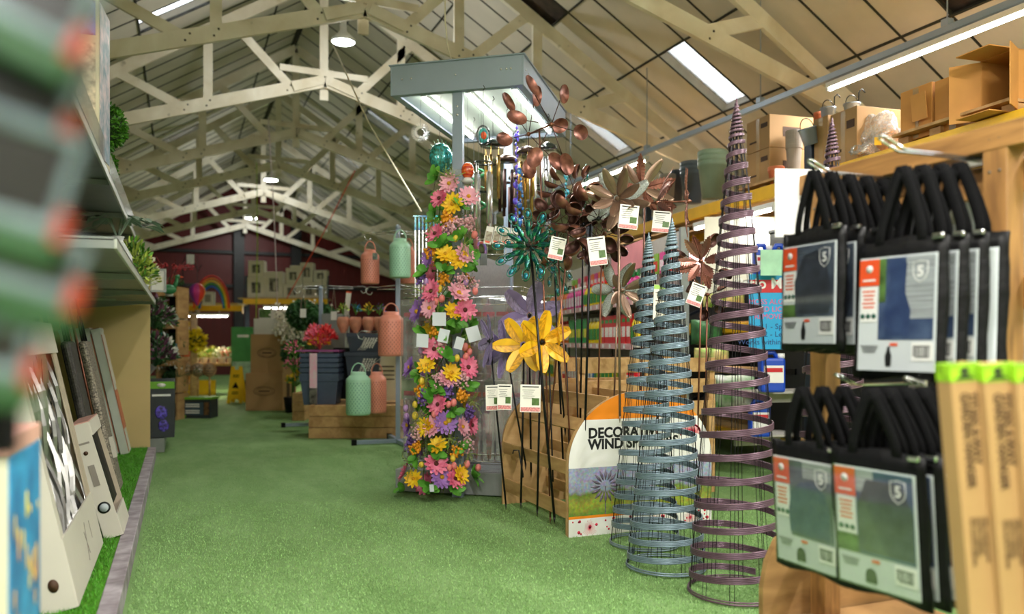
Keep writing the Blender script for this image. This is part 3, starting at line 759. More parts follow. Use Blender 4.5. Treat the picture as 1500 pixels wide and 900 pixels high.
def petal_mesh(kind, L):
    """returns (MB, mats) for one petal lying along +X, root at origin, open side +Z"""
    b = MB()
    if kind == 'disc':
        b.tube([(0, 0, 0), (L*.62, 0, 0)], .0028, 5, 1); T = Matrix.Translation((L*.80, 0, 0)) @ Matrix.Rotation(.25, 4, 'X')
        R1, R2 = L*.235, L*.165; vs = []; fs = []; n = 20
        prof = [0, .35, .7, .92, 1.0]
        for s, off in ((0, .0), (1, .003)):
            for k in prof:
                for j in range(n): a = 2*pi*j/n; vs.append((cos(a)*R1*k, sin(a)*R2*k, off+.22*R1*k*k))
        for s in (0, 1):
            for i in range(4):
                for j in range(n):
                    j2 = (j+1) % n; o = s*5*n; f = (o+i*n+j, o+i*n+j2, o+(i+1)*n+j2, o+(i+1)*n+j); fs.append(f if not s else f[::-1])
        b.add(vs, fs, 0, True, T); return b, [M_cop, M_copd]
    if kind == 'cup':
        b.tube([(0, 0, 0), (L*.70, 0, 0)], .0025, 5, 1)
        R_ = L*.25; T = Matrix.Translation((L*.85, 0, 0)) @ Matrix.Rotation(1.15, 4, 'X') @ Matrix.Diagonal((1.15, 1, 1, 1))
        out = [(R_*sin(pi/2*i/6)+1e-5, -R_*.85*cos(pi/2*i/6)) for i in range(7)]; b.lathe(out, 16, 0, T, cap=False)
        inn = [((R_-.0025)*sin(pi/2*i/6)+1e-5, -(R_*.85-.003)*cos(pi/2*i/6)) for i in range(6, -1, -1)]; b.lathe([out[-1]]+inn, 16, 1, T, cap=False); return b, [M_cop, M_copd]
    if kind in ('yellow', 'lilac'):
        vs, fs = leafshape(L, L*.50, 9, .12, .15, .62); b.add([(x, y*.0+min(y, 0), z) for x, y, z in vs], fs, 0, False)
        b.add([(x, max(y, 0), z+.001) for x, y, z in vs], fs, 1, False)
        # rim and ribs on the lighter half
        b.tube([(vs[3*i+2]) for i in range(10)]+[(vs[3*i]) for i in range(9, -1, -1)], .0016, 4, 0)
        for i in range(1, 9): b.tube([vs[3*i+1], (vs[3*i+2][0]+L*.06, vs[3*i+2][1], vs[3*i+2][2])], .0014, 3, 0)
        return b, [M_yel, M_yel2] if kind == 'yellow' else [M_pur, M_pur2]
    if kind == 'peacock':
        b.tube([(0, 0, 0), (L*.6, 0, .0)], .0022, 4, 2); n = 14
        ring = [(L*.8+cos(2*pi*i/n)*L*.2, sin(2*pi*i/n)*L*.12, 0) for i in range(n)]; b.tube(ring, .0032, 5, 0, closed=True)
        b.ball((L*.84, 0, 0), (L*.10, L*.07, .006), 10, 5, 1); vs, fs = leafshape(L*.5, L*.16, 5); b.add([(x+L*.15, y, z) for x, y, z in vs], fs, 0, True); return b, [M_emer, M_teal, M_emer]
    if kind == 'leaf':
        vs, fs = serrated(L, L*.42); b.add(vs, fs, 0, False); b.tube([(0, 0, 0), (L*.5, 0, .07*L), (L, 0, .25*L)], .003, 4, 0); return b, [M_cop, M_cop]
    if kind == 'rose':
        vs, fs = serrated(L, L*.42); b.add(vs, fs, 0, False); return b, [M_rose, M_cop]
    if kind == 'bronze':
        vs, fs = leafshape(L, L*.34, 9, .35, .35, .9); b.add(vs, fs, 0, True); b.tube([v for v in vs[1::3]], .002, 4, 0); return b, [M_bronze, M_silver]
    if kind == 'silver':
        vs, fs = leafshape(L, L*.42, 9, .1, -.1, .6); b.add(vs, fs, 1, True); b.tube([vs[3*i+2] for i in range(10)]+[vs[3*i] for i in range(9, -1, -1)], .0016, 4, 0); return b, [M_bronze, M_silver]
PM = {}
def axis_matrix(nv):
    nv = Vector(nv).normalized(); return nv.to_track_quat('Z', 'Y').to_matrix().to_4x4()
def wheel(parent, origin, c, nrm, kinds, n, L, phase=0, tilt=0):
    """n petals round c in the plane with normal nrm, each its own part"""
    base = Matrix.Translation(Vector(c)-origin) @ axis_matrix(nrm)
    for i in range(n):
        k = kinds[i % len(kinds)]
        key = (k, round(L, 3))
        if key not in PM:
            b, ms = petal_mesh(k, L); o = b.build('petal' if k not in ('disc', 'cup') else k if k == 'cup' else 'oval_disc', ms, solid=0 if k in ('cup', 'disc') else .0015); PM[key] = o
            if k == 'leaf': o.name = 'leaf'
        else:
            o = PM[key].copy(); COL.objects.link(o)
        o.parent = parent; o.matrix_local = base @ Matrix.Rotation(2*pi*i/n+phase, 4, 'Z') @ Matrix.Rotation(-tilt, 4, 'Y') @ Matrix.Translation((.02, 0, 0))
def view_dir(az, el=0):
    """unit vector: az degrees to the right of 'straight at the camera', el up"""
    a = radians(az); e = radians(el)
    tocam = Vector((-sin(YAW), -cos(YAW), 0)); right = Vector((cos(YAW), -sin(YAW), 0))
    return (tocam*cos(a)+right*sin(a))*cos(e)+Vector((0, 0, sin(e)))
def spinner(name, label, head, foot, wheels, rodm, rod_r=.0055, rodtop=None, grp=None, cat='wind spinner'):
    """head, foot: world points; wheels: (offset along axis, axis, kinds, n, L, phase, tilt)"""
    head = Vector(head); foot = Vector(foot); t = thing(name, label, cat, foot, 0, grp)
    m = MB(); top = head-foot; bend = Vector((0, 0, 0))
    m.tube([(0, 0, 0), (0, 0, .04)], [.0006, rod_r], 6); m.tube([(0, 0, .04), top*.5, top], rod_r, 6); m.build('rod', rodm, t)
    hb = MB(); amin = min(w_[0] for w_ in wheels); amax = max(w_[0] for w_ in wheels); ax = Vector(wheels[0][1]).normalized()
    hb.tube([top+ax*(amin-.03), top+ax*(amax+.02)], .006, 6)
    for w_ in wheels: hb.ball(top+ax*w_[0], .014, 8, 6)
    hb.build('hub', rodm, t)
    for off, axn, kinds, n, L, ph, tl in wheels: wheel(t, foot, head+Vector(axn).normalized()*off, axn, kinds, n, L, ph, tl)
    return t
def foot_of(x, y, d): return P(x, y, d)
def tagcard(parent, org, p, w_=.085, h=.14, rz=0, ry=0, name='price_tag'):
    c = MB().box((0, 0, 0), (w_, .0012, h)).build(name, M_tag, parent, loc=Vector(p)-org, rot=(0, ry, CAMRZ+rz))
    m = MB(); r = random.Random(int(p[0]*900))
    for i in range(5): m.box((-w_*.1, -.001, h*.30-i*.011), (w_*(.6-.1*(i % 3)), .0006, .0022))
    m.box((0, -.001, h*.42), (w_*.8, .0006, .006)); m.build('tag_print', M_ink, c)
    MB().box((0, -.001, -h*.40), (w_*.94, .0006, h*.15)).build('tag_pink_strip', M_tagp, c)
    MB().box((w_*.25, -.0012, -h*.12), (w_*.36, .0006, h*.26)).build('tag_picture', M_gardn, c)
    return c
GS = 'garden spinners in the timber stand'
dS = 4.9
# tall oval-disc spinner
h = P(790, 190, 4.85); t = spinner('wind_spinner', 'tallest wind spinner, large oval copper discs on long arms in front of the metal canopy', h, P(806, 768, 4.85),
    [(-.10, view_dir(38, 4), ['disc'], 6, .27, .35, .12), (.11, view_dir(38, 4), ['disc'], 6, .28, .0, -.12)], M_crod, grp=GS)
# copper cup clusters
t = spinner('wind_spinner', 'dark copper cup spinner just right of the green peacock spinner', P(815, 335, 4.75), P(838, 700, 4.75),
    [(-.07, view_dir(-40, 5), ['cup'], 8, .20, .2, .1), (.06, view_dir(-40, 5), ['cup'], 8, .175, .55, -.1)], M_crod, grp=GS)
tagcard(t, t.location, P(816, 364, 4.55), .085, .125, .1, .2)
t = spinner('wind_spinner', 'copper cup spinner highest of the cup spinners, left of the bronze flower', P(838, 285, 5.0), P(800, 690, 5.0),
    [(-.05, view_dir(15, 5), ['cup'], 7, .17, .35, .1), (.06, view_dir(15, 5), ['cup'], 7, .16, .1, -.1)], M_crod, grp=GS)
t = spinner('wind_spinner', 'dark copper cup spinner on a black rod with a lilac topped price tag', P(865, 325, 4.62), P(857, 640, 4.62),
    [(-.06, view_dir(35, 8), ['cup'], 8, .20, .1, .1), (.07, view_dir(35, 8), ['cup'], 8, .17, .5, -.1)], M_rod, .007, grp=GS)
tagcard(t, t.location, P(875, 368, 4.42), .095, .155, -.1, -.12)
t = spinner('wind_spinner', 'reddish copper cup spinner between the darker cups and the pale bronze flower', P(882, 345, 4.95), P(876, 600, 4.95),
    [(-.05, view_dir(10, 5), ['cup'], 7, .16, .3, .1), (.05, view_dir(10, 5), ['cup'], 7, .15, .7, -.1)], M_crod, grp=GS)
# pale bronze flowers with glitter
t = spinner('wind_spinner', 'pale bronze flower spinner with silver glitter petals facing the aisle', P(906, 296, 4.6), P(908, 620, 4.6),
    [(.06, view_dir(-15, 8), ['bronze'], 7, .165, .2, .45), (-.02, view_dir(-15, 8), ['silver', 'bronze'], 8, .18, .55, .15)], mat('pale_bronze', 'b59a86'), .007, grp=GS)
tagcard(t, t.location, P(921, 318, 4.42), .105, .13, .1, .1)
t = spinner('wind_spinner', 'lower pale bronze flower spinner with mesh petals under the upper bronze one', P(905, 425, 5.0), P(899, 610, 5.0),
    [(.05, view_dir(25, -5), ['bronze'], 6, .17, .5, .3), (-.03, view_dir(25, -5), ['silver'], 6, .17, .0, .1)], mat('pale_bronze', 'b59a86'), grp=GS)
# feather / leaf spinners
t = spinner('wind_spinner', 'glossy brown feather leaf spinner above the left blue grey obelisk', P(985, 296, 4.75), P(962, 640, 4.75),
    [(-.09, view_dir(75, 0), ['leaf', 'rose'], 7, .19, .9, .25), (.09, view_dir(75, 0), ['leaf'], 7, .18, .4, -.25)], M_crod, grp=GS)
tagcard(t, t.location, P(969, 325, 4.6), .10, .12, -.2, .1)
t = spinner('wind_spinner', 'brown leaf and feather spinner behind the bronze flower', P(945, 272, 5.0), P(937, 640, 5.0),
    [(-.04, view_dir(20, 10), ['leaf', 'bronze'], 8, .18, .2, .2)], M_crod, grp=GS)
t = spinner('wind_spinner', 'small rose and brown leaf spinner left of the plum obelisk', P(1028, 385, 4.9), P(1022, 640, 4.9),
    [(-.05, view_dir(-20, 5), ['leaf', 'cup'], 8, .16, .3, .2), (.05, view_dir(-20, 5), ['rose'], 6, .14, .1, .3)], M_crod, grp=GS)
tagcard(t, t.location, P(1020, 432, 4.75), .09, .13, .1, .35)
t = spinner('wind_spinner', 'low copper cup spinner beside the plum obelisk with its tag below', P(1036, 432, 5.05), P(1033, 650, 5.05),
    [(.0, view_dir(30, 0), ['cup'], 6, .13, .3, .0)], M_crod, grp=GS)
# peacock
t = spinner('wind_spinner', 'emerald green peacock feather wind spinner on a thick black rod', P(777, 362, 4.7), P(812, 768, 4.72),
    [(.04, view_dir(-20, 5), ['peacock'], 12, .19, .0, .15), (-.05, view_dir(-20, 5), ['peacock'], 12, .175, .25, -.1)], M_rod, .008, grp=GS)
t = spinner('wind_spinner', 'green peacock feather spinner seen nearly edge on behind the cups', P(812, 385, 5.0), P(825, 690, 5.0),
    [(.0, view_dir(60, 5), ['peacock'], 10, .19, .2, .1)], M_rod, .006, grp=GS)
t = spinner('wind_spinner', 'tall narrow green and blue peacock spinner rising behind the copper cups', P(855, 285, 5.2), P(850, 640, 5.2),
    [(.0, view_dir(80, 0), ['peacock'], 8, .17, .2, .1)], M_rod, .006, grp=GS)
# flower spinners, low
t = spinner('wind_spinner', 'yellow metal flower wind spinner, left of the two facing the aisle', P(768, 506, 4.95), P(763, 746, 4.95),
    [(.02, view_dir(-12, 5), ['yellow'], 6, .165, .05, .1)], M_rod, .0065, grp=GS)
t = spinner('wind_spinner', 'yellow metal flower wind spinner, right of the two facing the aisle', P(792, 502, 4.8), P(787, 758, 4.8),
    [(.02, view_dir(25, 5), ['yellow'], 6, .165, .4, .1)], M_rod, .0065, grp=GS)
tagcard(t, t.location, P(777, 584, 4.6), .115, .155, .0, .02)
t = spinner('wind_spinner', 'yellow metal flower wind spinner turned edge on beside the tall black rods', P(816, 490, 4.9), P(828, 640, 4.9),
    [(.0, view_dir(84, 0), ['yellow'], 6, .165, .2, .02)], M_rod, .0065, grp=GS)
t = spinner('wind_spinner', 'lilac metal flower wind spinner seen edge on, leftmost in the stand', P(718, 500, 5.15), P(741, 748, 5.15),
    [(.0, view_dir(-72, 0), ['lilac'], 6, .155, .2, .05)], M_rod, .0065, grp=GS)
tagcard(t, t.location, P(722, 583, 4.85), .085, .15, .1, -.02); tagcard(t, t.location, P(739, 582, 4.8), .085, .15, -.1, .02)
t = spinner('wind_spinner', 'lilac metal flower wind spinner next to the yellow flowers', P(742, 512, 5.1), P(770, 690, 5.1),
    [(.02, view_dir(-55, 0), ['lilac'], 6, .16, .5, .05)], M_rod, .0065, grp=GS)
t = spinner('wind_spinner', 'large lilac metal flower wind spinner raised behind the yellow flowers', P(775, 462, 5.25), P(778, 700, 5.25),
    [(.02, view_dir(10, 0), ['lilac'], 6, .20, .3, .1)], M_rod, .0065, grp=GS)
# short hooked black stakes standing in the slats
for i, (x, y0, y1, d) in enumerate([(829, 505, 700, 4.9), (804, 520, 706, 4.95), (841, 420, 640, 5.05), (760, 660, 700, 4.9)]):
    a, b_ = P(x, y0, d), P(x+6, y1, d); t = thing('garden_stake', ['black hooked stake right of the edge on yellow flower', 'black hooked stake behind the right yellow flower', 'thin black stake rising among the copper rods', 'short black stake low behind the front slat'][i], 'stake', b_, 0, 'black stakes in the stand')
    m = MB(); q = a-b_; m.tube([(0, 0, 0), (0, 0, .02), q, q+Vector((-.03, .01, 0)), q+Vector((-.034, .012, -.02))], .005, 6); m.build('rod', M_rod, t)
# ================================================================ canopy stand
M_can = mat('blue_grey_sheet_metal', '98a6ba', .38, .15, var=.04, scale=3)
M_canin = mat('canopy_inside_white', 'a9b8b0', .5, var=.04)
CO = Vector((2.22, 6.04, 0)); CD = Vector((.6, .8, 0)); CR = Vector((.8, -.6, 0)); crz = atan2(CR.y, CR.x)
# local X = right edge direction (short side), local Y = long way back
cs = thing('wind_chime_stand', 'tall metal display stand with a square blue grey lighted canopy for wind chimes', 'display stand', CO, crz)
HB, HT = 2.85, 3.06; WX, WY = .98, 1.48
m = MB()
for sx in (-1, 1): m.box((sx*(WX/2-.006), 0, (HB+HT)/2), (.012, WY, HT-HB))
for sy in (-1, 1): m.box((0, sy*(WY/2-.006), (HB+HT)/2), (WX-.024, .012, HT-HB))
m.box((0, 0, HT+.004), (WX+.02, WY+.02, .01)); 
for sx in (-1, 1): m.box((sx*(WX/2-.03), 0, HB+.004), (.05, WY, .008))
for sy in (-1, 1): m.box((0, sy*(WY/2-.03), HB+.004), (WX-.11, .05, .008))
m.build('canopy', M_can, cs, bevel=.003)
MB().box((0, 0, HB+.05), (WX-.03, WY-.03, .01)).build('canopy_underside', M_canin, cs)
for i, x in enumerate((-.30, .04, .38)):
    a = cs; tb = MB(); tb.tube([(x, -WY*.38, HB+.012), (x, WY*.40, HB+.012)], .013, 10); tb.build('tube_lamp', M_tube, cs)
    fx = MB(); fx.box((x, .01, HB+.036), (.04, WY*.8, .02)); fx.build('lamp_batten', M_fit, cs)
    wp = CO+CR*x+CD*0+Vector((0, 0, HB-.02)); lamp('canopy_light', wp, .04, 2.8, (.95, 1, .97), (0, 0, crz), size_y=1.1)
MB().box((0, -WY/2+.06, HB/2), (.075, .045, HB)).build('pole', M_can, cs, bevel=.002)
MB().box((0, WY/2-.06, HB/2), (.075, .045, HB)).build('pole', M_can, cs, bevel=.002)
m = MB()
for x, y, z in [(-.4, -WY/2-.002, HT-.1), (-.33, -WY/2-.002, HT-.1), (.0, -WY/2-.002, HT-.1), (.33, -WY/2-.002, HT-.09), (.40, -WY/2-.002, HT-.09), (.37, -WY/2-.002, HT-.09)]: m.ball((x, y, z), (.008, .004, .008), 8, 5)
for z in (HB-.1, HB-.16): m.ball((0, -WY/2+.036, z), (.009, .004, .009), 8, 5)
for y in (-.68, -.6): m.ball((WX/2+.001, y, HT-.09), (.004, .007, .007), 8, 5)
m.build('bolt', M_chrome, cs)
MB().box((-.01, -WY/2+.035, 2.28), (.085, .01, .05)).build('price_holder', glass_mat('clear_holder', gloss=.4, dens=.25), cs)
# gondola body with wire shelves of red packets
M_gond = mat('gondola_grey', '9a9d9f', .45, .3, var=.04)
MB().box((0, .05, .09), (1.0, 1.35, .16)).build('base_plinth', M_gond, cs, bevel=.004)
MB().box((0, .05, .9), (.04, 1.25, 1.7)).build('back_panel', mat('perforated_panel', '8e9194', .5, .3, var=.1, scale=40), cs)
for z in (.17, .62, 1.02, 1.42):
    m = MB()
    for s in (-1, 1):
        x0, x1 = (.03*s, .44*s)
        for k in range(22): y = -.6+k*1.3/21; m.tube([(x0, y, z), (x1, y, z), (x1, y, z+.06)], .0018, 4)
        for zz in (z, z+.03, z+.06): m.tube([(x1, -.62, zz), (x1, .72, zz)], .003, 4)
        for yy in (-.62, .72): m.tube([(x0, yy, z+.06), (x1, yy, z+.06)], .003, 4)
    m.build('wire_shelf', M_chrome, cs)
M_cello = glass_mat('cellophane', gloss=.5, rough=.1, dens=.22)
M_redst = mat('red_stems', 'a02430', .5, var=.5, scale=20, c2='5a2a20'); M_redtop = mat('packet_red_header', 'd3505a', .5, var=.2, scale=40)
def packet(label, loc, rz, h=.38):
    t = thing('artificial_flower_packet', label, 'packet', loc, rz, 'cellophane packets of red stems on the metal stand')
    MB().box((0, 0, h/2), (.085, .05, h)).build('cellophane_sleeve', M_cello, t, bevel=.006)
    m = MB(); r = random.Random(3)
    for i in range(9): x, y = r.uniform(-.03, .03), r.uniform(-.015, .015); m.tube([(x*.4, y*.4, .01), (x, y, h*.6), (x*1.1, y, h*.93)], .003, 4)
    for i in range(10): m.ball((r.uniform(-.034, .034), r.uniform(-.018, .018), h*r.uniform(.5, .92)), .009, 6, 4)
    m.build('red_stems', M_redst, t); MB().box((0, 0, h+.008), (.086, .012, .03)).build('header', M_redtop, t); return t
pk0 = None; n = 0
rowname = {.19: 'bottom', .64: 'second', 1.04: 'third'}
for z in (.19, .64, 1.04):
    for s in (1, -1):
        for i in range(6):
            y = -.40+i*.19; lp = CO+CR*(s*.30)+CD*y+Vector((0, 0, z))
            lab = 'cellophane packet of red stems on the %s wire shelf, %s side of the metal stand' % (rowname[z], 'right' if s > 0 else 'left')
            if pk0 is None: pk0 = packet(lab, lp, crz+pi/2)
            else: dup(pk0, lab, lp, crz+pi/2, group='packets on the %s shelf, %s side' % (rowname[z], 'right' if s > 0 else 'left'))
            if z == .19 and s == 1 and i == 0: pk0['group'] = 'packets on the bottom shelf, right side'
for z in (.25, .82, 1.36):
    m = MB()
    for zz in (z, z+.05): m.tube([(-.44, -.635, zz), (.44, -.635, zz), (.44, -.56, zz), (-.44, -.56, zz)], .003, 5, closed=True)
    for k in range(20): m.tube([(-.44+.0463*k, -.56, z), (-.44+.0463*k, -.635, z), (-.44+.0463*k, -.635, z+.05)], .0018, 4)
    m.build('wire_shelf', M_chrome, cs)
    if z < 1.3:
        for i in range(9):
            x = -.40+.1*i
            c = dup(pk0, 'cellophane packet of red stems on the %s end shelf facing the aisle' % ('lower' if z < .5 else 'upper'), CO+CR*x+CD*(-.598)+Vector((0, 0, z+.004)), crz, group='packets on the %s end shelf' % ('lower' if z < .5 else 'upper')); c.scale = (1, 1, 1.2)
MB().box((0, -.641, .9), (.90, .005, 1.0)).build('clear_front', glass_mat('clear_acrylic_front', gloss=.5, rough=.08, dens=.06), cs)

# ================================================================ flower garlands on the front pole
M_gp = mat('petal_pink', 'f089a8', .6, var=.15, scale=25, c2='e8668c', sub=.0); M_gpl = mat('petal_light_pink', 'f4b0c4', .6, var=.1)
M_gy = mat('petal_yellow', 'f7d22a', .6, var=.1, scale=20, c2='f0b418'); M_gv = mat('petal_violet', 'a678c8', .6, var=.15, scale=20)
M_cenk = mat('flower_eye_dark', '5a2a20', .8, var=.3, scale=80); M_ceny = mat('flower_eye_yellow', 'd8a020', .8, var=.3, scale=80)
M_lf = mat('garland_leaf', '5c9a34', .55, var=.3, scale=12, c2='3f7a24'); M_lfd = mat('garland_stem', '4c6b2c', .7, var=.3)
M_egp = mat('egg_pink', 'f08a86', .45, var=.1, scale=60); M_egy = mat('egg_yellow', 'f0cf4a', .45, var=.1, scale=60); M_egv = mat('egg_lilac', 'b890c8', .45, var=.1, scale=60)
M_berry = mat('berry_orange', 'eb9d1c', .5, var=.15); M_hya = mat('blossom_violet', '7a5aa8', .6, var=.25); M_bls = mat('blossom_pale_pink', 'e8b4bc', .6, var=.15)
def ger(R, m, mc, n=13, seed=0):
    b = MB(); r = random.Random(seed)
    for lay, (k, z0, c) in enumerate(((1.0, 0, .22), (.72, .004, .4))):
        for i in range(n):
            a = 2*pi*(i+.5*lay)/n+r.uniform(-.06, .06); L = R*k*r.uniform(.93, 1.05)
            vs, fs = leafshape(L, R*.36*k+.004, 4, c*r.uniform(.6, 1.3), .25, .7); b.add(vs, fs, 0, True, Matrix.Translation((0, 0, z0)) @ Matrix.Rotation(a, 4, 'Z'))
    b.lathe([(1e-4, .022), (R*.14, .019), (R*.2, .008), (R*.12, 0)], 12, 1); b.lathe([(R*.10, -.002), (R*.04, -.03)], 6, 2)
    return b, [m, mc, M_lfd]
def cluster(R, m, n, s, seed, tall=1.0):
    b = MB(); r = random.Random(seed)
    for i in range(n):
        v = Vector((r.gauss(0, 1), r.gauss(0, 1), r.gauss(0, 1))).normalized()*R*r.uniform(.3, 1); v.z *= tall
        b.ball(v, s*r.uniform(.7, 1.2), 6, 4)
    return b, [m]
def leafspray(R, seed, n=5):
    b = MB(); r = random.Random(seed)
    for i in range(n):
        a = r.uniform(0, 2*pi); vs, fs = leafshape(R*r.uniform(.6, 1.1), R*.55, 5, r.uniform(-.2, .5), .3, .8); b.add(vs, fs, 0, True, Matrix.Rotation(a, 4, 'Z') @ Matrix.Rotation(-r.uniform(.1, .9), 4, 'Y'))
    return b, [M_lf]
def grass_spray(R, seed):
    b = MB(); r = random.Random(seed)
    for i in range(14):
        v = Vector((r.gauss(0, 1), r.gauss(0, 1), r.uniform(-.6, 1))).normalized()*R*r.uniform(.6, 1.1); b.tube([(0, 0, 0), v*.6+Vector((0, 0, .01)), v], [.002, .0015, .001], 3)
        for k in (.5, .75, 1): b.ball(v*k, .0035, 4, 3)
    return b, [mat('filler_green', '8fa04a', .7, var=.3)]
GK = {'pink_daisy': lambda: ger(.085, M_gp, M_cenk, 13, 1), 'light_pink_daisy': lambda: ger(.08, M_gpl, M_ceny, 13, 2), 'yellow_daisy': lambda: ger(.08, M_gy, M_ceny, 11, 3), 'violet_daisy': lambda: ger(.085, M_gv, M_ceny, 15, 4),
      'pink_egg': lambda: (MB().ball((0, 0, .0), (.021, .021, .028), 12, 8), [M_egp]), 'yellow_egg': lambda: (MB().ball((0, 0, 0), (.021, .021, .028), 12, 8), [M_egy]), 'lilac_egg': lambda: (MB().ball((0, 0, 0), (.021, .021, .028), 12, 8), [M_egv]),
      'orange_berries': lambda: cluster(.042, M_berry, 45, .009, 5, 1.4), 'violet_blossom': lambda: cluster(.035, M_hya, 55, .009, 6, 2.0), 'pale_blossom': lambda: cluster(.055, M_bls, 60, .008, 7, 1.3),
      'leaf_spray': lambda: leafspray(.085, 8, 6), 'green_filler': lambda: grass_spray(.09, 9)}
PROTO = {}
def place(kind, parent, loc, nrm, roll, sc=1.0):
    if kind not in PROTO:
        b, ms = GK[kind](); o = b.build(kind, ms); PROTO[kind] = o
    else: o = PROTO[kind].copy(); COL.objects.link(o)
    o.parent = parent; M = axis_matrix(nrm) if 'egg' not in kind and 'blossom' not in kind and 'berries' not in kind else Matrix.Rotation(roll*.1, 4, 'X')
    o.matrix_local = Matrix.Translation(loc) @ M @ Matrix.Rotation(roll, 4, 'Z') @ Matrix.Scale(sc, 4)
GP = CO-CD*(WY/2-.06); GP.z = 0     # the pole foot
axp = depth(GP)-.05
def colx(y): return 668+(640-668)*(y-260)/455   # axis of the bundle in the photo, only to set its lean
def z_(y, h): return (560+h[0]/1.837, 250+h[1]/1.837)
FL = []
def L_(kind, pts):
    for x, y in pts: FL.append((kind, 560+x/1.837, 250+y/1.837))
L_('pink_daisy', [(155,75),(143,170),(133,325),(222,375),(140,480),(230,530),(150,630),(240,685),(145,790),(60,815),(195,830)])
L_('light_pink_daisy', [(180,35),(232,70),(222,225),(128,370),(215,690),(135,690),(205,330),(175,560)])
L_('yellow_daisy', [(190,90),(170,225),(205,240),(190,380),(120,525),(185,545),(115,690),(85,830),(210,820),(150,740)])
L_('violet_daisy', [(95,380),(75,530),(70,685),(170,680),(160,825),(125,235)])
L_('yellow_egg', [(197,183),(153,318),(213,342),(105,567),(88,630),(88,660),(180,670),(201,505),(190,775),(105,792)])
L_('pink_egg', [(248,173),(160,345),(145,352),(250,325),(235,488),(225,500),(192,625),(193,795),(228,790),(258,800),(180,800),(222,475),(140,655),(178,630)])
L_('lilac_egg', [(63,640),(65,662),(105,485),(225,300),(118,300)])
L_('orange_berries', [(175,130),(147,435),(215,605),(90,745),(105,590),(200,755),(130,215),(165,290)])
L_('violet_blossom', [(103,288),(75,735),(175,600),(232,655),(110,610)])
L_('pale_blossom', [(195,145),(215,295),(150,565),(175,150),(95,705),(215,560),(235,140),(160,470),(225,735)])
L_('leaf_spray', [(140,25),(215,100),(140,125),(120,270),(165,270),(225,270),(200,410),(160,440),(145,585),(195,650),(215,740),(140,755),(60,860),(120,850),(190,860),(100,540),(225,580),(115,440),(235,420),(180,500),(90,770),(240,820),(200,180),(150,200),(240,240),(130,610)])
L_('green_filler', [(190,20),(130,150),(220,200),(110,330),(230,440),(120,560),(240,620),(100,670),(180,720),(230,760),(80,800),(150,390),(175,15)])
names = ['flower garland of gerberas and eggs hanging down the left of the front canopy pole', 'flower garland of gerberas and eggs down the middle of the front canopy pole', 'flower garland of gerberas and eggs hanging down the right of the front canopy pole', 'flower garland round the back of the front canopy pole']
gar = []
RG = .17
for i, lb in enumerate(names):
    gar.append(thing('flower_garland', lb, 'garland', (GP.x, GP.y, .0), 0, 'artificial flower garlands'))
rg = random.Random(21)
for kind, x, y in FL:
    dx = (x-colx(y)); d0 = axp-.05
    gi = 0 if dx < -17 else 2 if dx > 17 else 1
    lat = dx/F*d0; q = max(-1, min(1, lat/.21)); dd = -sqrt(max(0, 1-q*q))*.15-.05
    p = P(x, y, axp+dd); ax = P(colx(y), y, axp); n = (p-ax); n.z = .15*n.length; n = n.normalized()+Vector((rg.uniform(-.35, .35), rg.uniform(-.35, .35), rg.uniform(-.2, .4)))
    if p.z < .05: p.z = .05
    place(kind, gar[gi], p-Vector((GP.x, GP.y, 0)), n, rg.uniform(0, 6.28), rg.uniform(.9, 1.12)*(1.0 if 'egg' in kind else .92 if 'daisy' in kind else 1.08))
ks = ['pink_daisy', 'leaf_spray', 'yellow_daisy', 'green_filler', 'light_pink_daisy', 'leaf_spray', 'violet_daisy', 'pink_egg', 'yellow_egg', 'pale_blossom', 'orange_berries']
for i in range(46):     # the far side of the bundle
    z = .08+i*.046; a = rg.uniform(-1.5, 1.5); yy = 500-(z-CH)*F/axp; ax = P(colx(yy), yy, axp)
    v = Vector((sin(YAW), cos(YAW), 0))*cos(a)+Vector((cos(YAW), -sin(YAW), 0))*sin(a); p = ax+v*(.13+rg.uniform(0, .05)); place(ks[i % len(ks)], gar[3], p-Vector((GP.x, GP.y, 0)), v, rg.uniform(0, 6), 1)
for i in range(60):     # leaves and fillers close to the pole all round
    z = .06+rg.random()*2.05; a = rg.uniform(0, 2*pi); yy = 500-(z-CH)*F/axp; ax = P(colx(yy), yy, axp)
    v = Vector((cos(a), sin(a), 0)); p = ax+v*rg.uniform(.05, .14); place(rg.choice(['leaf_spray', 'green_filler']), gar[i % 4], p-Vector((GP.x, GP.y, 0)), v, rg.uniform(0, 6), 1)
for i, g in enumerate(gar):
    m = MB(); a = [2.6, 4.2, 5.9, 1.2][i]; pts = []
    for k in range(40):
        z = 2.2-2.14*k/39; yy = 500-(z-CH)*F/axp; c = P(colx(yy), yy, axp)-Vector((GP.x, GP.y, 0)); aa = a+.5*sin(k*.7); pts.append((c.x+cos(aa)*.10, c.y+sin(aa)*.10, z))
    m.tube(pts, .004, 5); m.build('garland_stem', M_lfd, g)
M_crd = mat('blank_swing_tag', 'e3e8f2', .5, var=.02)
for i, (x, y, w_, h_) in enumerate([(153,400,.09,.09),(108,458,.085,.09),(165,445,.07,.09),(245,440,.085,.1),(207,465,.06,.08),(133,855,.03,.05)]):
    X_, Y_ = 560+x/1.837, 250+y/1.837; g = gar[[1, 0, 1, 2, 2, 0][i]]; p = P(X_, Y_, axp-.26)
    MB().box((0, 0, 0), (w_, .0015, h_)).build('swing_tag', M_crd, g, loc=p-Vector((GP.x, GP.y, 0)), rot=(.1, rg.uniform(-.3, .3), CAMRZ+rg.uniform(-.4, .4)))
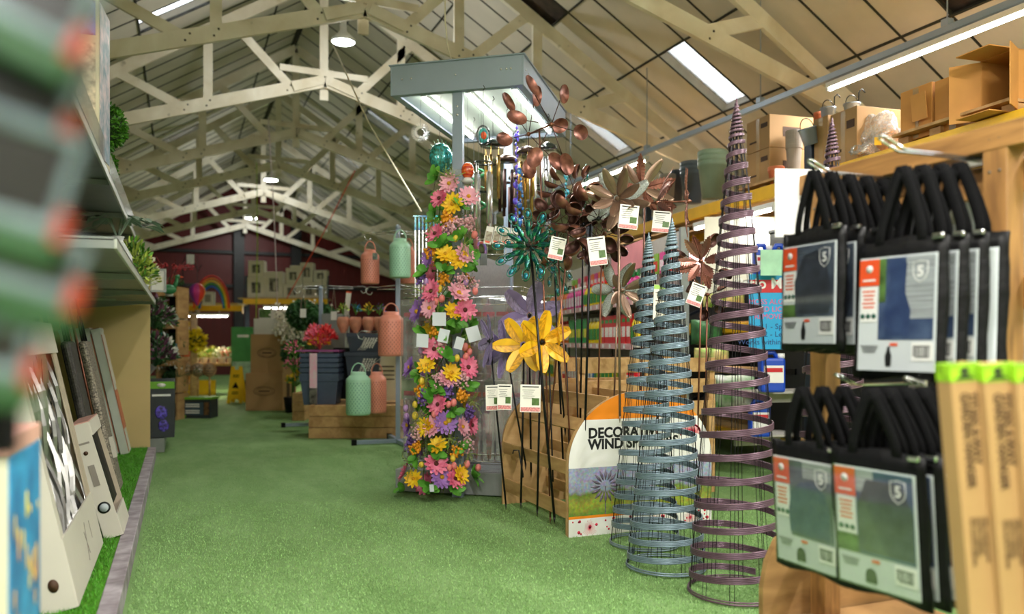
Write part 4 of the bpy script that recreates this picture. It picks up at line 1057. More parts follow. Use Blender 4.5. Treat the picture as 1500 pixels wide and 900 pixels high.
# ================================================================ things hung under the canopy
M_alu = mat('polished_tube_silver', 'd9dadc', .22, .9, var=.05); M_gold = mat('brass_tube', 'd0aa62', .25, .85, var=.08); M_bz = mat('dark_bronze_tube', '4a3330', .3, .7, var=.1)
M_dome = mat('dark_glossy_dome', '15201e', .15, .3, var=.1, coat=.8); M_domeb = mat('bronze_dome', '54423a', .25, .5, var=.1)
M_str = mat('thin_string', '3a3a3a', .8)
def hang(name, label, x, y, d, cat, grp=None):
    p = P(x, y, d); return thing(name, label, cat, p, 0, grp), p
def chime(label, x, y, d, dome_r, n, L, mt, md, tr=.011, grp='wind chimes hanging under the canopy', ringr=.05, ringonly=False):
    t, p = hang('wind_chime', label, x, y, d, 'wind chime', grp); up = HB-p.z
    m = MB(); m.tube([(0, 0, 0), (0, 0, up-.03)], .0016, 4); m.tube([(0, 0, up-.03), (.012, 0, up-.02), (0, 0, up+.0)], .003, 5); m.build('hanging_cord', M_str, t)
    if ringonly: MB().tube([(cos(2*pi*i/24)*dome_r, sin(2*pi*i/24)*dome_r, 0) for i in range(24)], .006, 6, closed=True).build('ring', md, t)
    else: MB().lathe([(dome_r*.98, -.004), (dome_r, .004), (dome_r*.85, .024), (dome_r*.45, .042), (.012, .05), (1e-4, .052)], 24).build('top_dome', md, t)
    for i in range(n):
        a = 2*pi*i/n+.3; q = L*(1-.07*i); m = MB(); cx, cy = cos(a)*ringr, sin(a)*ringr; z0 = -.07
        m.tube([(cx, cy, z0-q), (cx, cy, z0)], tr, 9); m.tube([(cx, cy, z0), (cx, cy, -.002)], .0009, 3); m.build('chime_tube', mt, t)
    m = MB(); m.lathe([(.028, -.006), (.028, .006)], 14, 0, Matrix.Translation((0, 0, -L*.45))); m.tube([(0, 0, 0), (0, 0, -L-.18)], .001, 3); m.build('striker', md, t)
    MB().box((0, 0, -L-.22), (.05, .006, .08)).build('wind_sail', md, t, rot=(0, 0, CAMRZ)); return t
dc = 6.0
chime('wind chime with a glossy black dome and short brass tubes', 722, 214, 5.85, .092, 5, .30, M_gold, M_dome, .012)
chime('wind chime of long silver tubes on a dark ring left of the brass one', 708, 239, 5.6, .062, 4, .44, M_alu, M_dome, .017, ringonly=True, ringr=.06)
chime('wind chime with dark bronze tubes under a brown dome', 742, 236, 6.1, .085, 5, .36, M_bz, M_domeb, .012)
chime('wind chime with golden tubes under a bronze dome behind the large copper disc spinner', 771, 224, 5.9, .072, 6, .38, M_gold, M_domeb, .013)
chime('wind chime with silver tubes under a dark dome at the right of the canopy', 803, 218, 6.3, .072, 6, .36, M_alu, M_dome, .012)
chime('long silver wind chime at the back left, next to the garland top', 694, 262, 6.4, .05, 5, .42, M_alu, M_alu, .011)
chime('long bronze wind chime at the far end of the canopy', 755, 262, 6.7, .06, 5, .40, M_bz, M_domeb, .012)
chime('silver wind chime at the far right end of the canopy', 786, 240, 6.75, .06, 5, .40, M_alu, M_domeb, .012)
# mosaic oval, wire sunburst, sun catcher
t, p = hang('mosaic_hanger', 'large turquoise beaded oval ornament hanging left of the canopy pole', 646, 231, 5.85, 'ornament', 'ornaments under the canopy')
MB().ball((0, 0, 0), (.088, .05, .105), 20, 12).build('beaded_body', mat('turquoise_mosaic', '2f9aa6', .15, .4, var=.8, scale=55, c2='2b5a3a', coat=.8), t)
m = MB()
for i in range(9):
    a = -1.2+2.4*i/8; m.tube([(sin(a)*.088, -.02, cos(a)*.105), (sin(a)*.105, -.02, cos(a)*.13)], .003, 4)
for i in range(14):
    x = -.08+.16*i/13; z = -.105*sqrt(max(0, 1-(x/.09)**2)); m.tube([(x, -.03, -z), (x*1.02, -.055, 0), (x, -.03, z-.03-.02*(i % 3))], .0016, 3)
m.build('bead_strings', mat('bead_green', '3c7a52', .3, .3, var=.5, scale=60), t); MB().tube([(0, 0, .10), (-.01, 0, .16), (0, 0, HB-p.z)], .0015, 4).build('hanging_cord', M_str, t)
t, p = hang('wire_sunburst', 'silver wire sunburst hanging at the left corner of the canopy', 616, 194, 5.95, 'ornament', 'ornaments under the canopy')
m = MB()
for i in range(26):
    a = 2*pi*i/26; u = Vector((cos(a)*cos(YAW), -cos(a)*sin(YAW), sin(a))); v = Vector((-sin(a)*cos(YAW), sin(a)*sin(YAW), cos(a)))
    m.tube([u*.028, u*.05+v*.006, u*.072, u*.05-v*.006, u*.028], .0014, 3)
for R_ in (.026, .045): m.tube([(cos(b_)*cos(YAW)*R_, -cos(b_)*sin(YAW)*R_, sin(b_)*R_) for b_ in [2*pi*i/24 for i in range(24)]], .0016, 4, closed=True)
m.build('wire_rays', M_alu, t); MB().tube([(0, 0, .04), (0, 0, HB-p.z)], .001, 3).build('hanging_cord', M_str, t)
t, p = hang('sun_catcher', 'oval ring sun catcher with an orange rose centre beside the black domed chime', 708, 199, 5.7, 'ornament', 'ornaments under the canopy')
Mx = Matrix.Rotation(CAMRZ+.4, 4, 'Z') @ Matrix.Rotation(pi/2, 4, 'X')
MB().tube([Mx @ Vector((cos(2*pi*i/28)*.048, sin(2*pi*i/28)*.07, 0)) for i in range(28)], .006, 6, closed=True).build('ring', M_dome, t)
MB().ball((0, 0, 0), (1, 1, 1), 16, 8, 0, Mx @ Matrix.Diagonal((.036, .055, .01, 1))).build('glass_disc', mat('teal_glass', '2a9a8c', .1, var=.6, scale=50, c2='1a6a8a', coat=1), t)
MB().ball(Mx @ Vector((0, 0, .008)), (1, 1, 1), 14, 8, 0, Mx @ Matrix.Diagonal((.022, .028, .010, 1))).build('rose', mat('rose_orange', 'e8581c', .3, var=.3, scale=60), t)
MB().tube([(0, 0, .07), (0, 0, HB-p.z)], .0012, 3).build('hanging_cord', M_str, t)
t, p = hang('glass_ball', 'orange glass ball ornament hanging right of the canopy pole', 685, 250, 5.75, 'ornament', 'ornaments under the canopy')
MB().ball((0, 0, 0), (.045, .045, .058), 18, 12).build('ball', mat('orange_swirl_glass', 'ee6a24', .12, var=.35, scale=12, c2='c81f1a', stretch=(1, 1, 6), coat=1), t)
MB().lathe([(.02, -.05), (.045, -.075), (.03, -.09)], 14).build('white_base', M_white, t); MB().tube([(0, 0, .055), (0, 0, HB-p.z)], .0012, 3).build('hanging_cord', M_str, t)
t, p = hang('sun_catcher', 'green blown glass swirl sun catcher behind the silver chime', 701, 265, 6.3, 'ornament', 'ornaments under the canopy')
m = MB(); m.tube([(sin(a)*.05*cos(YAW), -sin(a)*.05*sin(YAW), .13*(1-a/9)*1.0-.05*a/9-.04) for a in [i*.4 for i in range(44)]], [.010+.006*sin(i*.25) for i in range(44)], 7)
m.build('glass_swirl', mat('green_swirl_glass', '2a9a5a', .1, var=.5, scale=20, coat=1), t); MB().tube([(0, 0, .09), (0, 0, HB-p.z)], .0012, 3).build('hanging_cord', M_str, t)
t, p = hang('sun_catcher', 'small multicoloured oval ring ornament below the canopy chimes', 705, 367, 5.75, 'ornament', 'ornaments under the canopy')
MB().tube([Mx @ Vector((cos(2*pi*i/24)*.034, sin(2*pi*i/24)*.055, 0)) for i in range(24)], .010, 8, closed=True).build('ring', mat('rainbow_glass', '2a6ad0', .15, var=.8, scale=26, c2='d0502a', coat=1), t)
MB().tube([(0, 0, .055), (0, 0, HB-p.z)], .0012, 3).build('hanging_cord', M_str, t)
for i, (x, y, c, c2, L) in enumerate([(757, 175, '3a4ad0', '7a4ad8', .75), (763, 250, '2a7ac0', '1a3a9a', .5), (829, 235, '2a9ac0', '1d6a4a', .35), (668, 240, '3a8a6a', '1f5a8a', .1)]):
    t, p = hang('bead_string', ['long string of blue and violet glass beads hanging under the canopy', 'string of light blue glass drops beside the golden chime', 'short blue and green bead string at the right canopy side', 'short green bead string just left of the canopy pole'][i], x, y, [6.0, 5.8, 6.2, 5.95][i], 'ornament', 'ornaments under the canopy')
    m = MB(); m.tube([(0, 0, -L), (0, 0, HB-p.z)], .001, 3); m.build('hanging_cord', M_str, t); m = MB(); r = random.Random(i)
    k = 0; z = 0
    while z < L: m.ball((r.uniform(-.012, .012), r.uniform(-.012, .012), -z), (.009+.012*(k % 4 == 0), .008, .014+.012*(k % 4 == 0)), 8, 5); z += .03; k += 1
    m.build('glass_beads', mat('beads_%d' % i, c, .12, var=.5, scale=30, c2=c2, coat=1), t)
# teal topped metal strips left of the garland
t = thing('metal_strip_chime', 'row of thin silver strips with teal tops hanging left of the flower garlands', 'wind chime', P(630, 318, 6.15), CAMRZ)
MB().box((0, 0, .005), (.25, .02, .012)).build('bar', M_teal, t)
for i in range(9):
    x = -.11+.0275*i; L = .62
    MB().box((x, 0, -L/2), (.010, .004, L)).build('strip', M_alu, t); MB().box((x, 0, -.05), (.013, .006, .10)).build('teal_top', M_teal, t)
MB().tube([(0, 0, .01), (.05, .0, .35)], .002, 4).build('hanging_cord', M_str, t)
# packs of cards on a wire bar under the chimes
sh = thing('wire_rack', 'chrome wire rack with a narrow rail between the canopy poles', 'rack', CO, crz)
m = MB()
for z in (1.83, 1.72): m.tube([(-.3, -.55, z), (.45, -.55, z), (.45, .6, z), (-.3, .6, z)], .004, 6, closed=True)
for i in range(12): m.tube([(-.3+.068*i, -.55, 1.83), (-.3+.068*i, -.55, 1.72)], .002, 4)
for i in range(18): m.tube([(.45, -.55+.067*i, 1.83), (.45, -.55+.067*i, 1.72)], .002, 4)
m.tube([(0, -.55, 1.78), (0, -.66, 1.78)], .006, 6); m.build('wire_frame', M_chrome, sh)
pk = None
for i, (x, y) in enumerate([(716, 345), (728, 345), (740, 346), (752, 348)]):
    lab = ['leftmost of four hanging card packs with floral print on the wire rack', 'second from left hanging floral card pack on the wire rack', 'third from left hanging floral card pack on the wire rack', 'rightmost hanging floral card pack on the wire rack'][i]
    p = P(x, y, 5.55)
    if pk is None:
        pk = thing('card_pack', lab, 'pack', p, CAMRZ, 'hanging card packs', rot=(.0, .2, CAMRZ)); MB().box((0, 0, 0), (.05, .012, .12)).build('pack_body', M_tag, pk)
        MB().box((0, -.0065, -.01), (.042, .001, .07)).build('floral_print', mat('floral_print', '5a4a3a', .4, var=.8, scale=60, c2='b0a890'), pk); MB().box((0, -.0065, -.045), (.03, .0014, .014)).build('orange_print', M_orange, pk)
    else: c = dup(pk, lab, p)
# ================================================================ left display
def put(o, label, cat, group=None): return tag(o, label, cat, group)
M_kerb = mat('painted_kerb', 'a39ca4', .6, var=.2, scale=9, c2='7d747a'); M_lead = mat('shelf_grey_metal', '8d9290', .4, .4, var=.08)
M_lead2 = mat('shelf_batten_light', 'b9bdb4', .4, .3, var=.05)
pf = thing('display_platform', 'low platform with bright green long pile turf and a pale kerb along the left', 'platform', (-1.6, 3.7, 0))
MB().box((.0, 0, .045), (2.60, 9.4, .088)).build('deck', M_ply, pf)
MB().box((.012, 0, .095), (2.60, 9.4, .012)).build('turf_cover', M_turf2, pf)
MB().box((1.347, 0, .052), (.07, 9.4, .104)).build('kerb', M_kerb, pf, bevel=.004)
def near_plat(r):
    X_ = r.uniform(-1.05, -.29); Y_ = 3.2+5.2*r.random()**1.3
    return Vector((X_, Y_, .10))
o = blades('turf_pile', near_plat, 34000, .022, M_blade2, 5); tag(o, 'long bright green pile of the platform turf', 'turf', kind='stuff')
M_bei = mat('beige_divider_board', 'cdb57c', .6, var=.05, scale=2)
MB().box((0, 0, 0), (1.5, .035, 1.6)).build('x', M_bei)
o = bpy.data.objects['x']; o.name = 'divider_panel'; o.location = (-1.02, 8.46, .90); tag(o, 'tall beige divider board at the far end of the left platform', 'panel')
MB().box((0, 0, .8), (.03, 9.4, 1.9)).build('x', mat('dark_display_back', '3c3830', .7)); o = bpy.data.objects['x']; o.name = 'back_board'; o.location = (-1.62, 3.7, .3); tag(o, 'dark back board behind the leaning cartons on the left', 'panel')
# shelves on brackets
def shelf(nm, lab, x0, x1, y0, y1, z, mods):
    t = thing('metal_shelf', lab, 'shelf', ((x0+x1)/2, (y0+y1)/2, z)); W = x1-x0; L = y1-y0
    MB().box((0, 0, .012), (W, L, .008)).build('tray', M_lead, t)
    MB().box((W/2-.006, 0, -.006), (.012, L, .045)).build('front_lip', M_lead2, t, bevel=.003)
    for k in range(mods+1): MB().box((0, -L/2+.03+k*(L-.06)/mods, -.012), (W-.02, .06, .03)).build('cross_rail', M_lead, t)
    for k in range(2*mods): MB().box((-W*.1+.0, -L/2+(k+.5)*L/(2*mods), -.006), (W*.75, .025, .02)).build('stiffener', M_lead2, t)
    MB().box((-W/2+.2, 0, -.006), (.03, L, .02)).build('stiffener', M_lead2, t)
    for k in range(mods+1): MB().prism([(-W/2, -.02), (W/2-.05, -.02), (-W/2, -.14)], .01).build('bracket', M_lead, t, loc=(0, -L/2+.01+k*(L-.02)/mods, 0))
    return t
sA = shelf('upper', 'upper grey metal shelf over the left platform with a clear riser along its edge', -1.6, -.36, 1.2, 7.75, 2.0, 5)
MB().box((.60, 0, .10), (.004, 6.5, .17)).build('clear_riser', glass_mat('clear_acrylic', gloss=.6, rough=.1, dens=.12), sA)
shelf('lower', 'lower grey metal shelf over the far left platform with battens under it', -1.6, -.22, 3.36, 8.36, 1.47, 3)
# tall product box on the upper shelf
M_cream = mat('carton_cream', 'd9cfb4', .5, var=.06)
def carton(label, loc, rz, dims, m, rot=None, name='product_box', group=None, cat='box'):
    t = thing(name, label, cat, loc, rz, group, rot); MB().box((0, 0, dims[2]/2), dims).build('carton', m, t, bevel=.003); return t
t = carton('tall product box with a blue picture, standing on the upper left shelf', (-.48, 4.9, 2.015), -.1, (.2, .3, .86), M_cream)
MB().box((0, -.152, .76), (.17, .003, .18)).build('blue_picture', mat('blue_violet_picture', '6a78c0', .4, var=.8, scale=16, c2='8a4a50'), t)
MB().box((0, -.152, .45), (.17, .003, .36)).build('printed_panel', mat('pale_print', 'd9c9b0', .5, var=.4, scale=25), t)
MB().box((.102, 0, .45), (.003, .26, .8)).build('side_print', mat('pastel_print', 'b8a8b0', .5, var=.5, scale=14, c2='7a94a8'), t)
m = MB()
for i in range(6): m.box((-.04, -.154, .16+.03*i), (.07, .002, .010))
m.build('print_lines', M_ink, t)
t = carton('second tall cream box on the upper left shelf, nearer than the picture box', (-.55, 3.9, 2.015), .05, (.22, .25, .42), M_cream)
MB().box((0, -.127, .2), (.14, .003, .12)).build('printed_panel', mat('pale_print', 'd9c9b0'), t)
# topiary
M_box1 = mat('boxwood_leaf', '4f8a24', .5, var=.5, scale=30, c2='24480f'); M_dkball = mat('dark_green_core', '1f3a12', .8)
def topiary_ball(parent, c, R, n, seed, mat_=None, nm='foliage', ls=.02):
    r = random.Random(seed); b = MB(); b.ball(c, R*.9, 16, 10, 1)
    for i in range(n):
        v = Vector((r.gauss(0, 1), r.gauss(0, 1), r.gauss(0, 1))).normalized(); p = Vector(c)+v*R*r.uniform(.86, 1.04)
        q = (v+Vector((r.gauss(0, .6), r.gauss(0, .6), r.gauss(0, .6)))).normalized(); vs, fs = leafshape(ls*1.5, ls, 2, .2, .3, .8)
        b.add(vs, fs, 0, True, Matrix.Translation(p) @ axis_matrix(q) @ Matrix.Rotation(r.uniform(0, 6.28), 4, 'Z') @ Matrix.Rotation(-.7, 4, 'Y'))
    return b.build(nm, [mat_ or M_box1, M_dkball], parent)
t = thing('topiary_tree', 'two ball artificial boxwood topiary standing on the upper left shelf', 'artificial plant', (-.51, 6.15, 2.015))
topiary_ball(t, (0, 0, .53), .16, 1500, 1); topiary_ball(t, (-.03, 0, .255), .135, 1100, 2)
MB().tube([(0, 0, .04), (0, 0, .5)], .012, 6).build('stem', M_lfd, t); MB().lathe([(.06, 0), (.08, .10), (.085, .11), (.07, .11), (.065, .09)], 16).build('pot', M_bk, t)
# plants on the lower shelf's far end
M_wht = mat('white_glaze', 'dfe2e0', .3, var=.05, coat=.4)
t = thing('potted_plant', 'white rounded vase with trailing pale leaves at the far end of the lower left shelf', 'potted plant', (-.42, 6.5, 1.49))
MB().lathe([(.05, 0), (.07, .02), (.10, .12), (.095, .22), (.05, .30), (.035, .33), (.045, .36)], 20).build('vase', M_wht, t)
m = MB(); r = random.Random(8)
for i in range(12):
    a = r.uniform(0, 6.28); p1 = Vector((cos(a)*.09, sin(a)*.09, .5)); p2 = Vector((cos(a)*.2, sin(a)*.2, .42+.1*r.random())); m.tube([(0, 0, .34), p1, p2], .003, 4)
    vs, fs = leafshape(.12, .06, 4, -.3, .3, .8)
    for p in (p1, p2): m.add(vs, fs, 0, True, Matrix.Translation(p) @ Matrix.Rotation(a+r.uniform(-.5, .5), 4, 'Z'))
m.build('leaves', mat('silver_green_leaf', '8fa592', .5, var=.2), t)
def bush(name, label, loc, R, n, m1, m2, seed, cat='artificial plant', H=.3, pot=True, ls=.05, group=None):
    t = thing(name, label, cat, loc, 0, group); r = random.Random(seed); f = MB(); g = MB()
    for i in range(n):
        v = Vector((r.gauss(0, 1), r.gauss(0, 1), abs(r.gauss(0, 1))+.2)).normalized(); p = Vector((v.x*R, v.y*R, .1+v.z*H*r.uniform(.6, 1.1)))
        if i % 3 == 0: g.tube([(0, 0, .06), p*.6+Vector((0, 0, .03)), p], .002, 3)
        vs, fs = leafshape(ls, ls*.4, 3, .3, .3, .8)
        (f if i % 2 else g).add(vs, fs, 0, True, Matrix.Translation(p) @ axis_matrix(v) @ Matrix.Rotation(r.uniform(0, 6), 4, 'Z') @ Matrix.Rotation(-r.uniform(.2, 1.2), 4, 'Y'))
    g.build('foliage', m2, t); f.build('blossom', m1, t)
    if pot: MB().lathe([(R*.4, 0), (R*.5, .10), (R*.53, .11), (R*.45, .11)], 14).build('pot', M_wht, t)
    return t
M_lime = mat('lime_blossom', 'c6d860', .6, var=.2); M_pw = mat('cream_blossom', 'eee6d4', .6, var=.1); M_gl = mat('mid_green_leaf', '5f9a30', .55, var=.3, c2='3a6a1e'); M_dgl = mat('deep_green_leaf', '2f5a2a', .55, var=.4)
bush('flower_pot', 'lime green and cream artificial blooms at the edge of the lower left shelf', (-.36, 7.3, 1.49), .15, 260, M_lime, M_gl, 3, ls=.06)
bush('flower_pot', 'cream and pink artificial blooms behind the lime ones on the lower left shelf', (-.33, 7.95, 1.49), .13, 220, M_pw, M_lime, 4, ls=.05)
# leaning cartons
M_cart = mat('white_carton', 'cdc8bc', .55, var=.03, scale=3); M_cartb = mat('carton_beige_inside', 'b9ab97', .6, var=.06); M_pinkc = mat('carton_pink_top', 'c99a8c', .55, var=.06)
M_gunm = mat('grey_brushed_strap', '8b8a88', .35, .7, var=.3, scale=8); M_blu = mat('deep_blue_print', '1c3c74', .45, var=.1)
# A: blue picture box closest to the lens
t = carton('blue and turquoise picture box with a pink lid, nearest on the left platform', (-.275-.17, 1.79, .10), 0, (.34, .33, .80), mat('box_white_side', 'bdb8a4', .5, var=.04))
MB().box((.171, 0, .40), (.003, .325, .79)).build('blue_picture', mat('turquoise_painting', '2a7ba6', .4, var=.5, scale=7, c2='1c4f8a'), t)
bl = MB(); r = random.Random(2)
for i in range(60): bl.ball((.173, r.uniform(-.14, .14), r.uniform(.05, .70)), (.001, r.uniform(.006, .014), r.uniform(.01, .03)), 7, 4)
bl.build('painted_blossoms', mat('painted_ochre', 'b8b04a', .5, var=.4, c2='c87a4a'), t); MB().box((0, 0, .815), (.345, .335, .03)).build('lid', M_pinkc, t)
m = MB()
for i in range(7): m.box((.03, -.166, .72-.07*i), (.20-.03*(i % 3), .003, .018))
m.build('side_print', M_kdark, t)
def lean_carton(label, x, y0, y1, z, H, lean, dep, group=None):
    """open fronted carton: length along Y, leaning to -X at its top"""
    t = thing('wall_art_carton', label, 'carton', (x, (y0+y1)/2, z), rot=(0, -lean, 0), group=group); L = y1-y0
    MB().box((-dep, 0, H/2), (.006, L, H)).build('back_panel', M_cart, t)
    MB().box((-dep/2, -L/2, H/2), (dep, .006, H)).build('side_panel', M_cart, t); MB().box((-dep/2, L/2, H/2), (dep, .006, H)).build('side_panel', M_cartb, t)
    return t, L
t, L = lean_carton('large open white carton holding grey ribbon wall art, leaning on the left platform', -.355, 3.42, 4.45, .115, 1.08, .21, .12)
MB().box((.0, 0, .13), (.008, L, .26)).build('front_tray', M_cart, t)
MB().box((.004, 0, 1.02), (.008, L, .14)).build('top_flap', M_cart, t); MB().box((-.06, 0, 1.085), (.13, L, .008)).build('top_panel', M_cart, t)
MB().box((-.004, L/2-.06, .6), (.006, .12, .75)).build('side_flange', M_cartb, t); MB().box((-.004, -L/2+.04, .6), (.006, .07, .75)).build('side_flange', M_cart, t)
m = MB(); r = random.Random(5)
for i in range(20):
    y = -L/2+.1+.78*i/19*L; ph = r.uniform(0, 6); m.tube([(-.03+.02*sin(k*.8+ph), y+.05*sin(k*.5+ph), .06+.94*k/14) for k in range(15)], .010, 4)
m.build('ribbon_wall_art', M_gunm, t); m = MB()
for k in range(14): m.bar((-.06, -L/2+.05, .1+.065*k), (-.06, L/2-.1, .14+.065*k), .012, .014)
m.build('dark_lattice', M_bk, t)
m = MB()
for a, b_ in (((.0056, -.02, .05), (.0056, .06, .20)), ((.0056, .0, .17), (.0056, .04, .07)), ((.0056, .2, .1), (.0056, .2, .18))): m.bar(a, b_, .003, .002, (1, 0, 0))
m.build('printed_flourish', mat('soft_grey_print', '8c857c', .6), t)
MB().box((-.06, -L/2-.004, .62), (.09, .002, .13)).build('blue_panel', M_blu, t); MB().lathe([(.018, -.001), (.018, .001)], 16, 0, Matrix.Translation((-.06, -L/2-.004, .1)) @ Matrix.Rotation(pi/2, 4, 'X') @ Matrix.Diagonal((1, 1.4, 1, 1))).build('printed_emblem', M_kdark, t)
t, L = lean_carton('smaller white carton with a clock picture, leaning in front of the mesh screens', -.275, 4.62, 5.08, .115, .60, .27, .085)
MB().box((.0, 0, .055), (.008, L, .11)).build('front_tray', M_cart, t); MB().box((.002, 0, .565), (.008, L, .07)).build('top_flap', M_cart, t); MB().box((-.042, 0, .602), (.09, L, .006)).build('top_panel', M_pinkc, t)
MB().box((-.03, 0, .34), (.02, L-.03, .40)).build('dark_artwork', M_bk, t); 
Mx = Matrix.Translation((-.045, -L/2-.004, .16)) @ Matrix.Rotation(pi/2, 4, 'X')
MB().lathe([(.030, -.001), (.030, .001)], 20, 0, Mx).build('clock_picture', M_ink, t); MB().lathe([(.021, -.002), (.021, .002)], 20, 0, Mx).build('clock_face', mat('pale_blue_face', 'b8c2c8', .5), t)
MB().box((-.045, -L/2-.004, .33), (.03, .002, .11)).build('side_print', mat('soft_grey_print', '8c857c'), t); MB().box((-.045, -L/2-.004, .5), (.05, .002, .01)).build('side_print', mat('soft_grey_print', '8c857c'), t)
m = MB(); m.lathe([(.011, -.001), (.011, .001)], 12, 0, Matrix.Translation((-.05, -L/2-.004, .45)) @ Matrix.Rotation(pi/2, 4, 'X')); m.build('printed_emblem', M_kdark, t)
t = carton('flat white carton behind the large ribbon art carton at the bottom left', (-.62, 2.9, .105), 0, (.12, .6, .7), M_cart, rot=(0, -.2, 0)); MB().box((.062, 0, .3), (.003, .4, .2)).build('blue_panel', M_blu, t)
MB().lathe([(.03, -.001), (.03, .001)], 16, 0, Matrix.Translation((0, -.302, .6)) @ Matrix.Rotation(pi/2, 4, 'X')).build('red_emblem', mat('dull_red_emblem', 'a0484a', .5), t)
# mesh screens, rods
M_mesh = mat('grey_brown_mesh', '8f8678', .5, .3, var=.5, scale=90, c2='3c3833')
for i, (x, y) in enumerate([(-.42, 5.45), (-.37, 5.85)]):
    t = thing('mesh_screen', ['dark grey mesh garden screen leaning behind the clock carton', 'lighter grey mesh garden screen with a loop top leaning next to the dark one'][i], 'screen', (x, y, .11), rot=(0, -.20, 0), group='leaning mesh screens')
    MB().box((0, 0, .52), (.05, .30, .98)).build('mesh_panel', [mat('dark_mesh', '3d3a37', .5, .3, var=.5, scale=90), M_mesh][i], t, bevel=.02)
    m = MB()
    for s in (-.1, .02): m.tube([(0, s, 1.0), (0, s+.01, 1.12), (0, s+.05, 1.17), (0, s+.09, 1.12), (0, s+.1, 1.0)], .007, 6)
    m.build('loop_handle', M_bk, t); MB().box((.03, -.1, .32), (.035, .06, .13)).build('white_pack', M_cart, t)
rp = None
for i, (x, y, l) in enumerate([(-.50, 6.3, .20), (-.48, 6.4, .19), (-.52, 6.55, .20), (-.47, 6.7, .18), (-.55, 6.8, .20), (-.58, 6.2, .22), (-.64, 6.25, .22)]):
    lab = ['copper coloured garden rod leaning nearest the mesh screens', 'copper rod second from the mesh screens', 'copper rod third from the mesh screens', 'copper rod standing closest to the pale flat cartons', 'copper rod at the back of the leaning rods', 'dark rod leaning behind the mesh screens', 'dark rod farthest back against the board'][i]
    t = thing('garden_rod', lab, 'rod', (x, y, .105), rot=(0, -l, 0), group='leaning garden rods')
    MB().tube([(0, 0, 0), (0, 0, 1.42)], .010 if i < 5 else .014, 7).build('shaft', M_crod if i < 5 else M_bk, t); MB().ball((0, 0, 1.42), .014, 8, 6).build('end_cap', M_bk, t)
# four pale flat cartons
M_flat = mat('pale_grey_green_carton', 'c3c8bb', .55, var=.04); M_flatr = mat('terracotta_print', 'b46a48', .6, var=.3, scale=90)
fc = None
for i in range(4):
    lab = ['pale grey green flat carton nearest the divider board, printed face to the aisle', 'second pale flat carton from the aisle side', 'third pale flat carton from the aisle side', 'pale flat carton farthest from the aisle, fourth of the stack'][i]
    loc = (-.42-.083*i, 8.1, .105)
    if fc is None:
        fc = thing('flat_carton', lab, 'carton', loc, rot=(0, -.21, 0), group='pale flat cartons'); MB().box((-.036, 0, .56), (.07, .3, 1.10)).build('carton', M_flat, fc, bevel=.002)
        MB().box((-.036, 0, 1.12), (.078, .305, .03)).build('lid', M_flat, fc, bevel=.002); MB().box((-.036, 0, 1.137), (.07, .3, .004)).build('bronze_edge', M_flatr, fc); m = MB(); m.box((.0008, -.151, .55), (.006, .003, 1.05)); m.build('edge_line', M_flatr, fc)
    else: dup(fc, lab, loc)
MB().box((.003, 0, .40), (.002, .28, .35)).build('terracotta_picture', M_flatr, fc); MB().box((.003, 0, .85), (.002, .28, .45)).build('white_print', M_cart, fc)
# ---- foreground rack of blurred packs very near the lens
M_pack = mat('pack_black', '141418', .35, var=.2, coat=.4); M_pgr = mat('pack_green_header', '28502c', .4, var=.1); M_por = mat('pack_orange_label', 'a83416', .4); M_pcl = mat('pack_clear_tray', '7f9098', .08, trans=.0, var=.3, scale=12, c2='26343a', coat=1)
rk = thing('pack_rack', 'dark panel carrying the out of focus packs at the left edge of the picture', 'rack', P(-110, 200, .50), CAMRZ)
MB().box((0, .03, -.02), (.07, .02, .36)).build('panel', M_bk, rk)
def pack(label, x, y, d, w_, h_, rz, roll):
    t = thing('hanging_pack', label, 'pack', P(x, y, d), rot=(0, roll, CAMRZ+rz), group='blurred packs at the left edge')
    MB().box((0, 0, 0), (w_, .010, h_)).build('backing_card', M_pack, t, bevel=.002)
    MB().box((0, -.002, h_/2-.003), (w_*1.0, .012, .006)).build('clear_rim', M_pcl, t, bevel=.002)
    MB().box((w_/2-.004, -.003, -.0), (.006, .012, h_*.8)).build('clear_rim', M_pcl, t, bevel=.002)
    MB().box((.0, -.003, -h_/2-.006), (w_*1.06, .014, .015)).build('green_footer', M_pgr, t, bevel=.003); MB().box((.0, -.004, -h_/2+.006), (w_*1.02, .014, .008)).build('clear_rim', M_pcl, t, bevel=.002)
    MB().box((w_*.50, -.006, -h_/2+.008), (w_*.07, .014, .017)).build('orange_label', M_por, t)
    return t
pack('topmost blurred pack with a green footer at the upper left corner', 14, -14, .42, .082, .040, .3, .42)
pack('second blurred black and green pack from the top at the left edge', 0, 112, .46, .086, .052, .25, .30)
pack('large blurred black pack with an orange label, middle of the left edge', -6, 250, .43, .075, .058, .4, .26)
pack('small blurred pack below the others, cut by the left edge', -52, 505, .44, .070, .034, .3, .15)
pack('lowest large blurred pack with a green footer at the left edge', -4, 372, .44, .088, .036, .3, .30)
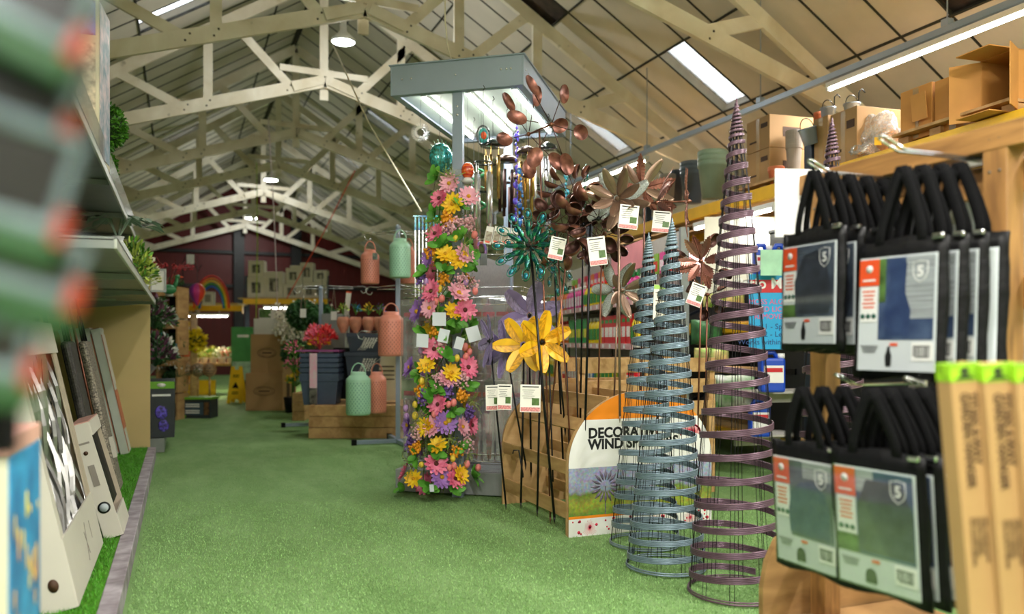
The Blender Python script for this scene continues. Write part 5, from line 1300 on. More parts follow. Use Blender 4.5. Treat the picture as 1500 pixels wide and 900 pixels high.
# ---- unit beyond the divider
u2 = thing('display_unit', 'grey based shelving unit beyond the beige divider, full of dark artificial flowers', 'shelving', (-.70, 11.0, 0))
MB().box((0, 0, .07), (1.1, 4.4, .14)).build('base', M_lead, u2, bevel=.004); MB().box((-.5, 0, .9), (.04, 4.4, 1.5)).build('back_panel', M_bk, u2)
for z in (.75, 1.15, 1.58): MB().box((-.06, 0, z), (.9, 4.4, .03)).build('shelf', M_bei if z > 1.5 else M_lead, u2)
M_gtb = mat('bright_green_card', '6fae2a', .5, var=.05); M_dkbox = mat('charcoal_box', '2c3238', .5, var=.15)
t = carton('charcoal box with a bright green top and violet flower picture beside the divider', (-.18, 9.25, .145), 0, (.24, .9, .55), M_dkbox)
MB().box((0, -.451, .52), (.24, .004, .07)).build('green_band', M_gtb, t); m = MB(); r = random.Random(4)
m.lathe([(.04, -.002), (.04, .002)], 14, 0, Matrix.Translation((.0, -.455, .52)) @ Matrix.Rotation(pi/2, 4, 'X') @ Matrix.Diagonal((1, .5, 1, 1))); m.build('white_oval', M_white, t)
MB().ball((0, -.451, .25), (.06, .002, .07), 10, 6).build('violet_picture', mat('violet_print', '5a4ac0', .4, var=.5, scale=50, c2='2a2050'), t); MB().ball((.02, -.451, .12), (.05, .002, .06), 10, 6).build('violet_picture', mat('violet_print', '5a4ac0'), t)
MB().box((0, -.452, .42), (.17, .003, .02)).build('lettering', M_white, t)
M_plm = mat('plum_blossom', '5c3048', .6, var=.4); M_dwh = mat('small_white_blossom', 'e8e8e0', .6)
for i, (x, y, z, a, b_, lb) in enumerate([(-.25, 9.4, .77, M_plm, M_dgl, 'plum artificial flowers over the charcoal box'), (-.22, 9.9, .77, M_dwh, M_dgl, 'white flecked artificial foliage on the low shelf beyond the divider'),
        (-.24, 10.6, .77, mat('teal_blossom', '2a8a9a', .5), M_dgl, 'teal and dark foliage farther along the low shelf'), (-.26, 9.5, 1.17, M_plm, M_dgl, 'dark plum flower head bunch on the middle shelf beyond the divider'), (-.24, 10.2, 1.17, M_dwh, M_dgl, 'pale blossom bunch on the middle shelf beyond the divider'),
        (-.24, 11.2, 1.17, M_gl, M_dgl, 'green fern bunch on the middle shelf beyond the divider')]):
    bush('flower_bunch', lb, (x, y, z), .16, 190, a, b_, 30+i, ls=.07, pot=False, H=.28, group='bunches beyond the divider')
t = thing('framed_picture', 'grey picture frame standing on the top board beyond the divider', 'frame', (-.22, 9.1, 1.60), .1)
m = MB()
for s in (-1, 1): m.box((s*.07, 0, .12), (.02, .02, .24)); m.box((0, 0, .12+s*.11), (.12, .02, .02))
m.build('frame', M_lead, t); MB().box((0, .004, .12), (.12, .006, .2)).build('picture', M_white, t)
t = thing('duck_ornament', 'small green duck ornament on the top board beyond the divider', 'ornament', (-.12, 9.6, 1.60), .3)
MB().ball((0, 0, .06), (.08, .05, .055), 14, 8).build('body', mat('green_duck', '2f7a4a', .4), t); MB().tube([(.05, 0, .08), (.075, 0, .14), (.08, 0, .19)], [.03, .02, .018], 8).build('neck', mat('green_duck', '2f7a4a'), t); MB().ball((.09, 0, .20), (.03, .022, .024), 10, 6).build('head', mat('green_duck', '2f7a4a'), t); MB().lathe([(.012, 0), (.004, .04)], 8, 0, Matrix.Translation((.11, 0, .2)) @ Matrix.Rotation(pi/2, 4, 'Y')).build('beak', M_orange, t)
t = thing('twig_spray', 'spray of thin red berry twigs standing beyond the divider', 'artificial plant', (-.12, 9.9, 1.60)); m = MB(); r = random.Random(6); bb = MB()
for i in range(22):
    a = r.uniform(0, 6.28); pts = [(0, 0, 0), (cos(a)*.05, sin(a)*.05, .18), (cos(a)*.14, sin(a)*.14, .32), (cos(a)*.26, sin(a)*.26, .30+.12*r.random())]; m.tube(pts, .003, 3)
    for k in range(5): q = r.random(); bb.ball((cos(a)*(.1+.16*q), sin(a)*(.1+.16*q), .30+.06*r.random()), .008, 5, 4)
m.build('twigs', M_redst, t); bb.build('berries', mat('red_berry', 'a8202a', .4), t)
MB().lathe([(.04, 0), (.05, .09), (.04, .09)], 12).build('pot', M_wht, t)
# ================================================================ back left corner
def FP(x, d, h=0): p = P(x, 500, d); return Vector((p.x, p.y, h))      # floor position under pixel column x at depth d
def hy(y, d): return CH-(y-500)/F*d
M_crate = wood('crate_wood', 'c9a06c', 'a67c4c', (4, 1, 4), .6, 3); M_yb = mat('rack_beam_yellow', 'e8b41e', .4, .1, var=.06); M_rackb = mat('rack_upright_dark_blue', '1c2836', .4, .3)
t = thing('crate_tower', 'stack of wooden crates holding topiary balls beyond the left shelving', 'shelving', FP(253, 11.6), CAMRZ)
for z, hh in ((.0, .36), (.38, .50), (.90, .50), (1.42, .44)):
    m = MB(); w_ = .30; D = .4
    m.box((0, 0, z+.012), (w_, D, .024)); m.box((0, 0, z+hh-.012), (w_, D, .024))
    for s in (-1, 1): m.box((s*(w_/2-.012), 0, z+hh/2), (.024, D, hh-.05))
    m.box((0, 0, z+hh-.08), (w_-.05, D, .09)); m.build('crate', M_crate, t)
    MB().box((0, D/2-.01, z+hh/2), (w_-.05, .01, hh-.05)).build('crate_back', M_bk, t)
for i, (z, R_) in enumerate([(.54, .13), (1.06, .13)]):
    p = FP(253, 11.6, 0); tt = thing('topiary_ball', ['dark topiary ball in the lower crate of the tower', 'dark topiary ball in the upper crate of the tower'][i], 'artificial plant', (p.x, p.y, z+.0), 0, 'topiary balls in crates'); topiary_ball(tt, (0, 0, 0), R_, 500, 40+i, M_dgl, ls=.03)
bush('potted_plant', 'small dark plant on top of the crate tower', tuple(FP(253, 11.6, 1.78)), .13, 120, M_dgl, M_dgl, 51, pot=False, H=.1)
# mushroom sticks in a box with green top
b0 = FP(288, 11.8); t = carton('low charcoal display box with a green top holding woven balls on sticks', b0, CAMRZ, (.51, .3, .27), M_dkbox)
MB().box((0, 0, .285), (.54, .33, .03)).build('green_top', M_gtb, t); m = MB()
for z in (.20, .17, .11, .08): m.box((0, -.152, z), (.20, .003, .016))
m.build('lettering', M_white, t); MB().box((0, -.152, .14), (.30, .002, .18)).build('slate_panel', mat('slate_blue_panel', '3f5260', .5), t)
MB().lathe([(.018, -.001), (.018, .001)], 12, 0, Matrix.Translation((-.11, -.153, .03)) @ Matrix.Rotation(pi/2, 4, 'X')).build('green_mark', M_gtb, t)
for s in (-1, 1): MB().box((s*.2, -.153, .14), (.07, .003, .18)).build('brown_picture', mat('brown_picture', '6a4a2a', .5, var=.6, scale=30), t)
M_wov = mat('woven_brown_ball', '9a8468', .7, var=.5, scale=50, c2='4f4436')
for i, x in enumerate((273, 290, 307)):
    p = FP(x, 11.75, .31); tt = thing('garden_stick', ['woven ball on a stick, left of three in the green topped box', 'woven ball on a stick, middle and largest of three in the green topped box', 'woven ball on a stick, right of three in the green topped box'][i], 'garden stick', p, 0, 'woven balls on sticks')
    MB().tube([(0, 0, 0), (0, 0, .30)], .014, 7).build('stick', M_batt, tt); MB().ball((0, 0, .38), (.08+.02*(i == 1), .08+.02*(i == 1), .10), 14, 8).build('woven_ball', M_wov, tt)
    m = MB()
    for k in range(7): m.tube([(cos(a)*.09, sin(a)*.09*cos(k*.45), .38+sin(a)*.1*sin(k*.45)) for a in [2*pi*j/16 for j in range(16)]], .005, 4, closed=True)
    m.build('cane_bands', M_crate, tt)
bush('flower_bunch', 'spray of tiny white blossoms beside the woven balls', tuple(FP(262, 11.2, .55)), .30, 60, M_dwh, M_dgl, 61, pot=False, ls=.03, H=.15)
# produce-like table of plants further back
t = thing('display_table', 'low table of potted plants far back on the left, on yellow trestles', 'table', FP(312, 17.0), CAMRZ)
MB().box((0, 0, .62), (1.45, .7, .05)).build('table_top', M_crate, t)
for s in (-.66, .66):
    for s2 in (-.3, .3): MB().box((s, s2, .3), (.07, .07, .60)).build('leg', M_crate, t)
MB().box((-.25, -.4, .16), (.9, .04, .30)).build('yellow_board', M_yb, t)
for i, (x, m1) in enumerate([(272, mat('peach_goods', 'e8b890', .6, var=.4, scale=20, c2='d05a50')), (286, M_lime), (299, mat('olive_goods', 'a8a048', .6, var=.5, scale=20)), (312, mat('olive_goods', 'a8a048')), (325, mat('pale_goods', 'd8d8c8', .6, var=.3)), (338, mat('red_goods', 'c84a38', .6, var=.3))]):
    bush('potted_plant', ['peach toned pot plant at the left end of the far table', 'lime pot plant on the far table', 'olive green pot plant near the middle of the far table', 'second olive green pot plant on the far table', 'pale pot plant on the far table', 'red pot plant at the right end of the far table'][i], tuple(FP(x, 16.9, .65)), .15, 110, m1, M_gl if i % 2 else m1, 70+i, H=.2, ls=.07, group='pot plants on the far table')
# yellow rack, tube and toys above
def rack_beam(label, a, b, h=.11):
    t = thing('rack_beam', label, 'rack', (Vector(a)+Vector(b))/2, frame_from(a, b)); L = (Vector(b)-Vector(a)).length
    MB().box((0, 0, 0), (L, .05, h)).build('beam', M_yb, t, bevel=.004)
    for s in (-1, 1): MB().box((s*(L/2-.005), -.01, -.02), (.01, .07, h+.06)).build('end_plate', M_yb, t)
    return t
tube_light('warm white tube light under the far yellow beam, left of the black wall post', P(266, 461, 16.9), P(335, 461, 16.9), 18, col=(1, .85, .6), up=False, hang=.08)
rack_beam('yellow rack beam above the far left tube light', P(262, 452, 16.9), P(356, 452, 16.9))
M_shelfb = mat('chip_board', 'b89a68', .7, var=.1)
MB().box((0, 0, 0), (1.35, .6, .03)).build('x', M_shelfb); o = bpy.data.objects['x']; o.name = 'shelf_board'; p = P(308, 446, 17.2); o.location = p; o.rotation_euler = (0, 0, CAMRZ); tag(o, 'chipboard shelf lying on the far left yellow beam', 'shelf')
t = thing('hot_air_balloon_spinner', 'striped rainbow hot air balloon spinner hanging over the far left aisle', 'wind spinner', P(289, 432, 14.5), 2.6); bal = MB(); cols = ['2a6ad0', '8a2a9a', 'd03a8a', 'e8402a', 'f0a020', 'f0d840', '3a9a4a', '2aa0c0']
ms = [mat('balloon_'+c, c, .5) for c in cols]; prof = [(.012, -.20), (.05, -.14), (.11, -.05), (.14, .04), (.13, .12), (.08, .18), (.02, .205)]
n = 24; vs = []; fs = []
for r_, z in prof:
    for j in range(n): a = 2*pi*j/n; vs.append((cos(a)*r_, sin(a)*r_, z))
for i in range(len(prof)-1):
    for j in range(n): bal.m.append((j//3) % 8); bal.sm.append(True); bal.f.append([i*n+j, i*n+(j+1) % n, (i+1)*n+(j+1) % n, (i+1)*n+j])
bal.v = [Vector(v) for v in vs]; bal.build('balloon', ms, t)
MB().lathe([(.04, -.33), (.045, -.27), (.035, -.27)], 12).build('basket', M_wov, t); m = MB()
for k in range(4): a = k*pi/2; m.tube([(cos(a)*.04, sin(a)*.04, -.27), (cos(a)*.015, sin(a)*.015, -.19)], .003, 3)
m.tube([(0, 0, .2), (0, 0, .65), (.06, 0, .70), (.09, 0, .64)], .005, 4); m.build('cords', M_str, t)
t = thing('shepherd_hook', 'tall wire hook frame holding the balloon spinner and a white card', 'hook', P(272, 500, 14.55)); p0 = P(272, 500, 14.55)
m = MB(); q = [P(268, y, 14.55)-p0 for y in (470, 420, 385)]+[P(272, 376, 14.55)-p0, P(279, 376, 14.55)-p0]; m.tube(q, .008, 5); q = [P(279, 376, 14.55)-p0, P(286, 388, 14.55)-p0, P(290, 398, 14.55)-p0, P(295, 388, 14.55)-p0]; m.tube(q, .008, 5); m.tube([P(268, 470, 14.55)-p0, P(268, 500, 14.55)-p0-Vector((0, 0, 1.09))], .008, 5); m.build('wire', M_bk, t)
MB().box(P(279, 380, 14.5)-p0, (.13, .01, .17), rz=CAMRZ).build('white_card', M_white, t)
t = thing('rainbow_windsock', 'rainbow striped arch toy behind the balloon spinner', 'toy', P(310, 452, 16.7)); 
for k, c in enumerate(('e03a2a', 'f08a20', 'f0d030', '3aa04a', '2a6ad0')):
    m = MB(); R_ = .36-.03*k; m.tube([Vector((cos(YAW)*cos(a)*R_, -sin(YAW)*cos(a)*R_, sin(a)*R_*1.85)) for a in [pi*i/20 for i in range(21)]], .018, 6); m.build('stripe', mat('rainbow_'+c, c, .6), t)
t = thing('picture_box', 'small white framed picture under the rainbow arch', 'box', P(306, 447, 16.6), CAMRZ); MB().box((0, 0, .13), (.22, .12, .27)).build('carton', M_cart, t); MB().box((0, -.062, .13), (.12, .003, .15)).build('picture', mat('soft_grey_print', '8c857c'), t)
t = thing('parrot_toy', 'yellow bird toy with long tail hanging under the far left tube light', 'toy', P(282, 478, 15.8)); yb = mat('toy_yellow', 'f0d41c', .5)
MB().ball((0, 0, 0), (.22, .06, .05), 14, 8, 0, Matrix.Rotation(-.6, 4, 'Y')).build('body', yb, t, rot=(0, 1.1, CAMRZ)); MB().ball((-.17, 0, .1), (.07, .06, .06), 10, 6).build('head', M_orange, t); MB().tube([(-.17, 0, .14), (-.17, 0, .36)], .006, 4).build('cord', M_str, t); MB().box((-.25, 0, -.12), (.1, .03, .25)).build('tail', M_orange, t, rot=(0, .5, 0))
t = thing('pompom_bird', 'round yellow fluffy bird toy below the long tailed bird', 'toy', P(286, 499, 15.4)); topiary_ball(t, (0, 0, 0), .16, 260, 9, yb, 'fluffy_body', .06); MB().ball((.02, -.1, -.17), (.09, .07, .07), 10, 6).build('head', yb, t); MB().lathe([(.02, 0), (.004, .06)], 8, 0, Matrix.Translation((.0, -.16, -.18)) @ Matrix.Rotation(pi/2, 4, 'X')).build('beak', M_orange, t)
# red goods box and wooden shelf on the left behind
t = thing('crate_tower', 'narrow wooden shelf of orange goods behind the topiary crates', 'shelving', FP(268, 15.5), CAMRZ)
for z in (.3, .75, 1.2, 1.6): MB().box((0, 0, z), (.42, .3, .03)).build('shelf', M_crate, t)
for s in (-1, 1): MB().box((s*.2, 0, .8), (.03, .3, 1.6)).build('side', M_crate, t)
for i, (z, c) in enumerate([(.77, 'e85a2a'), (1.22, 'd0d0c8'), (.32, 'e8a02a')]):
    tt = thing('toy_figure', ['orange figure on the middle shelf of the narrow wooden shelf', 'pale figure on the top of the narrow wooden shelf', 'amber figure on the low shelf of the narrow wooden shelf'][i], 'toy', FP(268, 15.5, z), 0)
    MB().lathe([(.1, .0), (.13, .08), (.10, .2), (.05, .24)], 14).build('body', mat('toy_'+c, c, .5), tt); MB().ball((0, 0, .3), .08, 12, 8).build('head', mat('toy_'+c, c, .5), tt)
# dark opening with two round bulbs
for i, x in enumerate((304, 326)):
    t = thing('round_bulb', ['left of two small warm round bulbs in the dark doorway', 'right of two small warm round bulbs in the dark doorway'][i], 'light', P(x, 486, 27.4), 0, 'round bulbs in the doorway')
    MB().ball((0, 0, 0), .07, 12, 8).build('globe', mat('bulb_glow', 'ffd9a0', emit='ffcf8a', es=12, var=0), t); MB().tube([(0, 0, .06), (0, 0, 1.6)], .01, 5).build('cord', M_bk, t)
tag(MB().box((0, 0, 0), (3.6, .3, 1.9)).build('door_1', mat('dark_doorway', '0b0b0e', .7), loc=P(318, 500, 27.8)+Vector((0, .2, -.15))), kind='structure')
# ---- wet floor sign
p = FP(347, 14.6); t = thing('wet_floor_sign', 'yellow A frame wet floor sign standing on the far aisle', 'sign', p, CAMRZ)
M_ws = mat('sign_yellow', 'f4c414', .45, var=.03)
for s in (1, -1):
    q = MB(); W0, W1, H_ = .14, .095, .66; poly = [(-W0, 0), (-W0+.06, 0), (-W0+.08, .07), (W0-.08, .07), (W0-.06, 0), (W0, 0), (W1, H_), (.04, H_), (.04, H_-.06), (-.04, H_-.06), (-.04, H_), (-W1, H_)]
    q.prism(poly, .014); q.build('panel', M_ws, t, loc=(0, -.12*s, 0), rot=(-.17*s, 0, 0))
m = MB(); m.prism([(-.06, .27), (.06, .27), (0, .38)], .004); m.build('warning_triangle', M_bk, t, loc=(0, -.128, 0), rot=(-.17, 0, 0))
m = MB()
for z in (.5, .47, .2, .17): m.box((0, 0, z), (.11, .003, .014))
m.build('lettering', M_bk, t, loc=(0, -.128, 0), rot=(-.17, 0, 0))
# ---- green posters
t = thing('poster_board', 'tall green display board behind the wet floor sign', 'sign', FP(355, 16.0, .40), CAMRZ); MB().box((0, 0, .45), (.42, .03, 1.05)).build('board', mat('poster_green', '4f9a5a', .5, var=.08), t)
MB().box((0, -.017, .12), (.38, .004, .36)).build('pale_picture', mat('poster_pale', 'a8c8b8', .5, var=.3, scale=8), t); MB().box((.02, -.018, .80), (.22, .004, .05)).build('lettering', M_white, t); MB().box((0, 0, -.24), (.3, .2, .30)).build('foot', M_bk, t)
# ---- brown boxes
def cbox(label, x, y0, y1, wpx, d, m=M_kraft, rz=0, dep=None, oval=True, lettering=None, group='brown boxes by the aisle'):
    W = wpx/F*d; z0, z1 = hy(y1, d), hy(y0, d); D = dep or W; H = z1-z0
    p = FP(x, d, z0); p = p+Vector((sin(YAW), cos(YAW), 0))*(D/2); t = thing('cardboard_box', label, 'box', p, CAMRZ+rz, group)
    MB().box((0, 0, H/2), (W, D, H)).build('carton', m, t, bevel=.006)
    MB().box((0, 0, H+.0005), (W*.98, .05, .002)).build('tape', mat('parcel_tape', 'a98858', .3), t)
    if oval:
        q = MB(); q.tube([(cos(a)*W*.28, -D/2-.001, H*.52+sin(a)*H*.12) for a in [2*pi*i/30 for i in range(30)]], .004, 4, closed=True); q.tube([(cos(a)*W*.22, -D/2-.001, H*.52+sin(a)*H*.085) for a in [2*pi*i/30 for i in range(30)]], .003, 4, closed=True)
        q.box((0, -D/2-.001, H*.52), (W*.3, .002, H*.035)); q.build('oval_print', M_kdark, t)
    MB().box((W/2+.001, 0, H*.5), (.003, D*.3, H*.5)).build('side_print', M_kdark, t); return t
cbox('large brown cardboard box at the bottom of the stack by the far aisle', 387, 547, 602, 55, 12.9)
cbox('brown cardboard box with an oval print, middle of the stack by the far aisle', 391, 490, 547, 48, 12.95)
cbox('white cardboard box on top of the brown stack by the far aisle', 394, 467, 490, 45, 12.98, M_cart, oval=False)
cbox('brown cardboard box behind the right side of the stack by the far aisle', 417, 545, 600, 22, 13.6, oval=False)
# ---- yellow beam with framed picture boxes and its tube
rack_beam('yellow rack beam carrying the white picture boxes in front of the red wall', P(357, 441, 18.6), P(480, 443, 18.6), .12)
MB().box((0, 0, 0), (1.95, .7, .03)).build('x', M_shelfb); o = bpy.data.objects['x']; o.name = 'shelf_board'; o.location = P(418, 438.5, 18.95); o.rotation_euler = (0, 0, CAMRZ); tag(o, 'chipboard shelf under the white picture boxes', 'shelf')
tube_light('warm white tube light under the beam of white picture boxes', P(386, 449, 18.6), P(452, 450, 18.6), 10, col=(1, .85, .6), up=False, hang=.09)
for s in (362, 478):
    tag(MB().box((0, 0, 1.3), (.1, .1, 2.6)).build('rack_post', M_rackb, loc=FP(s, 18.85)), ['dark upright post at the left end of the beam of picture boxes', 'dark upright post at the right end of the beam of picture boxes'][s > 400], 'post')
M_pic = mat('grey_photo_print', '6a6860', .4, var=.7, scale=14, c2='1c1c1c')
for i, (x, y0, y1, w_, lb) in enumerate([(375, 406, 437, 26, 'white picture box at the lower left of the row on the yellow beam'), (375, 382, 406, 23, 'white picture box on top at the left end of the row'), (401, 398, 437, 26, 'tall white picture box second from the left'), (427, 416, 438, 25, 'lower white picture box in the middle, under another'),
        (429, 393, 416, 21, 'white picture box stacked on the middle one'), (458, 413, 439, 40, 'wide white picture box under the two at the right'), (449, 385, 413, 19, 'narrow tall picture box stacked at the right, left of the last'), (469, 396, 413, 19, 'white picture box at the upper right end of the row'), (432, 389, 393, 15, 'thin white box lying on the middle stack')]):
    d = 18.7; W = w_/F*d; z0, z1 = hy(y1, d), hy(y0, d); H = z1-z0; p = FP(x, d, z0)+Vector((sin(YAW), cos(YAW), 0))*.12
    t = thing('picture_box', lb, 'box', p, CAMRZ, 'white picture boxes on the yellow beam'); MB().box((0, 0, H/2), (W-.006, .24, H-.004)).build('carton', M_cart, t, bevel=.003)
    if i < 8: MB().box((0, -.122, H*.5), (W*.5, .004, H*.5)).build('picture', M_pic, t); MB().box((W*.05, -.125, H*.45), (W*.16, .003, H*.34)).build('picture_figure', mat('pale_figure', 'b0a898', .5), t)
# coloured cords hanging from the roof
for i, (a, b_, c, lb) in enumerate([(P(376, 238, 16), P(375, 475, 16), 'a8c828', 'lime green cord hanging down in front of the picture boxes'), (P(393, 172, 13.5), P(407, 468, 13.5), 'd8c8cc', 'long pale pink cord hanging down beside the green cord'), (P(520, 250, 15), P(420, 438, 15), 'e84a2a', 'orange red cord slanting across the picture boxes')]):
    t = tag(MB().tube([a, (a+b_)/2+Vector((.02, 0, -.02)), b_], .009, 6).build('coloured_string', mat('cord_'+c, c, .6)), lb, 'cord')
t = tag(MB().tube([P(488, 66, 8.6), P(540, 180, 7.9), P(617, 310, 6.3)], [.008, .008, .008], 7).build('pull_cord', mat('cord_cream', 'e4dcc4', .6)), 'long cream cord slanting from the nearest pendant lamp to the metal strip chime', 'cord')
t = tag(MB().tube([P(652, 0, 6.2), P(652, 30, 6.2), P(656, 70, 6.2), P(662, 90, 6.2)], .006, 6).build('power_cable', mat('cord_cream', 'e4dcc4')), 'white power cable dropping from the roof onto the canopy', 'cable')
# ================================================================ planters, lanterns and crates in the middle distance
M_slate = mat('slate_blue_plastic', '4a5870', .45, var=.08); M_ano = mat('anthracite_plastic', '3a4252', .45, var=.08)
def crate_bench(label, x0, x1, y_bot, y_top, dep, rows=3, skew=0):
    d = 1320/(y_bot-500); a, b_ = FP(x0, d), FP(x1, d); W = (b_-a).length; H = hy(y_top, d); n = Vector((sin(YAW), cos(YAW), 0))
    t = thing('timber_crate', label, 'crate', (a+b_)/2+n*dep/2, CAMRZ+skew)
    hh = H/rows
    for k in range(rows):
        z = hh*(k+.5)
        for s in (-1, 1): MB().box((0, s*(dep/2-.012), z), (W, .024, hh-.006)).build('board', M_crate, t, bevel=.002)
        for s in (-1, 1): MB().box((s*(W/2-.012), 0, z), (.024, dep-.05, hh-.006)).build('end_board', M_crate, t, bevel=.002)
    MB().box((0, 0, H-.02), (W-.05, dep-.05, .02)).build('top_board', M_crate, t)
    for s in (-1, 1):
        for s2 in (-1, 1): MB().box((s*(W/2-.045), s2*(dep/2-.045), H/2), (.04, .04, H-.03)).build('corner_post', M_crate, t)
    return t, d, H
t, d, H = crate_bench('long low pine crate bench carrying the slate planters and lanterns', 452, 660, 643, 594, 1.0)
crate_bench('pine crate standing behind the left end of the bench', 428, 446, 617, 576, .5)
def planter(label, x, y0, y1, wpx, d, m, dep=.32, group=None, rim=.05, rz=0):
    W = wpx/F*d; z0, z1 = hy(y1, d), hy(y0, d); H = z1-z0; p = FP(x, d, z0)+Vector((sin(YAW), cos(YAW), 0))*dep/2
    t = thing('trough_planter', label, 'planter', p, CAMRZ+rz, group); b = MB(); wb = .82
    def ring(sx, sy, z): return [(-sx, -sy, z), (sx, -sy, z), (sx, sy, z), (-sx, sy, z)]
    W2, D2 = W/2, dep/2; L = ring(W2*wb, D2*wb, 0)+ring(W2*.95, D2*.95, H-rim)+ring(W2, D2, H-rim)+ring(W2, D2, H)+ring(W2-.015, D2-.015, H)+ring(W2*wb-.01, D2*wb-.01, .03)
    fs = [(3, 2, 1, 0)]
    for k in range(5):
        for j in range(4): fs.append((k*4+j, k*4+(j+1) % 4, (k+1)*4+(j+1) % 4, (k+1)*4+j))
    fs.append((20, 21, 22, 23)); b.add(L, fs); b.build('trough', m, t, bevel=.006); return t, p, W, H
d = 9.45; prev = None
t, p, W, H = planter('slate blue trough planter at the bottom of the nested stack on the pine bench', 467, 553, 594, 57, d, M_slate, .34, 'nested slate planters')
for i in range(5):
    y = 553-7.4*(i+1)+2; lb = ['second', 'third', 'fourth', 'fifth', 'topmost'][i]
    planter('slate blue trough planter, %s from the bottom of the nested stack' % lb if i < 4 else 'slate blue trough planter, topmost of the nested stack on the bench', 467, y, y+10.5, 57, d, M_slate, .34, 'nested slate planters', rim=.045)
m = thing('paper_sleeve', 'pink and grey paper band round the nested slate planters', 'label band', FP(459, d-.03, hy(594, d)), CAMRZ)
MB().box((0, 0, .30), (.085, .008, .60)).build('pink_band', mat('band_pink', 'd8a0b8', .5, var=.3, scale=20, c2='e8d0d8'), m); MB().box((0, -.006, .10), (.085, .006, .2)).build('grey_photo', M_pic, m)
t = tag(MB().box((0, 0, 0), (.50, .34, .02)).build('purple_tray', mat('mauve_plastic', '9a4a8a', .45)), 'mauve tray lying on top of the nested slate planters', 'tray'); t.location = FP(470, d+.17, hy(515, d)+.005); t.rotation_euler = (0, 0, CAMRZ)
for i, (x, y0, y1, w_, lb) in enumerate([(531, 555, 592, 50, 'anthracite trough planter at the bottom of the decorated stack'), (531, 516, 552, 54, 'anthracite trough planter with white flower print in the middle of the decorated stack'), (533, 488, 516, 52, 'anthracite trough planter with white flower print, topmost of the decorated stack')]):
    t, p, W, H = planter(lb, x, y0, y1, w_, 9.6, M_ano, .34, 'decorated anthracite planters')
    r = random.Random(i+3); m = MB()
    for k in range(5):
        x0 = -W*.05+k*.02; m.tube([(x0-.05, -.178, .02), (x0, -.18, H*.35), (x0+.04+.03*k, -.182, H*.75)], .003, 3)
        for q in range(6): m.ball((x0+.01*q+.01*k, -.182, H*(.25+.09*q)), (.009, .004, .012), 6, 4)
    m.build('flower_print', M_dwh, t)
# terracotta egg pots
M_tc = mat('terracotta_pot', 'cf8a70', .6, var=.12, scale=20)
ep = None
for i, x in enumerate((503, 521, 540, 556)):
    p = FP(x, 9.7, hy(488, 9.7)); lb = ['egg shaped terracotta pot, leftmost on the top planter', 'egg shaped terracotta pot second from the left', 'egg shaped terracotta pot third from the left', 'egg shaped terracotta pot, rightmost of the row'][i]
    if ep is None:
        ep = thing('egg_pot', lb, 'pot', p, 0, 'egg shaped terracotta pots'); MB().lathe([(.035, 0), (.03, .012), (.05, .04), (.075, .10), (.078, .15), (.06, .19), (.05, .185), (.06, .14)], 18).build('pot', M_tc, ep)
    else: dup(ep, lb, p)
    bush('small_flower', ['pale yellow flowers in the leftmost egg pot', 'blue flowers in the second egg pot', 'yellow flowers in the third egg pot', 'violet flowers in the rightmost egg pot'][i], (p.x, p.y, p.z+.15), .05, 40, [M_lime, mat('blue_blossom', '3a9ad0', .5), M_gy, M_hya][i], M_gl, 80+i, pot=False, H=.08, ls=.04, cat='flowers')
# lanterns on hanging stands
M_mint = mat('mint_lantern_enamel', 'a8d8b8', .45, var=.04); M_cor = mat('coral_lantern_enamel', 'e08f78', .45, var=.04); M_mintd = mat('mint_lantern_holes', '6fa586', .6); M_cord = mat('coral_lantern_holes', 'a85a48', .6); M_sage = mat('sage_lantern_enamel', 'a4b09a', .5)
def lantern(label, x, y0, y1, wpx, d, col, handle=True, tagc=False):
    R_ = wpx/F*d/2; z0, z1 = hy(y1, d), hy(y0, d); H = z1-z0; p = FP(x, d, z0)
    m, md = {'mint': (M_mint, M_mintd), 'coral': (M_cor, M_cord), 'sage': (M_sage, M_mintd)}[col]
    t = thing('lantern', label, 'lantern', p, 0, 'pierced metal lanterns')
    MB().lathe([(R_*.9, 0), (R_*.97, .01), (R_, .03), (R_, H*.80), (R_*.96, H*.84), (R_*.72, H*.91), (R_*.62, H*.93), (R_*.62, H*.985), (R_*.55, H), (R_*.5, H*.98)], 28).build('body', m, t)
    b = MB(); n = 22; rows = int(H*.72/.022)
    for k in range(rows):
        for j in range(n):
            a = 2*pi*(j+.5*(k % 2))/n; z = H*.07+k*.0225; ca, sa = cos(a), sin(a)
            c = Vector((ca*(R_+.001), sa*(R_+.001), z)); u = Vector((-sa, ca, 0)); 
            b.add([c+u*.006, c+Vector((0, 0, .011)), c-u*.006, c-Vector((0, 0, .011))], [(0, 1, 2, 3)], 0, False)
    b.build('pierced_pattern', md, t)
    if handle: h = MB(); h.tube([(cos(a)*R_*.58*cos(YAW), -cos(a)*R_*.58*sin(YAW), H*.95+sin(a)*.11) for a in [pi*i/12 for i in range(13)]], .006, 5); h.build('handle', m, t)
    if tagc: MB().box((R_*.3, -R_-.01, H*.78), (.05, .004, .07)).build('swing_tag', mat('tag_dark_picture', '5a6a5a', .5, var=.7, scale=60), t)
    return t
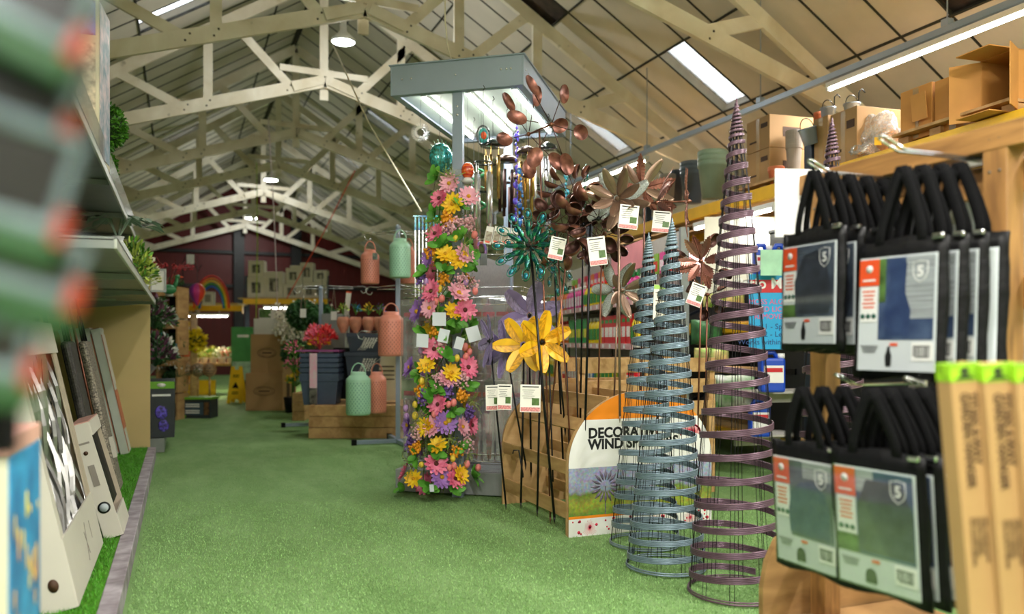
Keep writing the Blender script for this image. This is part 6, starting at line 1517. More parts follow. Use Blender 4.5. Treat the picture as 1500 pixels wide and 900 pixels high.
def hanging_stand(label, x, d, ytop, arms, base=True):
    p = FP(x, d); H = hy(ytop, d); t = thing('hanging_basket_stand', label, 'stand', p, CAMRZ)
    MB().box((0, 0, H/2), (.045, .045, H)).build('pole', M_can, t, bevel=.003)
    for a in (0, pi/2): MB().box((0, 0, .03), (.95, .045, .04), rz=a+.35).build('foot_bar', M_can, t)
    for a in (0, pi/2):
        for s in (-1, 1): MB().box((s*.47*cos(a+.35), s*.47*sin(a+.35), .03), (.05, .055, .06), rz=a+.35).build('foot_cap', M_bk, t)
    for z, ang, L in arms:
        m = MB(); u = Vector((cos(ang), sin(ang), 0)); Z = Vector((0, 0, 1))
        for s in (0, .035): m.tube([Z*(z+s*1.2), u*(L*.75)+Z*(z+.0+s*.6)], .005, 5)
        m.tube([u*L*.75+Z*(z+.02), u*L+Z*(z+.03), u*(L+.05)+Z*(z-.0), u*(L+.03)+Z*(z-.05), u*(L-.01)+Z*(z-.06), u*(L-.03)+Z*(z-.03)], .005, 5); m.build('arm', M_chrome, t)
    MB().lathe([(.028, H-.0), (.028, H+.03), (.01, H+.05)], 12).build('cap', M_can, t); return t
hanging_stand('tall grey hanging stand with four foot bars, holding coral and mint lanterns', 583, 8.8, 336, [(2.25, pi-.15, .33), (2.25, .3, .30), (2.25, -1.4, .1), (1.66, pi-.2, .32), (1.66, .3, .3), (1.66, 1.7, .3), (1.18, pi-.1, .40), (1.18, .2, .4), (1.18, 1.5, .3)])
lantern('coral lantern hanging highest on the left arm of the grey stand', 542, 366, 416, 27, 8.75, 'coral', tagc=True)
lantern('mint green lantern hanging at the top of the grey stand', 586, 350, 407, 31, 8.45, 'mint')
lantern('coral lantern hanging behind the top mint one', 598, 362, 416, 24, 9.05, 'coral')
lantern('coral lantern on the middle arm in front of the grey pole', 573, 457, 522, 38, 8.5, 'coral')
lantern('sage green lantern half hidden by the flower garlands', 602, 469, 522, 28, 9.0, 'sage')
lantern('mint green lantern hanging lowest over the pine bench', 525, 545, 608, 36, 8.35, 'mint')
lantern('coral lantern with a hoop handle beside the lowest mint one', 552, 545, 605, 28, 8.6, 'coral')
hanging_stand('second grey hanging stand behind the slate planters with wire arms', 470, 10.6, 425, [(1.78, pi, .3), (1.78, 0, .55), (1.78, 1.6, .3)])
for i, (x, y, lb) in enumerate([(444, 459, 'small white card tag hanging from the second stand on the left'), (489, 463, 'white card tag hanging on wire triangle at the right arm of the second stand')]):
    t = thing('card_tag', lb, 'tag', P(x, y, 10.4), CAMRZ); MB().box((0, 0, 0), (.075, .006, .11)).build('card', M_white, t); 
    MB().tube([(-.03, 0, .05), (0, 0, .38), (.03, 0, .05)], .004, 4).build('wire_triangle', M_chrome, t)
t = thing('price_card', 'tall white price card with an orange edge standing behind the egg pots', 'sign', P(509, 445, 10.0), CAMRZ); MB().box((0, 0, 0), (.06, .008, .28)).build('card', M_white, t, rot=(0, .12, 0)); MB().box((0, 0, .14), (.06, .009, .02)).build('orange_edge', M_orange, t, rot=(0, .12, 0)); MB().tube([(0, .005, -.14), (0, .005, -.5)], .004, 4).build('stick', M_chrome, t)
# topiary balls and white blossom tree behind
for i, (x, y, R_, d) in enumerate([(443, 462, .19, 11.4), (472, 465, .17, 11.8), (433, 518, .17, 11.5)]):
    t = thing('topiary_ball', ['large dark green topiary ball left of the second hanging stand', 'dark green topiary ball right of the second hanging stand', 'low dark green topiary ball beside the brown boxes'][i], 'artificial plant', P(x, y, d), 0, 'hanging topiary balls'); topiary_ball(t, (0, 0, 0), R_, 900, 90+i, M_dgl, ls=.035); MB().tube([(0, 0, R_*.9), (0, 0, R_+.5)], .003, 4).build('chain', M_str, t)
def blossom_tree(label, x, d, y0, y1, R_, seed):
    t = thing('blossom_tree', label, 'artificial plant', FP(x, d)); r = random.Random(seed); m = MB(); f = MB(); z1 = hy(y0, d); z0 = hy(y1, d)
    m.tube([(0, 0, 0), (.02, 0, z0*.7), (0, .02, z0)], .02, 6)
    for i in range(26):
        a = r.uniform(0, 6.28); z = r.uniform(z0, z1); e = Vector((cos(a)*R_*r.uniform(.5, 1), sin(a)*R_*r.uniform(.5, 1), z)); m.tube([(0, 0, z0-.1), e*.5+Vector((0, 0, z0*.4)), e], .005, 4)
        for k in range(22): p = e+Vector((r.gauss(0, .06), r.gauss(0, .06), r.gauss(0, .07))); f.ball(p, r.uniform(.012, .024), 6, 4)
    m.build('branches', M_lfd, t); f.build('blossom', M_pw, t); MB().lathe([(.10, 0), (.13, .24), (.11, .24)], 16).build('pot', M_bk, t)
blossom_tree('artificial white blossom tree behind the slate planters', 452, 12.2, 448, 505, .38, 1)
blossom_tree('second white blossom tree beside the brown box stack', 428, 12.6, 455, 500, .25, 2)
for i, (x, y, a, b_, lb) in enumerate([(468, 458, M_gy, mat('coral_blossom', 'e85a5a', .5), 'yellow and coral bouquet in front of the second stand'), (462, 503, mat('coral_blossom', 'e85a5a', .5), M_gp, 'red and pink bouquet standing on the mauve tray'), (478, 505, mat('scarlet_blossom', 'd8202a', .5), mat('coral_blossom', 'e85a5a'), 'scarlet bouquet at the right of the mauve tray')]):
    d = 9.7; p = FP(x, d, hy([520, 512, 512][i], d)); bush('bouquet', lb, tuple(p), .09, 150, a, b_, 100+i, pot=False, H=.15, ls=.06, cat='flowers', group='bouquets')
for i, (x, y, c, lb) in enumerate([(432, 522, M_gp, 'pink and yellow flowers beside the nested planters, upper'), (430, 545, M_gp, 'pink flowers beside the nested planters, middle'), (434, 566, M_gy, 'yellow and white flowers beside the nested planters, low')]):
    bush('flower_bunch', lb, tuple(FP(x, 10.0, hy(y+8, 10.0))), .10, 110, c, M_gl, 120+i, pot=False, H=.13, ls=.05, cat='flowers')
t = carton('pale grey box with lettering behind the coral lantern on the bench', FP(567, 9.75, .40), CAMRZ, (.32, .2, .55), M_cream); m = MB()
for k in range(4): m.box((0, -.102, .40-.05*k), (.2, .003, .014))
m.build('lettering', M_kdark, t)
t = carton('tall black box between the planter stacks on the bench', FP(504, 10.0, .40), CAMRZ, (.22, .2, .62), M_bk)
t = carton('grey plastic crate at the back of the bench behind the red flowers', FP(492, 10.6, .40), CAMRZ, (.3, .3, 1.05), M_lead)
t = carton('small green and white box lying on the white cardboard box', FP(391, 13.1, hy(467, 13.0)), CAMRZ, (.2, .2, .16), M_cart); MB().box((0, -.102, .08), (.18, .004, .13)).build('green_print', M_gardn, t)
# ================================================================ pallet rack on the right and everything on it
RA = Vector((4.42, 2.7, 0)); RB = Vector((4.98, 9.8, 0)); rdir = (RB-RA).normalized(); rrz = atan2(rdir.y, rdir.x); rin = Vector((rdir.y, -rdir.x, 0))   # rin points away from the aisle
def on_rack(x, back=0.0, z=2.43):
    """point on the rack front line seen in pixel column x, then moved back from the edge"""
    lat = (x-750)/F; dx = sin(YAW)+lat*cos(YAW); dy = cos(YAW)-lat*sin(YAW)
    # solve t*(dx,dy) = RA + s*rdir
    R0 = RA+rin*back
    det = dx*(-rdir.y)-dy*(-rdir.x); t_ = (R0.x*(-rdir.y)-R0.y*(-rdir.x))/det
    return Vector((t_*dx, t_*dy, z))
rack = thing('pallet_rack', 'long pallet rack with yellow beams and dark uprights along the right side', 'rack', RA, rrz)
LR_ = (RB-RA).length
for z in (2.37, 1.22, .25):
    for y in (0, -1.0): MB().box((LR_/2, y, z), (LR_, .05, .115 if z > 2 else .09)).build('beam', M_yb, rack, bevel=.004)
for x in (.02, 2.52, 5.4, LR_-.02):
    for y in (-.05, -1.0): MB().box((x, y-.03, 1.4), (.09, .07, 2.8)).build('upright', M_rackb, rack, bevel=.004)
    m = MB()
    for k in range(5): m.bar((x, -.08, .2+.5*k), (x, -1.0, .55+.5*k), .03, .02, (1, 0, 0))
    m.build('diagonal_brace', M_rackb, rack)
for z in (2.415, 1.27, .30):
    for k in range(4): MB().box((LR_/2, -.12-.25*k, z), (LR_-.1, .20, .022)).build('deck_board', M_crate if z > 2 else M_shelfb, rack)
MB().box((LR_/2, -1.06, 1.3), (LR_, .02, 2.0)).build('back_sheet', mat('added_dark_backing', '26282a', .7), rack)  # dark sheet added so the gaps behind the bags read black
# steel rail and long tube
rail = thing('steel_channel', 'long grey steel channel hung under the sloping roof over the rack', 'rail', (5.24, 7.5, 3.40), pi/2)
MB().box((0, 0, 0), (12.6, .045, .05)).build('channel', M_can, rail)
for k in range(6):
    x = -5.2+2.1*k; m = MB(); m.box((x, 0, .05), (.06, .06, .05)); m.tube([(x, 0, .05), (x, 0, 1.02)], .006, 5); m.build('hanger', M_can, rail)
tube_light('long bright tube light under the steel channel above the stacked cartons', (5.22, 3.55, 3.33), (5.24, 5.6, 3.33), 30, wid=.06, up=False)
tube_light('second bright tube light farther along the steel channel, near the copper spinners', (5.24, 8.6, 3.33), (5.24, 10.4, 3.33), 30, wid=.06, up=False)
tube_light('bright tube light fixed below the yellow beam behind the plum obelisk', on_rack(1018, -.05, 2.24), on_rack(1135, -.05, 2.24), 9, wid=.05, up=False)
# goods on top of the rack
def rbox(label, x0, x1, y0, y1, back=.3, dep=.45, m=M_kraft, turn=0, flaps=False, prints=True, ybase=None):
    pa, pb = on_rack(x0, .06), on_rack(x1, .06); c = (pa+pb)/2; W = (pb-pa).length*.96; d = depth(c); z1 = hy(y1, d) if ybase is None else ybase; H = hy(y0, d)-z1
    c = c+rin*dep/2; c.z = z1; t = thing('cardboard_box', label, 'box', c, rrz+pi+turn, 'cartons on top of the pallet rack'); t.rotation_euler.z = rrz+turn
    MB().box((0, 0, H/2), (W, dep, H)).build('carton', m, t, bevel=.004)
    MB().box((0, dep/2+.001, H*.5), (.05, .002, H*.96)).build('tape', mat('parcel_tape', 'a98858', .3), t)
    if prints:
        q = MB(); q.box((-W*.28, dep/2+.002, H*.72), (W*.28, .003, H*.14)); q.build('printed_panel', M_kdark, t)
        q = MB(); q.box((W*.2, dep/2+.002, H*.3), (W*.3, .003, H*.05)); q.build('printed_lines', M_kdark, t)
        MB().box((-W/2-.001, 0, H*.5), (.003, dep*.4, H*.3)).build('printed_panel', M_kdark, t)
    if flaps:
        for s, hh in ((-1, .75), (1, .55)): MB().box((s*W*.24, dep/2+.012, H*(.65 if s < 0 else .35)), (W*.46, .006, H*.5)).build('flap', m, t, rot=(.12*s, 0, 0))
    return t, c, W, H
M_kr2 = mat('warm_kraft', 'c98e48', .7, var=.06, scale=5)
t1, c, W, H = rbox('lower of two printed cartons left of the grey ribbed pots', 1093, 1128, 222, 272, m=M_kraft)
t2, c2, W, H2 = rbox('upper printed carton stacked on another left of the grey ribbed pots', 1093, 1128, 174, 221, ybase=c.z+H+.003)
rbox('narrow plain carton beside the large pale printed carton', 1192, 1213, 172, 249, prints=False)
rbox('large pale printed carton with two grey buckets on it', 1215, 1256, 162, 245, dep=.7)
la, ca_, W1, H1 = rbox('left carton of the taped flapped pair, on the pallet', 1318, 1366, 128, 204, m=M_kr2, flaps=True, prints=False)
la, cb_, W1, H1 = rbox('right carton of the taped flapped pair, on the pallet', 1368, 1424, 110, 194, m=M_kr2, flaps=True, prints=False)
# open carton
pa, pb = on_rack(1436, .05), on_rack(1486, .05); c = (pa+pb)/2; W = (pb-pa).length; d = depth(c); z1 = hy(172, d); H = hy(80, d)-z1; c = c+rin*.2; c.z = z1
t = thing('cardboard_box', 'open empty carton on its side with spread flaps, rightmost on the rack', 'box', c, rrz)
D = .40
for a, b_ in (((0, 0, .004), (W, D, .008)), ((0, 0, H-.004), (W, D, .008)), ((-W/2+.004, 0, H/2), (.008, D, H)), ((W/2-.004, 0, H/2), (.008, D, H)), ((0, -D/2+.004, H/2), (W, .008, H))): MB().box(a, b_).build('wall_board', M_kr2, t)
MB().box((0, D/2+.09, H+.0), (W, .2, .006)).build('flap', M_kr2, t, rot=(0, 0, 0)); MB().box((0, 0, 0), (W, .2, .006)).build('flap', M_kr2, t, loc=(0, D/2+.09, -.0))
MB().box((0, .08, 0), (.006, .18, H*.95)).build('flap', M_kr2, t, loc=(-W/2-.02, D/2, H/2), rot=(0, 0, .5)); MB().box((0, .08, 0), (.006, .18, H*.95)).build('flap', M_kr2, t, loc=(W/2, D/2, H/2), rot=(0, 0, -.9))
# pallets
for x0, x1, lb in ((1315, 1488, 'wooden pallet under the flapped cartons at the right end of the rack'), (1088, 1180, 'wooden pallet under the ribbed pots and printed cartons')):
    pa, pb = on_rack(x0, .03), on_rack(x1, .03); c = (pa+pb)/2; L = (pb-pa).length; c = c+rin*.4; c.z = 2.43; t = thing('pallet', lb, 'pallet', c, rrz, 'pallets on the rack')
    top = .085 if x0 > 1200 else .05
    for k in range(5): MB().box((0, -.38+.19*k, top-.01), (L, .14, .018)).build('deck_board', M_crate, t)
    for k in range(max(2, int(L/.2))): MB().box((-L/2+.05+(L-.1)*k/max(1, int(L/.2)-1), 0, top/2-.012), (.09, .8, top-.025)).build('bearer', M_crate, t)
# pots
M_gpot = mat('grey_ribbed_pot', '9a958c', .6, var=.08); M_grnpot = mat('sage_green_pot', '8fa892', .5, var=.06); M_blupot = mat('slate_pot', '566574', .5, var=.06); M_ter = mat('terracotta', 'c8704a', .65, var=.1); M_zinc = mat('blue_zinc_bucket', '8e9cab', .35, .5, var=.1)
def potstack(label, x, y0, y1, wpx, n, m, back=.25, ribs=False, grp='pots on the rack', zb=None):
    p = on_rack(x, back); d = depth(p); z = hy(y1, d) if zb is None else zb; H = hy(y0, d)-z; R_ = wpx/F*d/2; p.z = z; t = thing('plant_pot_stack' if n > 1 else 'plant_pot', label, 'plant pot', p, 0, grp)
    hh = H/(1+.14*(n-1)) if n > 1 else H
    for k in range(n):
        z0 = H-hh-(n-1-k)*0 if n == 1 else k*hh*.14
        MB().lathe([(R_*.70, z0), (R_*.93, z0+hh*.84), (R_, z0+hh*.85), (R_, z0+hh*.96), (R_*.97, z0+hh), (R_*.9, z0+hh), (R_*.86, z0+hh*.8), (R_*.6, z0+.02)], 26 if not ribs else 22, smooth=not ribs).build('pot', m, t)
    return t
potstack('nested sage green plant pots on the rack left of the plum obelisk', 1044, 222, 291, 44, 3, M_grnpot, .3)
potstack('nested slate blue plant pots left of the sage green ones', 1014, 238, 298, 36, 3, M_blupot, .45)
potstack('pale grey plant pot at the far end of the rack goods', 978, 256, 296, 24, 1, M_gpot, .3)
potstack('dark nested pots behind the pale grey one', 992, 250, 296, 20, 2, M_ano, .5)
potstack('nested grey ribbed pots, left of the two stacks', 1140, 199, 262, 27, 4, M_gpot, .22, True)
potstack('nested grey ribbed pots, right of the two stacks', 1163, 192, 258, 24, 4, M_gpot, .22, True)
potstack('short stack of terracotta pots in front of the grey ribbed pots', 1137, 245, 270, 24, 2, M_ter, .08)
potstack('terracotta pot between the hanging bucket and the carton', 1199, 165, 193, 14, 1, M_ter, .3)
def bucket(label, x, y0, y1, wpx, back=.3, tilt=0, hook=True, drop=0):
    p = on_rack(x, back); d = depth(p); z = hy(y1, d); H = hy(y0, d)-z; z -= drop; R_ = wpx/F*d/2; p.z = z; t = thing('hanging_bucket', label, 'bucket', p, rot=(0, tilt, 0), group='blue grey hook buckets')
    MB().lathe([(R_*.75, 0), (R_*.96, H*.9), (R_*1.04, H*.92), (R_*1.04, H), (R_*.94, H), (R_*.7, .01)], 20).build('bucket', M_zinc, t)
    m = MB(); m.tube([(cos(a)*R_, 0, H*.93+sin(a)*R_*1.2) for a in [pi*i/10 for i in range(11)]], .004, 4)
    if hook: m.tube([(R_, 0, H*.8), (R_*1.1, 0, H+R_*1.6), (R_*1.6, 0, H+R_*2), (R_*2.1, 0, H+R_*1.6)], .005, 5)
    m.build('handle', M_bk, t); return t
bucket('blue grey hook bucket on the narrow carton', 1213, 147, 171, 22, .25, drop=.062); bucket('blue grey hook bucket standing on the large pale carton', 1248, 138, 162, 24, .35, drop=.077); bucket('blue grey bucket hanging tilted in front of the rack upright', 1188, 187, 212, 26, .02, -.3, False)
# clear plastic bag
M_bagp = glass_mat('crumpled_clear_plastic', gloss=.8, rough=.12, dens=.3)
def lump(label, x, y, w_, h_, back, m, seed, name='plastic_bag', cat='bag'):
    p = on_rack(x, back); d = depth(p); p.z = hy(y, d); sx, sz = w_/F*d/2, h_/F*d/2; b = MB(); b.ball((0, 0, 0), (1, 1, 1), 26, 16); r = Vector((seed, 3, 1))
    vs = []
    for v in b.v:
        k = 1+.45*noise.noise(v*1.6+r)+.16*noise.noise(v*6+r); vs.append(Vector((v.x*sx*k, v.y*sx*.9*k, v.z*sz*k)))
    b.v = vs; o = b.build(name, m, loc=p, rot=(0, 0, CAMRZ)); return tag(o, label, cat)
lump('crumpled clear plastic bag of tan goods leaning on the flapped cartons', 1290, 200, 62, 62, .25, M_bagp, 1); lump('tan packing material inside the clear plastic bag', 1296, 208, 40, 40, .25, mat('tan_packing', 'b08a68', .8, var=.3, scale=20), 5, 'packing_material', 'packing')
lump('smaller clear plastic wrap lying in front of the big plastic bag', 1268, 222, 40, 26, .15, M_bagp, 9, 'plastic_wrap', 'wrap')
tag(MB().box((0, 0, 0), (.05, .004, .055)).build('yellow_label', M_yel, loc=on_rack(1286, .0, hy(207, depth(on_rack(1286)))), rot=(0, 0, CAMRZ)), 'small yellow label stuck on the clear plastic bag', 'label')
# white leaf poster and the blue poster on the aisle side of the rack
p = on_rack(1092, -.10, 0); d = depth(p)
t = thing('leaf_poster', 'large white poster panel with a green leaf hung under the yellow beam', 'poster', (p.x, p.y, hy(430, d)), CAMRZ)
W, H = 120/F*d, (hy(318, d)-hy(430, d)); MB().box((0, 0, H/2), (W, .012, H)).build('panel', mat('poster_off_white', 'e9e6d4', .5, var=.03), t)
m = MB(); vs, fs = leafshape(.26, .085, 8); m.add([(x, z, 0) for x, z, y in vs], fs, 0, False, Matrix.Translation((.20, -.009, H*.30)) @ Matrix.Rotation(pi/2, 4, 'X') @ Matrix.Rotation(1.15, 4, 'Z'))
vs, fs = leafshape(.15, .06, 8); m.add([(x, z, 0) for x, z, y in vs], fs, 0, False, Matrix.Translation((.20, -.009, H*.30)) @ Matrix.Rotation(pi/2, 4, 'X') @ Matrix.Rotation(2.2, 4, 'Z')); m.build('printed_leaf', mat('leaf_print', '6f9a3a', .5, var=.15), t)
p = on_rack(1128, -.5, 0); d = depth(p); z0, z1 = hy(512, d), hy(402, d); W = 62/F*d
t = thing('blue_poster', 'bright blue advertising board lettered Patio Magic in white on red beside the plum obelisk', 'poster', (p.x, p.y, z0), CAMRZ); H = z1-z0
MB().box((0, 0, H/2), (W, .01, H)).build('board', mat('poster_cyan', '1ea6e0', .45, var=.03), t)
MB().box((0, -.007, H*.84), (W, .004, H*.17)).build('red_band', mat('poster_red', 'c81e28', .45, var=0), t); text('lettering', 'Patio Magic', .115, M_white, t, (0, -.0095, H*.81), (pi/2, 0, 0), 'CENTER', bold=.002)
text('lettering', 'MOSS ALGAE\nMOULD LICHEN\nREMOVER', .055, mat('poster_pink', 'e05a8a', .5), t, (W*.0, -.0065, H*.60), (pi/2, 0, 0), 'CENTER'); text('lettering', 'Step 1 - Spray\nStep 2 - Leave\nWorks within 2 days', .058, mat('poster_navy', '123a7a', .5), t, (0, -.0065, H*.27), (pi/2, 0, 0), 'CENTER')
# jerry cans
M_can1 = mat('blue_jerrycan', '1a4ac0', .35, var=.05, coat=.3)
def jerry(label, x, y0, y1, wpx, back, grp='blue jerrycans'):
    p = on_rack(x, back, 0); d = depth(p); z = hy(y1, d); H = hy(y0, d)-z; W = wpx/F*d; p.z = z; t = thing('jerrycan', label, 'container', p, CAMRZ, grp)
    MB().box((0, 0, H*.42), (W, W*.6, H*.84)).build('body', M_can1, t, bevel=.02); MB().box((0, -W*.3-.003, H*.45), (W*.8, .004, H*.42)).build('label', M_white, t); MB().box((0, -W*.3-.006, H*.55), (W*.7, .004, H*.1)).build('red_label_band', mat('poster_red', 'c81e28'), t)
    MB().tube([(-W*.35, 0, H*.82), (-W*.2, 0, H*.97), (W*.1, 0, H*.97), (W*.25, 0, H*.82)], .018, 7).build('handle', M_can1, t); MB().lathe([(.03, H*.83), (.03, H*.95), (1e-4, H*.95)], 12, 0, Matrix.Translation((W*.38, 0, 0))).build('cap', M_white, t)
jerry('blue jerrycan above the blue advertising board, left', 1116, 358, 408, 26, -.35); jerry('blue jerrycan above the blue advertising board, right', 1142, 358, 408, 24, -.35)
jerry('blue jerrycan with a red banded label below the advertising board', 1130, 515, 575, 36, -.45); jerry('blue jerrycan low on the floor shelf behind the plum obelisk', 1112, 585, 640, 30, -.40)
for i, (x, y, back) in enumerate([(1129, 408.5, -.35), (1130, 575.5, -.45), (1112, 640.5, -.40)]):
    p = on_rack(x, back/2-.02, 0); d = depth(on_rack(x, back)); p.z = hy(y, d)-.011
    t = thing('bracket_shelf', ['small white bracket shelf under the two blue jerrycans above the advertising board', 'small white bracket shelf under the blue jerrycan below the advertising board', 'lowest small white bracket shelf on the rack, under a blue jerrycan'][i], 'shelf', p, rrz)
    M_shw = mat('shelf_white', 'c9c6c0', .5, .1, var=.04)
    MB().box((0, 0, 0), (.55 if i == 0 else .32, abs(back)+.22, .018)).build('shelf_board', M_shw, t); MB().box((0, -.02, -.05), (.03, abs(back)+.1, .08)).build('bracket', M_shw, t)
M_mintp = mat('mint_green_card', 'a6d8b8', .5)
tag(MB().box((0, 0, 0), (.17, .006, .19)).build('mint_card', M_mintp, loc=on_rack(1131, -.55, hy(385, depth(on_rack(1131, -.55)))), rot=(0, 0, CAMRZ)), 'plain mint green card standing against the blue jerrycans', 'card')
# ---------------------------------------------------------------- coloured goods shelving behind the spinners
SA = Vector((4.38, 9.9, 0)); SB = Vector((3.44, 5.85, 0)); sdir = (SB-SA).normalized(); srz = atan2(sdir.y, sdir.x); sin_ = Vector((-sdir.y, sdir.x, 0))
if sin_.x < 0: sin_ = -sin_
LS = (SB-SA).length
M_pedge = mat('shelf_edge_pale_pink', 'd8a8aa', .5, var=.06); M_shw = mat('shelf_white', 'c9c6c0', .5, .1, var=.04)
gs = thing('goods_shelving', 'long retail shelving with pale pink shelf edges full of garden care bottles behind the spinners', 'shelving', SA, srz)
fy = 1 if (Matrix.Rotation(srz, 3, 'Z') @ Vector((0, 1, 0))).dot(sin_) > 0 else -1    # local direction pointing to the back
for z in (.20, .64, 1.06, 1.43): MB().box((LS/2, fy*.2, z), (LS, .42, .025)).build('shelf', M_shw, gs); MB().box((LS/2, -fy*.012, z-.005), (LS, .012, .05)).build('shelf_edge', M_pedge, gs)
MB().box((LS/2, fy*.43, 1.02), (LS, .03, 2.0)).build('back_panel', M_shw, gs); MB().box((LS/2, fy*.2, .09), (LS, .4, .17)).build('base_plinth', M_lead, gs)
for k in range(5): MB().box((LS*k/4, fy*.43, 1.02), (.05, .07, 2.04)).build('upright', M_lead, gs)
pt0 = None
for z in (.64, 1.06, 1.43):
    for k in range(18):
        if pt0 is None: o = pt0 = MB().box((0, 0, 0), (.05, .002, .035)).build('price_ticket', M_white, gs)
        else: o = pt0.copy(); COL.objects.link(o)
        o.location = (.15+LS*k/18.6, -fy*.020, z-.005)
cols = {'red': ('d4202a', 'f2e8e0'), 'green': ('1f9a48', 'f0e040'), 'yellow': ('f2d21c', '2a8a3a'), 'pink': ('e0409a', 'f4e4ea'), 'orange': ('ee7a1e', 'f6f0e0'), 'white': ('ececea', '2a8a4a'), 'blue': ('2a7ac8', 'f0f0f0'), 'lime': ('8cc83a', 'd83a2a')}
GM = {k: (mat('goods_'+k, v[0], .35, var=.06), mat('goods_label_'+k, v[1], .45, var=.2, scale=60, c2=None)) for k, v in cols.items()}
def bottle_proto(k, h, w_, cap):
    m = MB(); mt = Matrix.Diagonal((1, .62, 1, 1)); m.lathe([(w_*.46, 0), (w_*.5, .01), (w_*.5, h*.66), (w_*.34, h*.78), (w_*.16, h*.84), (w_*.16, h*.88)], 14, 0, mt)
    m.lathe([(w_*.2, h*.86), (w_*.2, h), (w_*.12, h*1.0)], 10, 2, mt); m.box((0, -w_*.315, h*.36), (w_*.72, .006, h*.42), 1); m.box((0, w_*.315, h*.36), (w_*.72, .006, h*.42), 1)
    return m, [GM[k][0], GM[k][1], GM[cap][0]]
def carton_proto(k, h, w_, cap):
    m = MB(); m.box((0, 0, h/2), (w_, w_*.5, h), 0)
    for s in (-1, 1): m.box((0, s*(w_*.25+.001), h*.42), (w_*.8, .003, h*.35), 1); m.box((0, s*(w_*.25+.001), h*.8), (w_*.7, .003, h*.12), 2)
    return m, [GM[k][0], GM[k][1], GM[cap][0]]
PR = {}; rs = random.Random(17)
seqs = {.21: ('bottom', ['green', 'lime', 'white', 'yellow'], .30), .653: ('third', ['red', 'red', 'red', 'green', 'yellow', 'blue'], .27), 1.073: ('second', ['green', 'yellow', 'green', 'orange', 'red', 'lime'], .26), 1.443: ('top', ['pink', 'red', 'yellow', 'white', 'green', 'orange'], .24)}
for z, (rn, ks_, h0) in seqs.items():
    x = .12; run = 0; k = ks_[0]; typ = 'b'
    while x < LS-.1:
        if run <= 0: k = rs.choice(ks_); run = rs.randint(3, 7); typ = rs.choice('bbc'); cap = rs.choice(['red', 'yellow', 'white', 'green'])
        key = (k, typ, cap, z)
        p = SA+sdir*x+sin_*.08; p.z = z+.001
        kind = 'bottle' if typ == 'b' else 'carton'
        lab = '%s %s with a %s %s on the %s pink edged shelf' % (k, kind, cap, 'cap' if typ == 'b' else 'title band', rn)
        if key not in PR:
            m, ms = (bottle_proto if typ == 'b' else carton_proto)(k, h0, .125, cap); o = m.build('garden_care_'+kind, ms); PR[key] = o; tag(o, lab, kind)
        else: o = PR[key].copy(); COL.objects.link(o)
        o.location = p; o.rotation_euler = (0, 0, srz+rs.uniform(-.05, .05)); o['group'] = '%s %ss with %s tops on the %s shelf' % (k, kind, cap, rn)
        x += .138; run -= 1
# hanging packets on the upper part of the back panel
pkm = {}
for row, z in enumerate((1.78, )):
    x = .15
    while x < LS-.1:
        k = rs.choice(['pink', 'white', 'red', 'lime', 'white', 'orange']); 
        if k not in pkm: m = MB(); m.box((0, 0, 0), (.12, .012, .18), 0); m.box((0, -.007, -.02), (.09, .004, .09), 1); m.box((0, .007, -.02), (.09, .004, .09), 1); m.tube([(0, 0, .09), (0, 0, .1)], .003, 4, 0); o = m.build('seed_packet', [GM[k][0], GM[k][1]]); tag(o, '%s seed packet hanging above the top goods shelf' % k, 'packet', '%s seed packets above the top shelf' % k); pkm[k] = o
        else: o = pkm[k].copy(); COL.objects.link(o)
        o.location = SA+sdir*x+sin_*.36+Vector((0, 0, z)); o.rotation_euler = (0, 0, srz); x += .16
# pink header board
t = tag(MB().box((0, 0, 0), (.9, .02, .22)).build('pink_header_board', mat('header_pink', 'e08a92', .5, var=.04), loc=SA+sdir*3.9+sin_*.02+Vector((0, 0, 1.80)), rot=(0, 0, srz)), 'salmon pink header board above the goods shelving behind the cup spinners', 'sign')
# pale timber crate behind the spinner stand
t = thing('timber_crate', 'pale timber slatted crate standing behind the wind spinner stand', 'crate', FP(930, 5.95), 0)
for z in (.62, .78, .93): 
    for s in (-1, 1): MB().box((0, s*.2, z), (1.1, .022, .10)).build('board', M_batt, t, bevel=.002)
for sx in (-.53, 0, .53):
    for s in (-1, 1): MB().box((sx, s*.18, .49), (.05, .03, .98)).build('corner_post', M_batt, t)
MB().box((0, 0, .58), (1.06, .36, .02)).build('floor_board', M_batt, t)
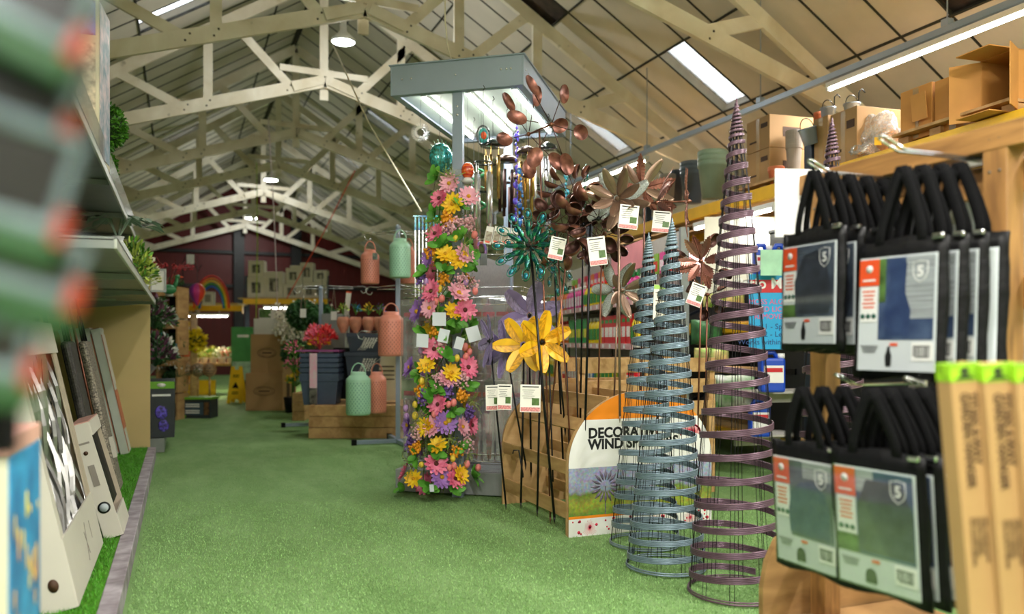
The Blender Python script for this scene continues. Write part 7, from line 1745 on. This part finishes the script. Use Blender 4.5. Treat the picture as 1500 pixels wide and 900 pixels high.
# goods on the rack's lower decks: wood shelf with sacks near the obelisk, black crates added to darken the gaps behind the bags
M_sackg = mat('green_sack', '2f6a3a', .4, var=.4, scale=10); M_sackw = mat('pale_sack', 'd8c890', .4, var=.4, scale=12, c2='8ac040')
def sack(label, x, y, wpx, hpx, back, m, grp=None):
    p = on_rack(x, back, 0); d = depth(p); p.z = hy(y, d); W, H = wpx/F*d, hpx/F*d; b = MB(); n = 10; vs = []; fs = []
    for s in (-1, 1):
        for j in range(n+1):
            for i in range(n+1):
                u, v = i/n*2-1, j/n*2-1; e = max(0, (1-u**4)*(1-v**4))**.6; vs.append((u*W/2, s*(.01+.09*e), H/2+v*H/2+.01*noise.noise(Vector((u*3+x, v*3, s)))))
    N1 = (n+1)**2
    for s in range(2):
        for j in range(n):
            for i in range(n): k = s*N1+j*(n+1)+i; f = (k, k+1, k+n+2, k+n+1); fs.append(f if s else f[::-1])
    b.add(vs, fs, 0, True); return tag(b.build('sack', m, loc=p, rot=(0, 0, CAMRZ)), label, 'sack', grp)
sack('green sack on the timber shelf right of the leaf spinners', 1035, 505, 46, 36, -.15, M_sackg); sack('pale yellow sack lying below the green one', 1042, 530, 50, 20, -.2, M_sackw)
sack('pale green sack above the green one, behind the plum obelisk', 1060, 450, 60, 44, -.02, M_sackw); sack('orange and white sack behind the upper coils of the plum obelisk', 1058, 405, 50, 38, .05, mat('orange_sack', 'e8a060', .4, var=.4, scale=10, c2='e8e0d0'))
sack('pink and white sack behind the small rose leaf spinner', 1022, 405, 46, 40, .0, mat('pink_sack', 'd88a9a', .4, var=.4, scale=10, c2='ece4e0')); sack('white and green sack low behind the plum obelisk', 1070, 600, 70, 50, -.3, mat('white_green_sack', 'e4e6e0', .4, var=.3, scale=7, c2='5aa84a'))
t = tag(MB().box((0, 0, 0), (1.0, .3, .05)).build('timber_shelf', M_crate, loc=on_rack(1045, -.15, hy(540, depth(on_rack(1045, -.15)))), rot=(0, 0, rrz)), 'orange toned timber shelf board with a price ticket behind the plum obelisk', 'shelf')
M_dkcr = mat('gap_filler_black', '131416', .6, var=.2)
for i, (x, zb, w_, h_) in enumerate([(1200, 1.29, .75, .75), (1275, 1.29, .7, .62), (1345, 1.29, .6, .8), (1425, 1.29, .55, .68), (1190, .32, .8, .75), (1270, .32, .75, .7), (1350, .32, .6, .8), (1430, .32, .55, .7)]):
    p = on_rack(x, .35, zb); t = thing('gap_filler_crate', 'added black crate keeping the gap dark on the %s rack deck behind the %s' % (['middle', 'lower'][i > 3], ['upper left bags', 'upper middle bags', 'upper right bags', 'thick timber post', 'lower left bags', 'lower middle bags', 'lower right bags', 'brown hanger boxes'][i]), 'crate', p, rrz, 'added dark crates on the rack decks')
    MB().box((0, 0, h_/2), (w_, .5, h_)).build('body', M_dkcr, t, bevel=.01); MB().box((0, 0, h_+.012), (w_+.03, .53, .025)).build('lid', M_dkcr, t, bevel=.005)
    MB().box((0, .255, h_*.7), (w_*.3, .02, .05)).build('handle', M_bk, t)
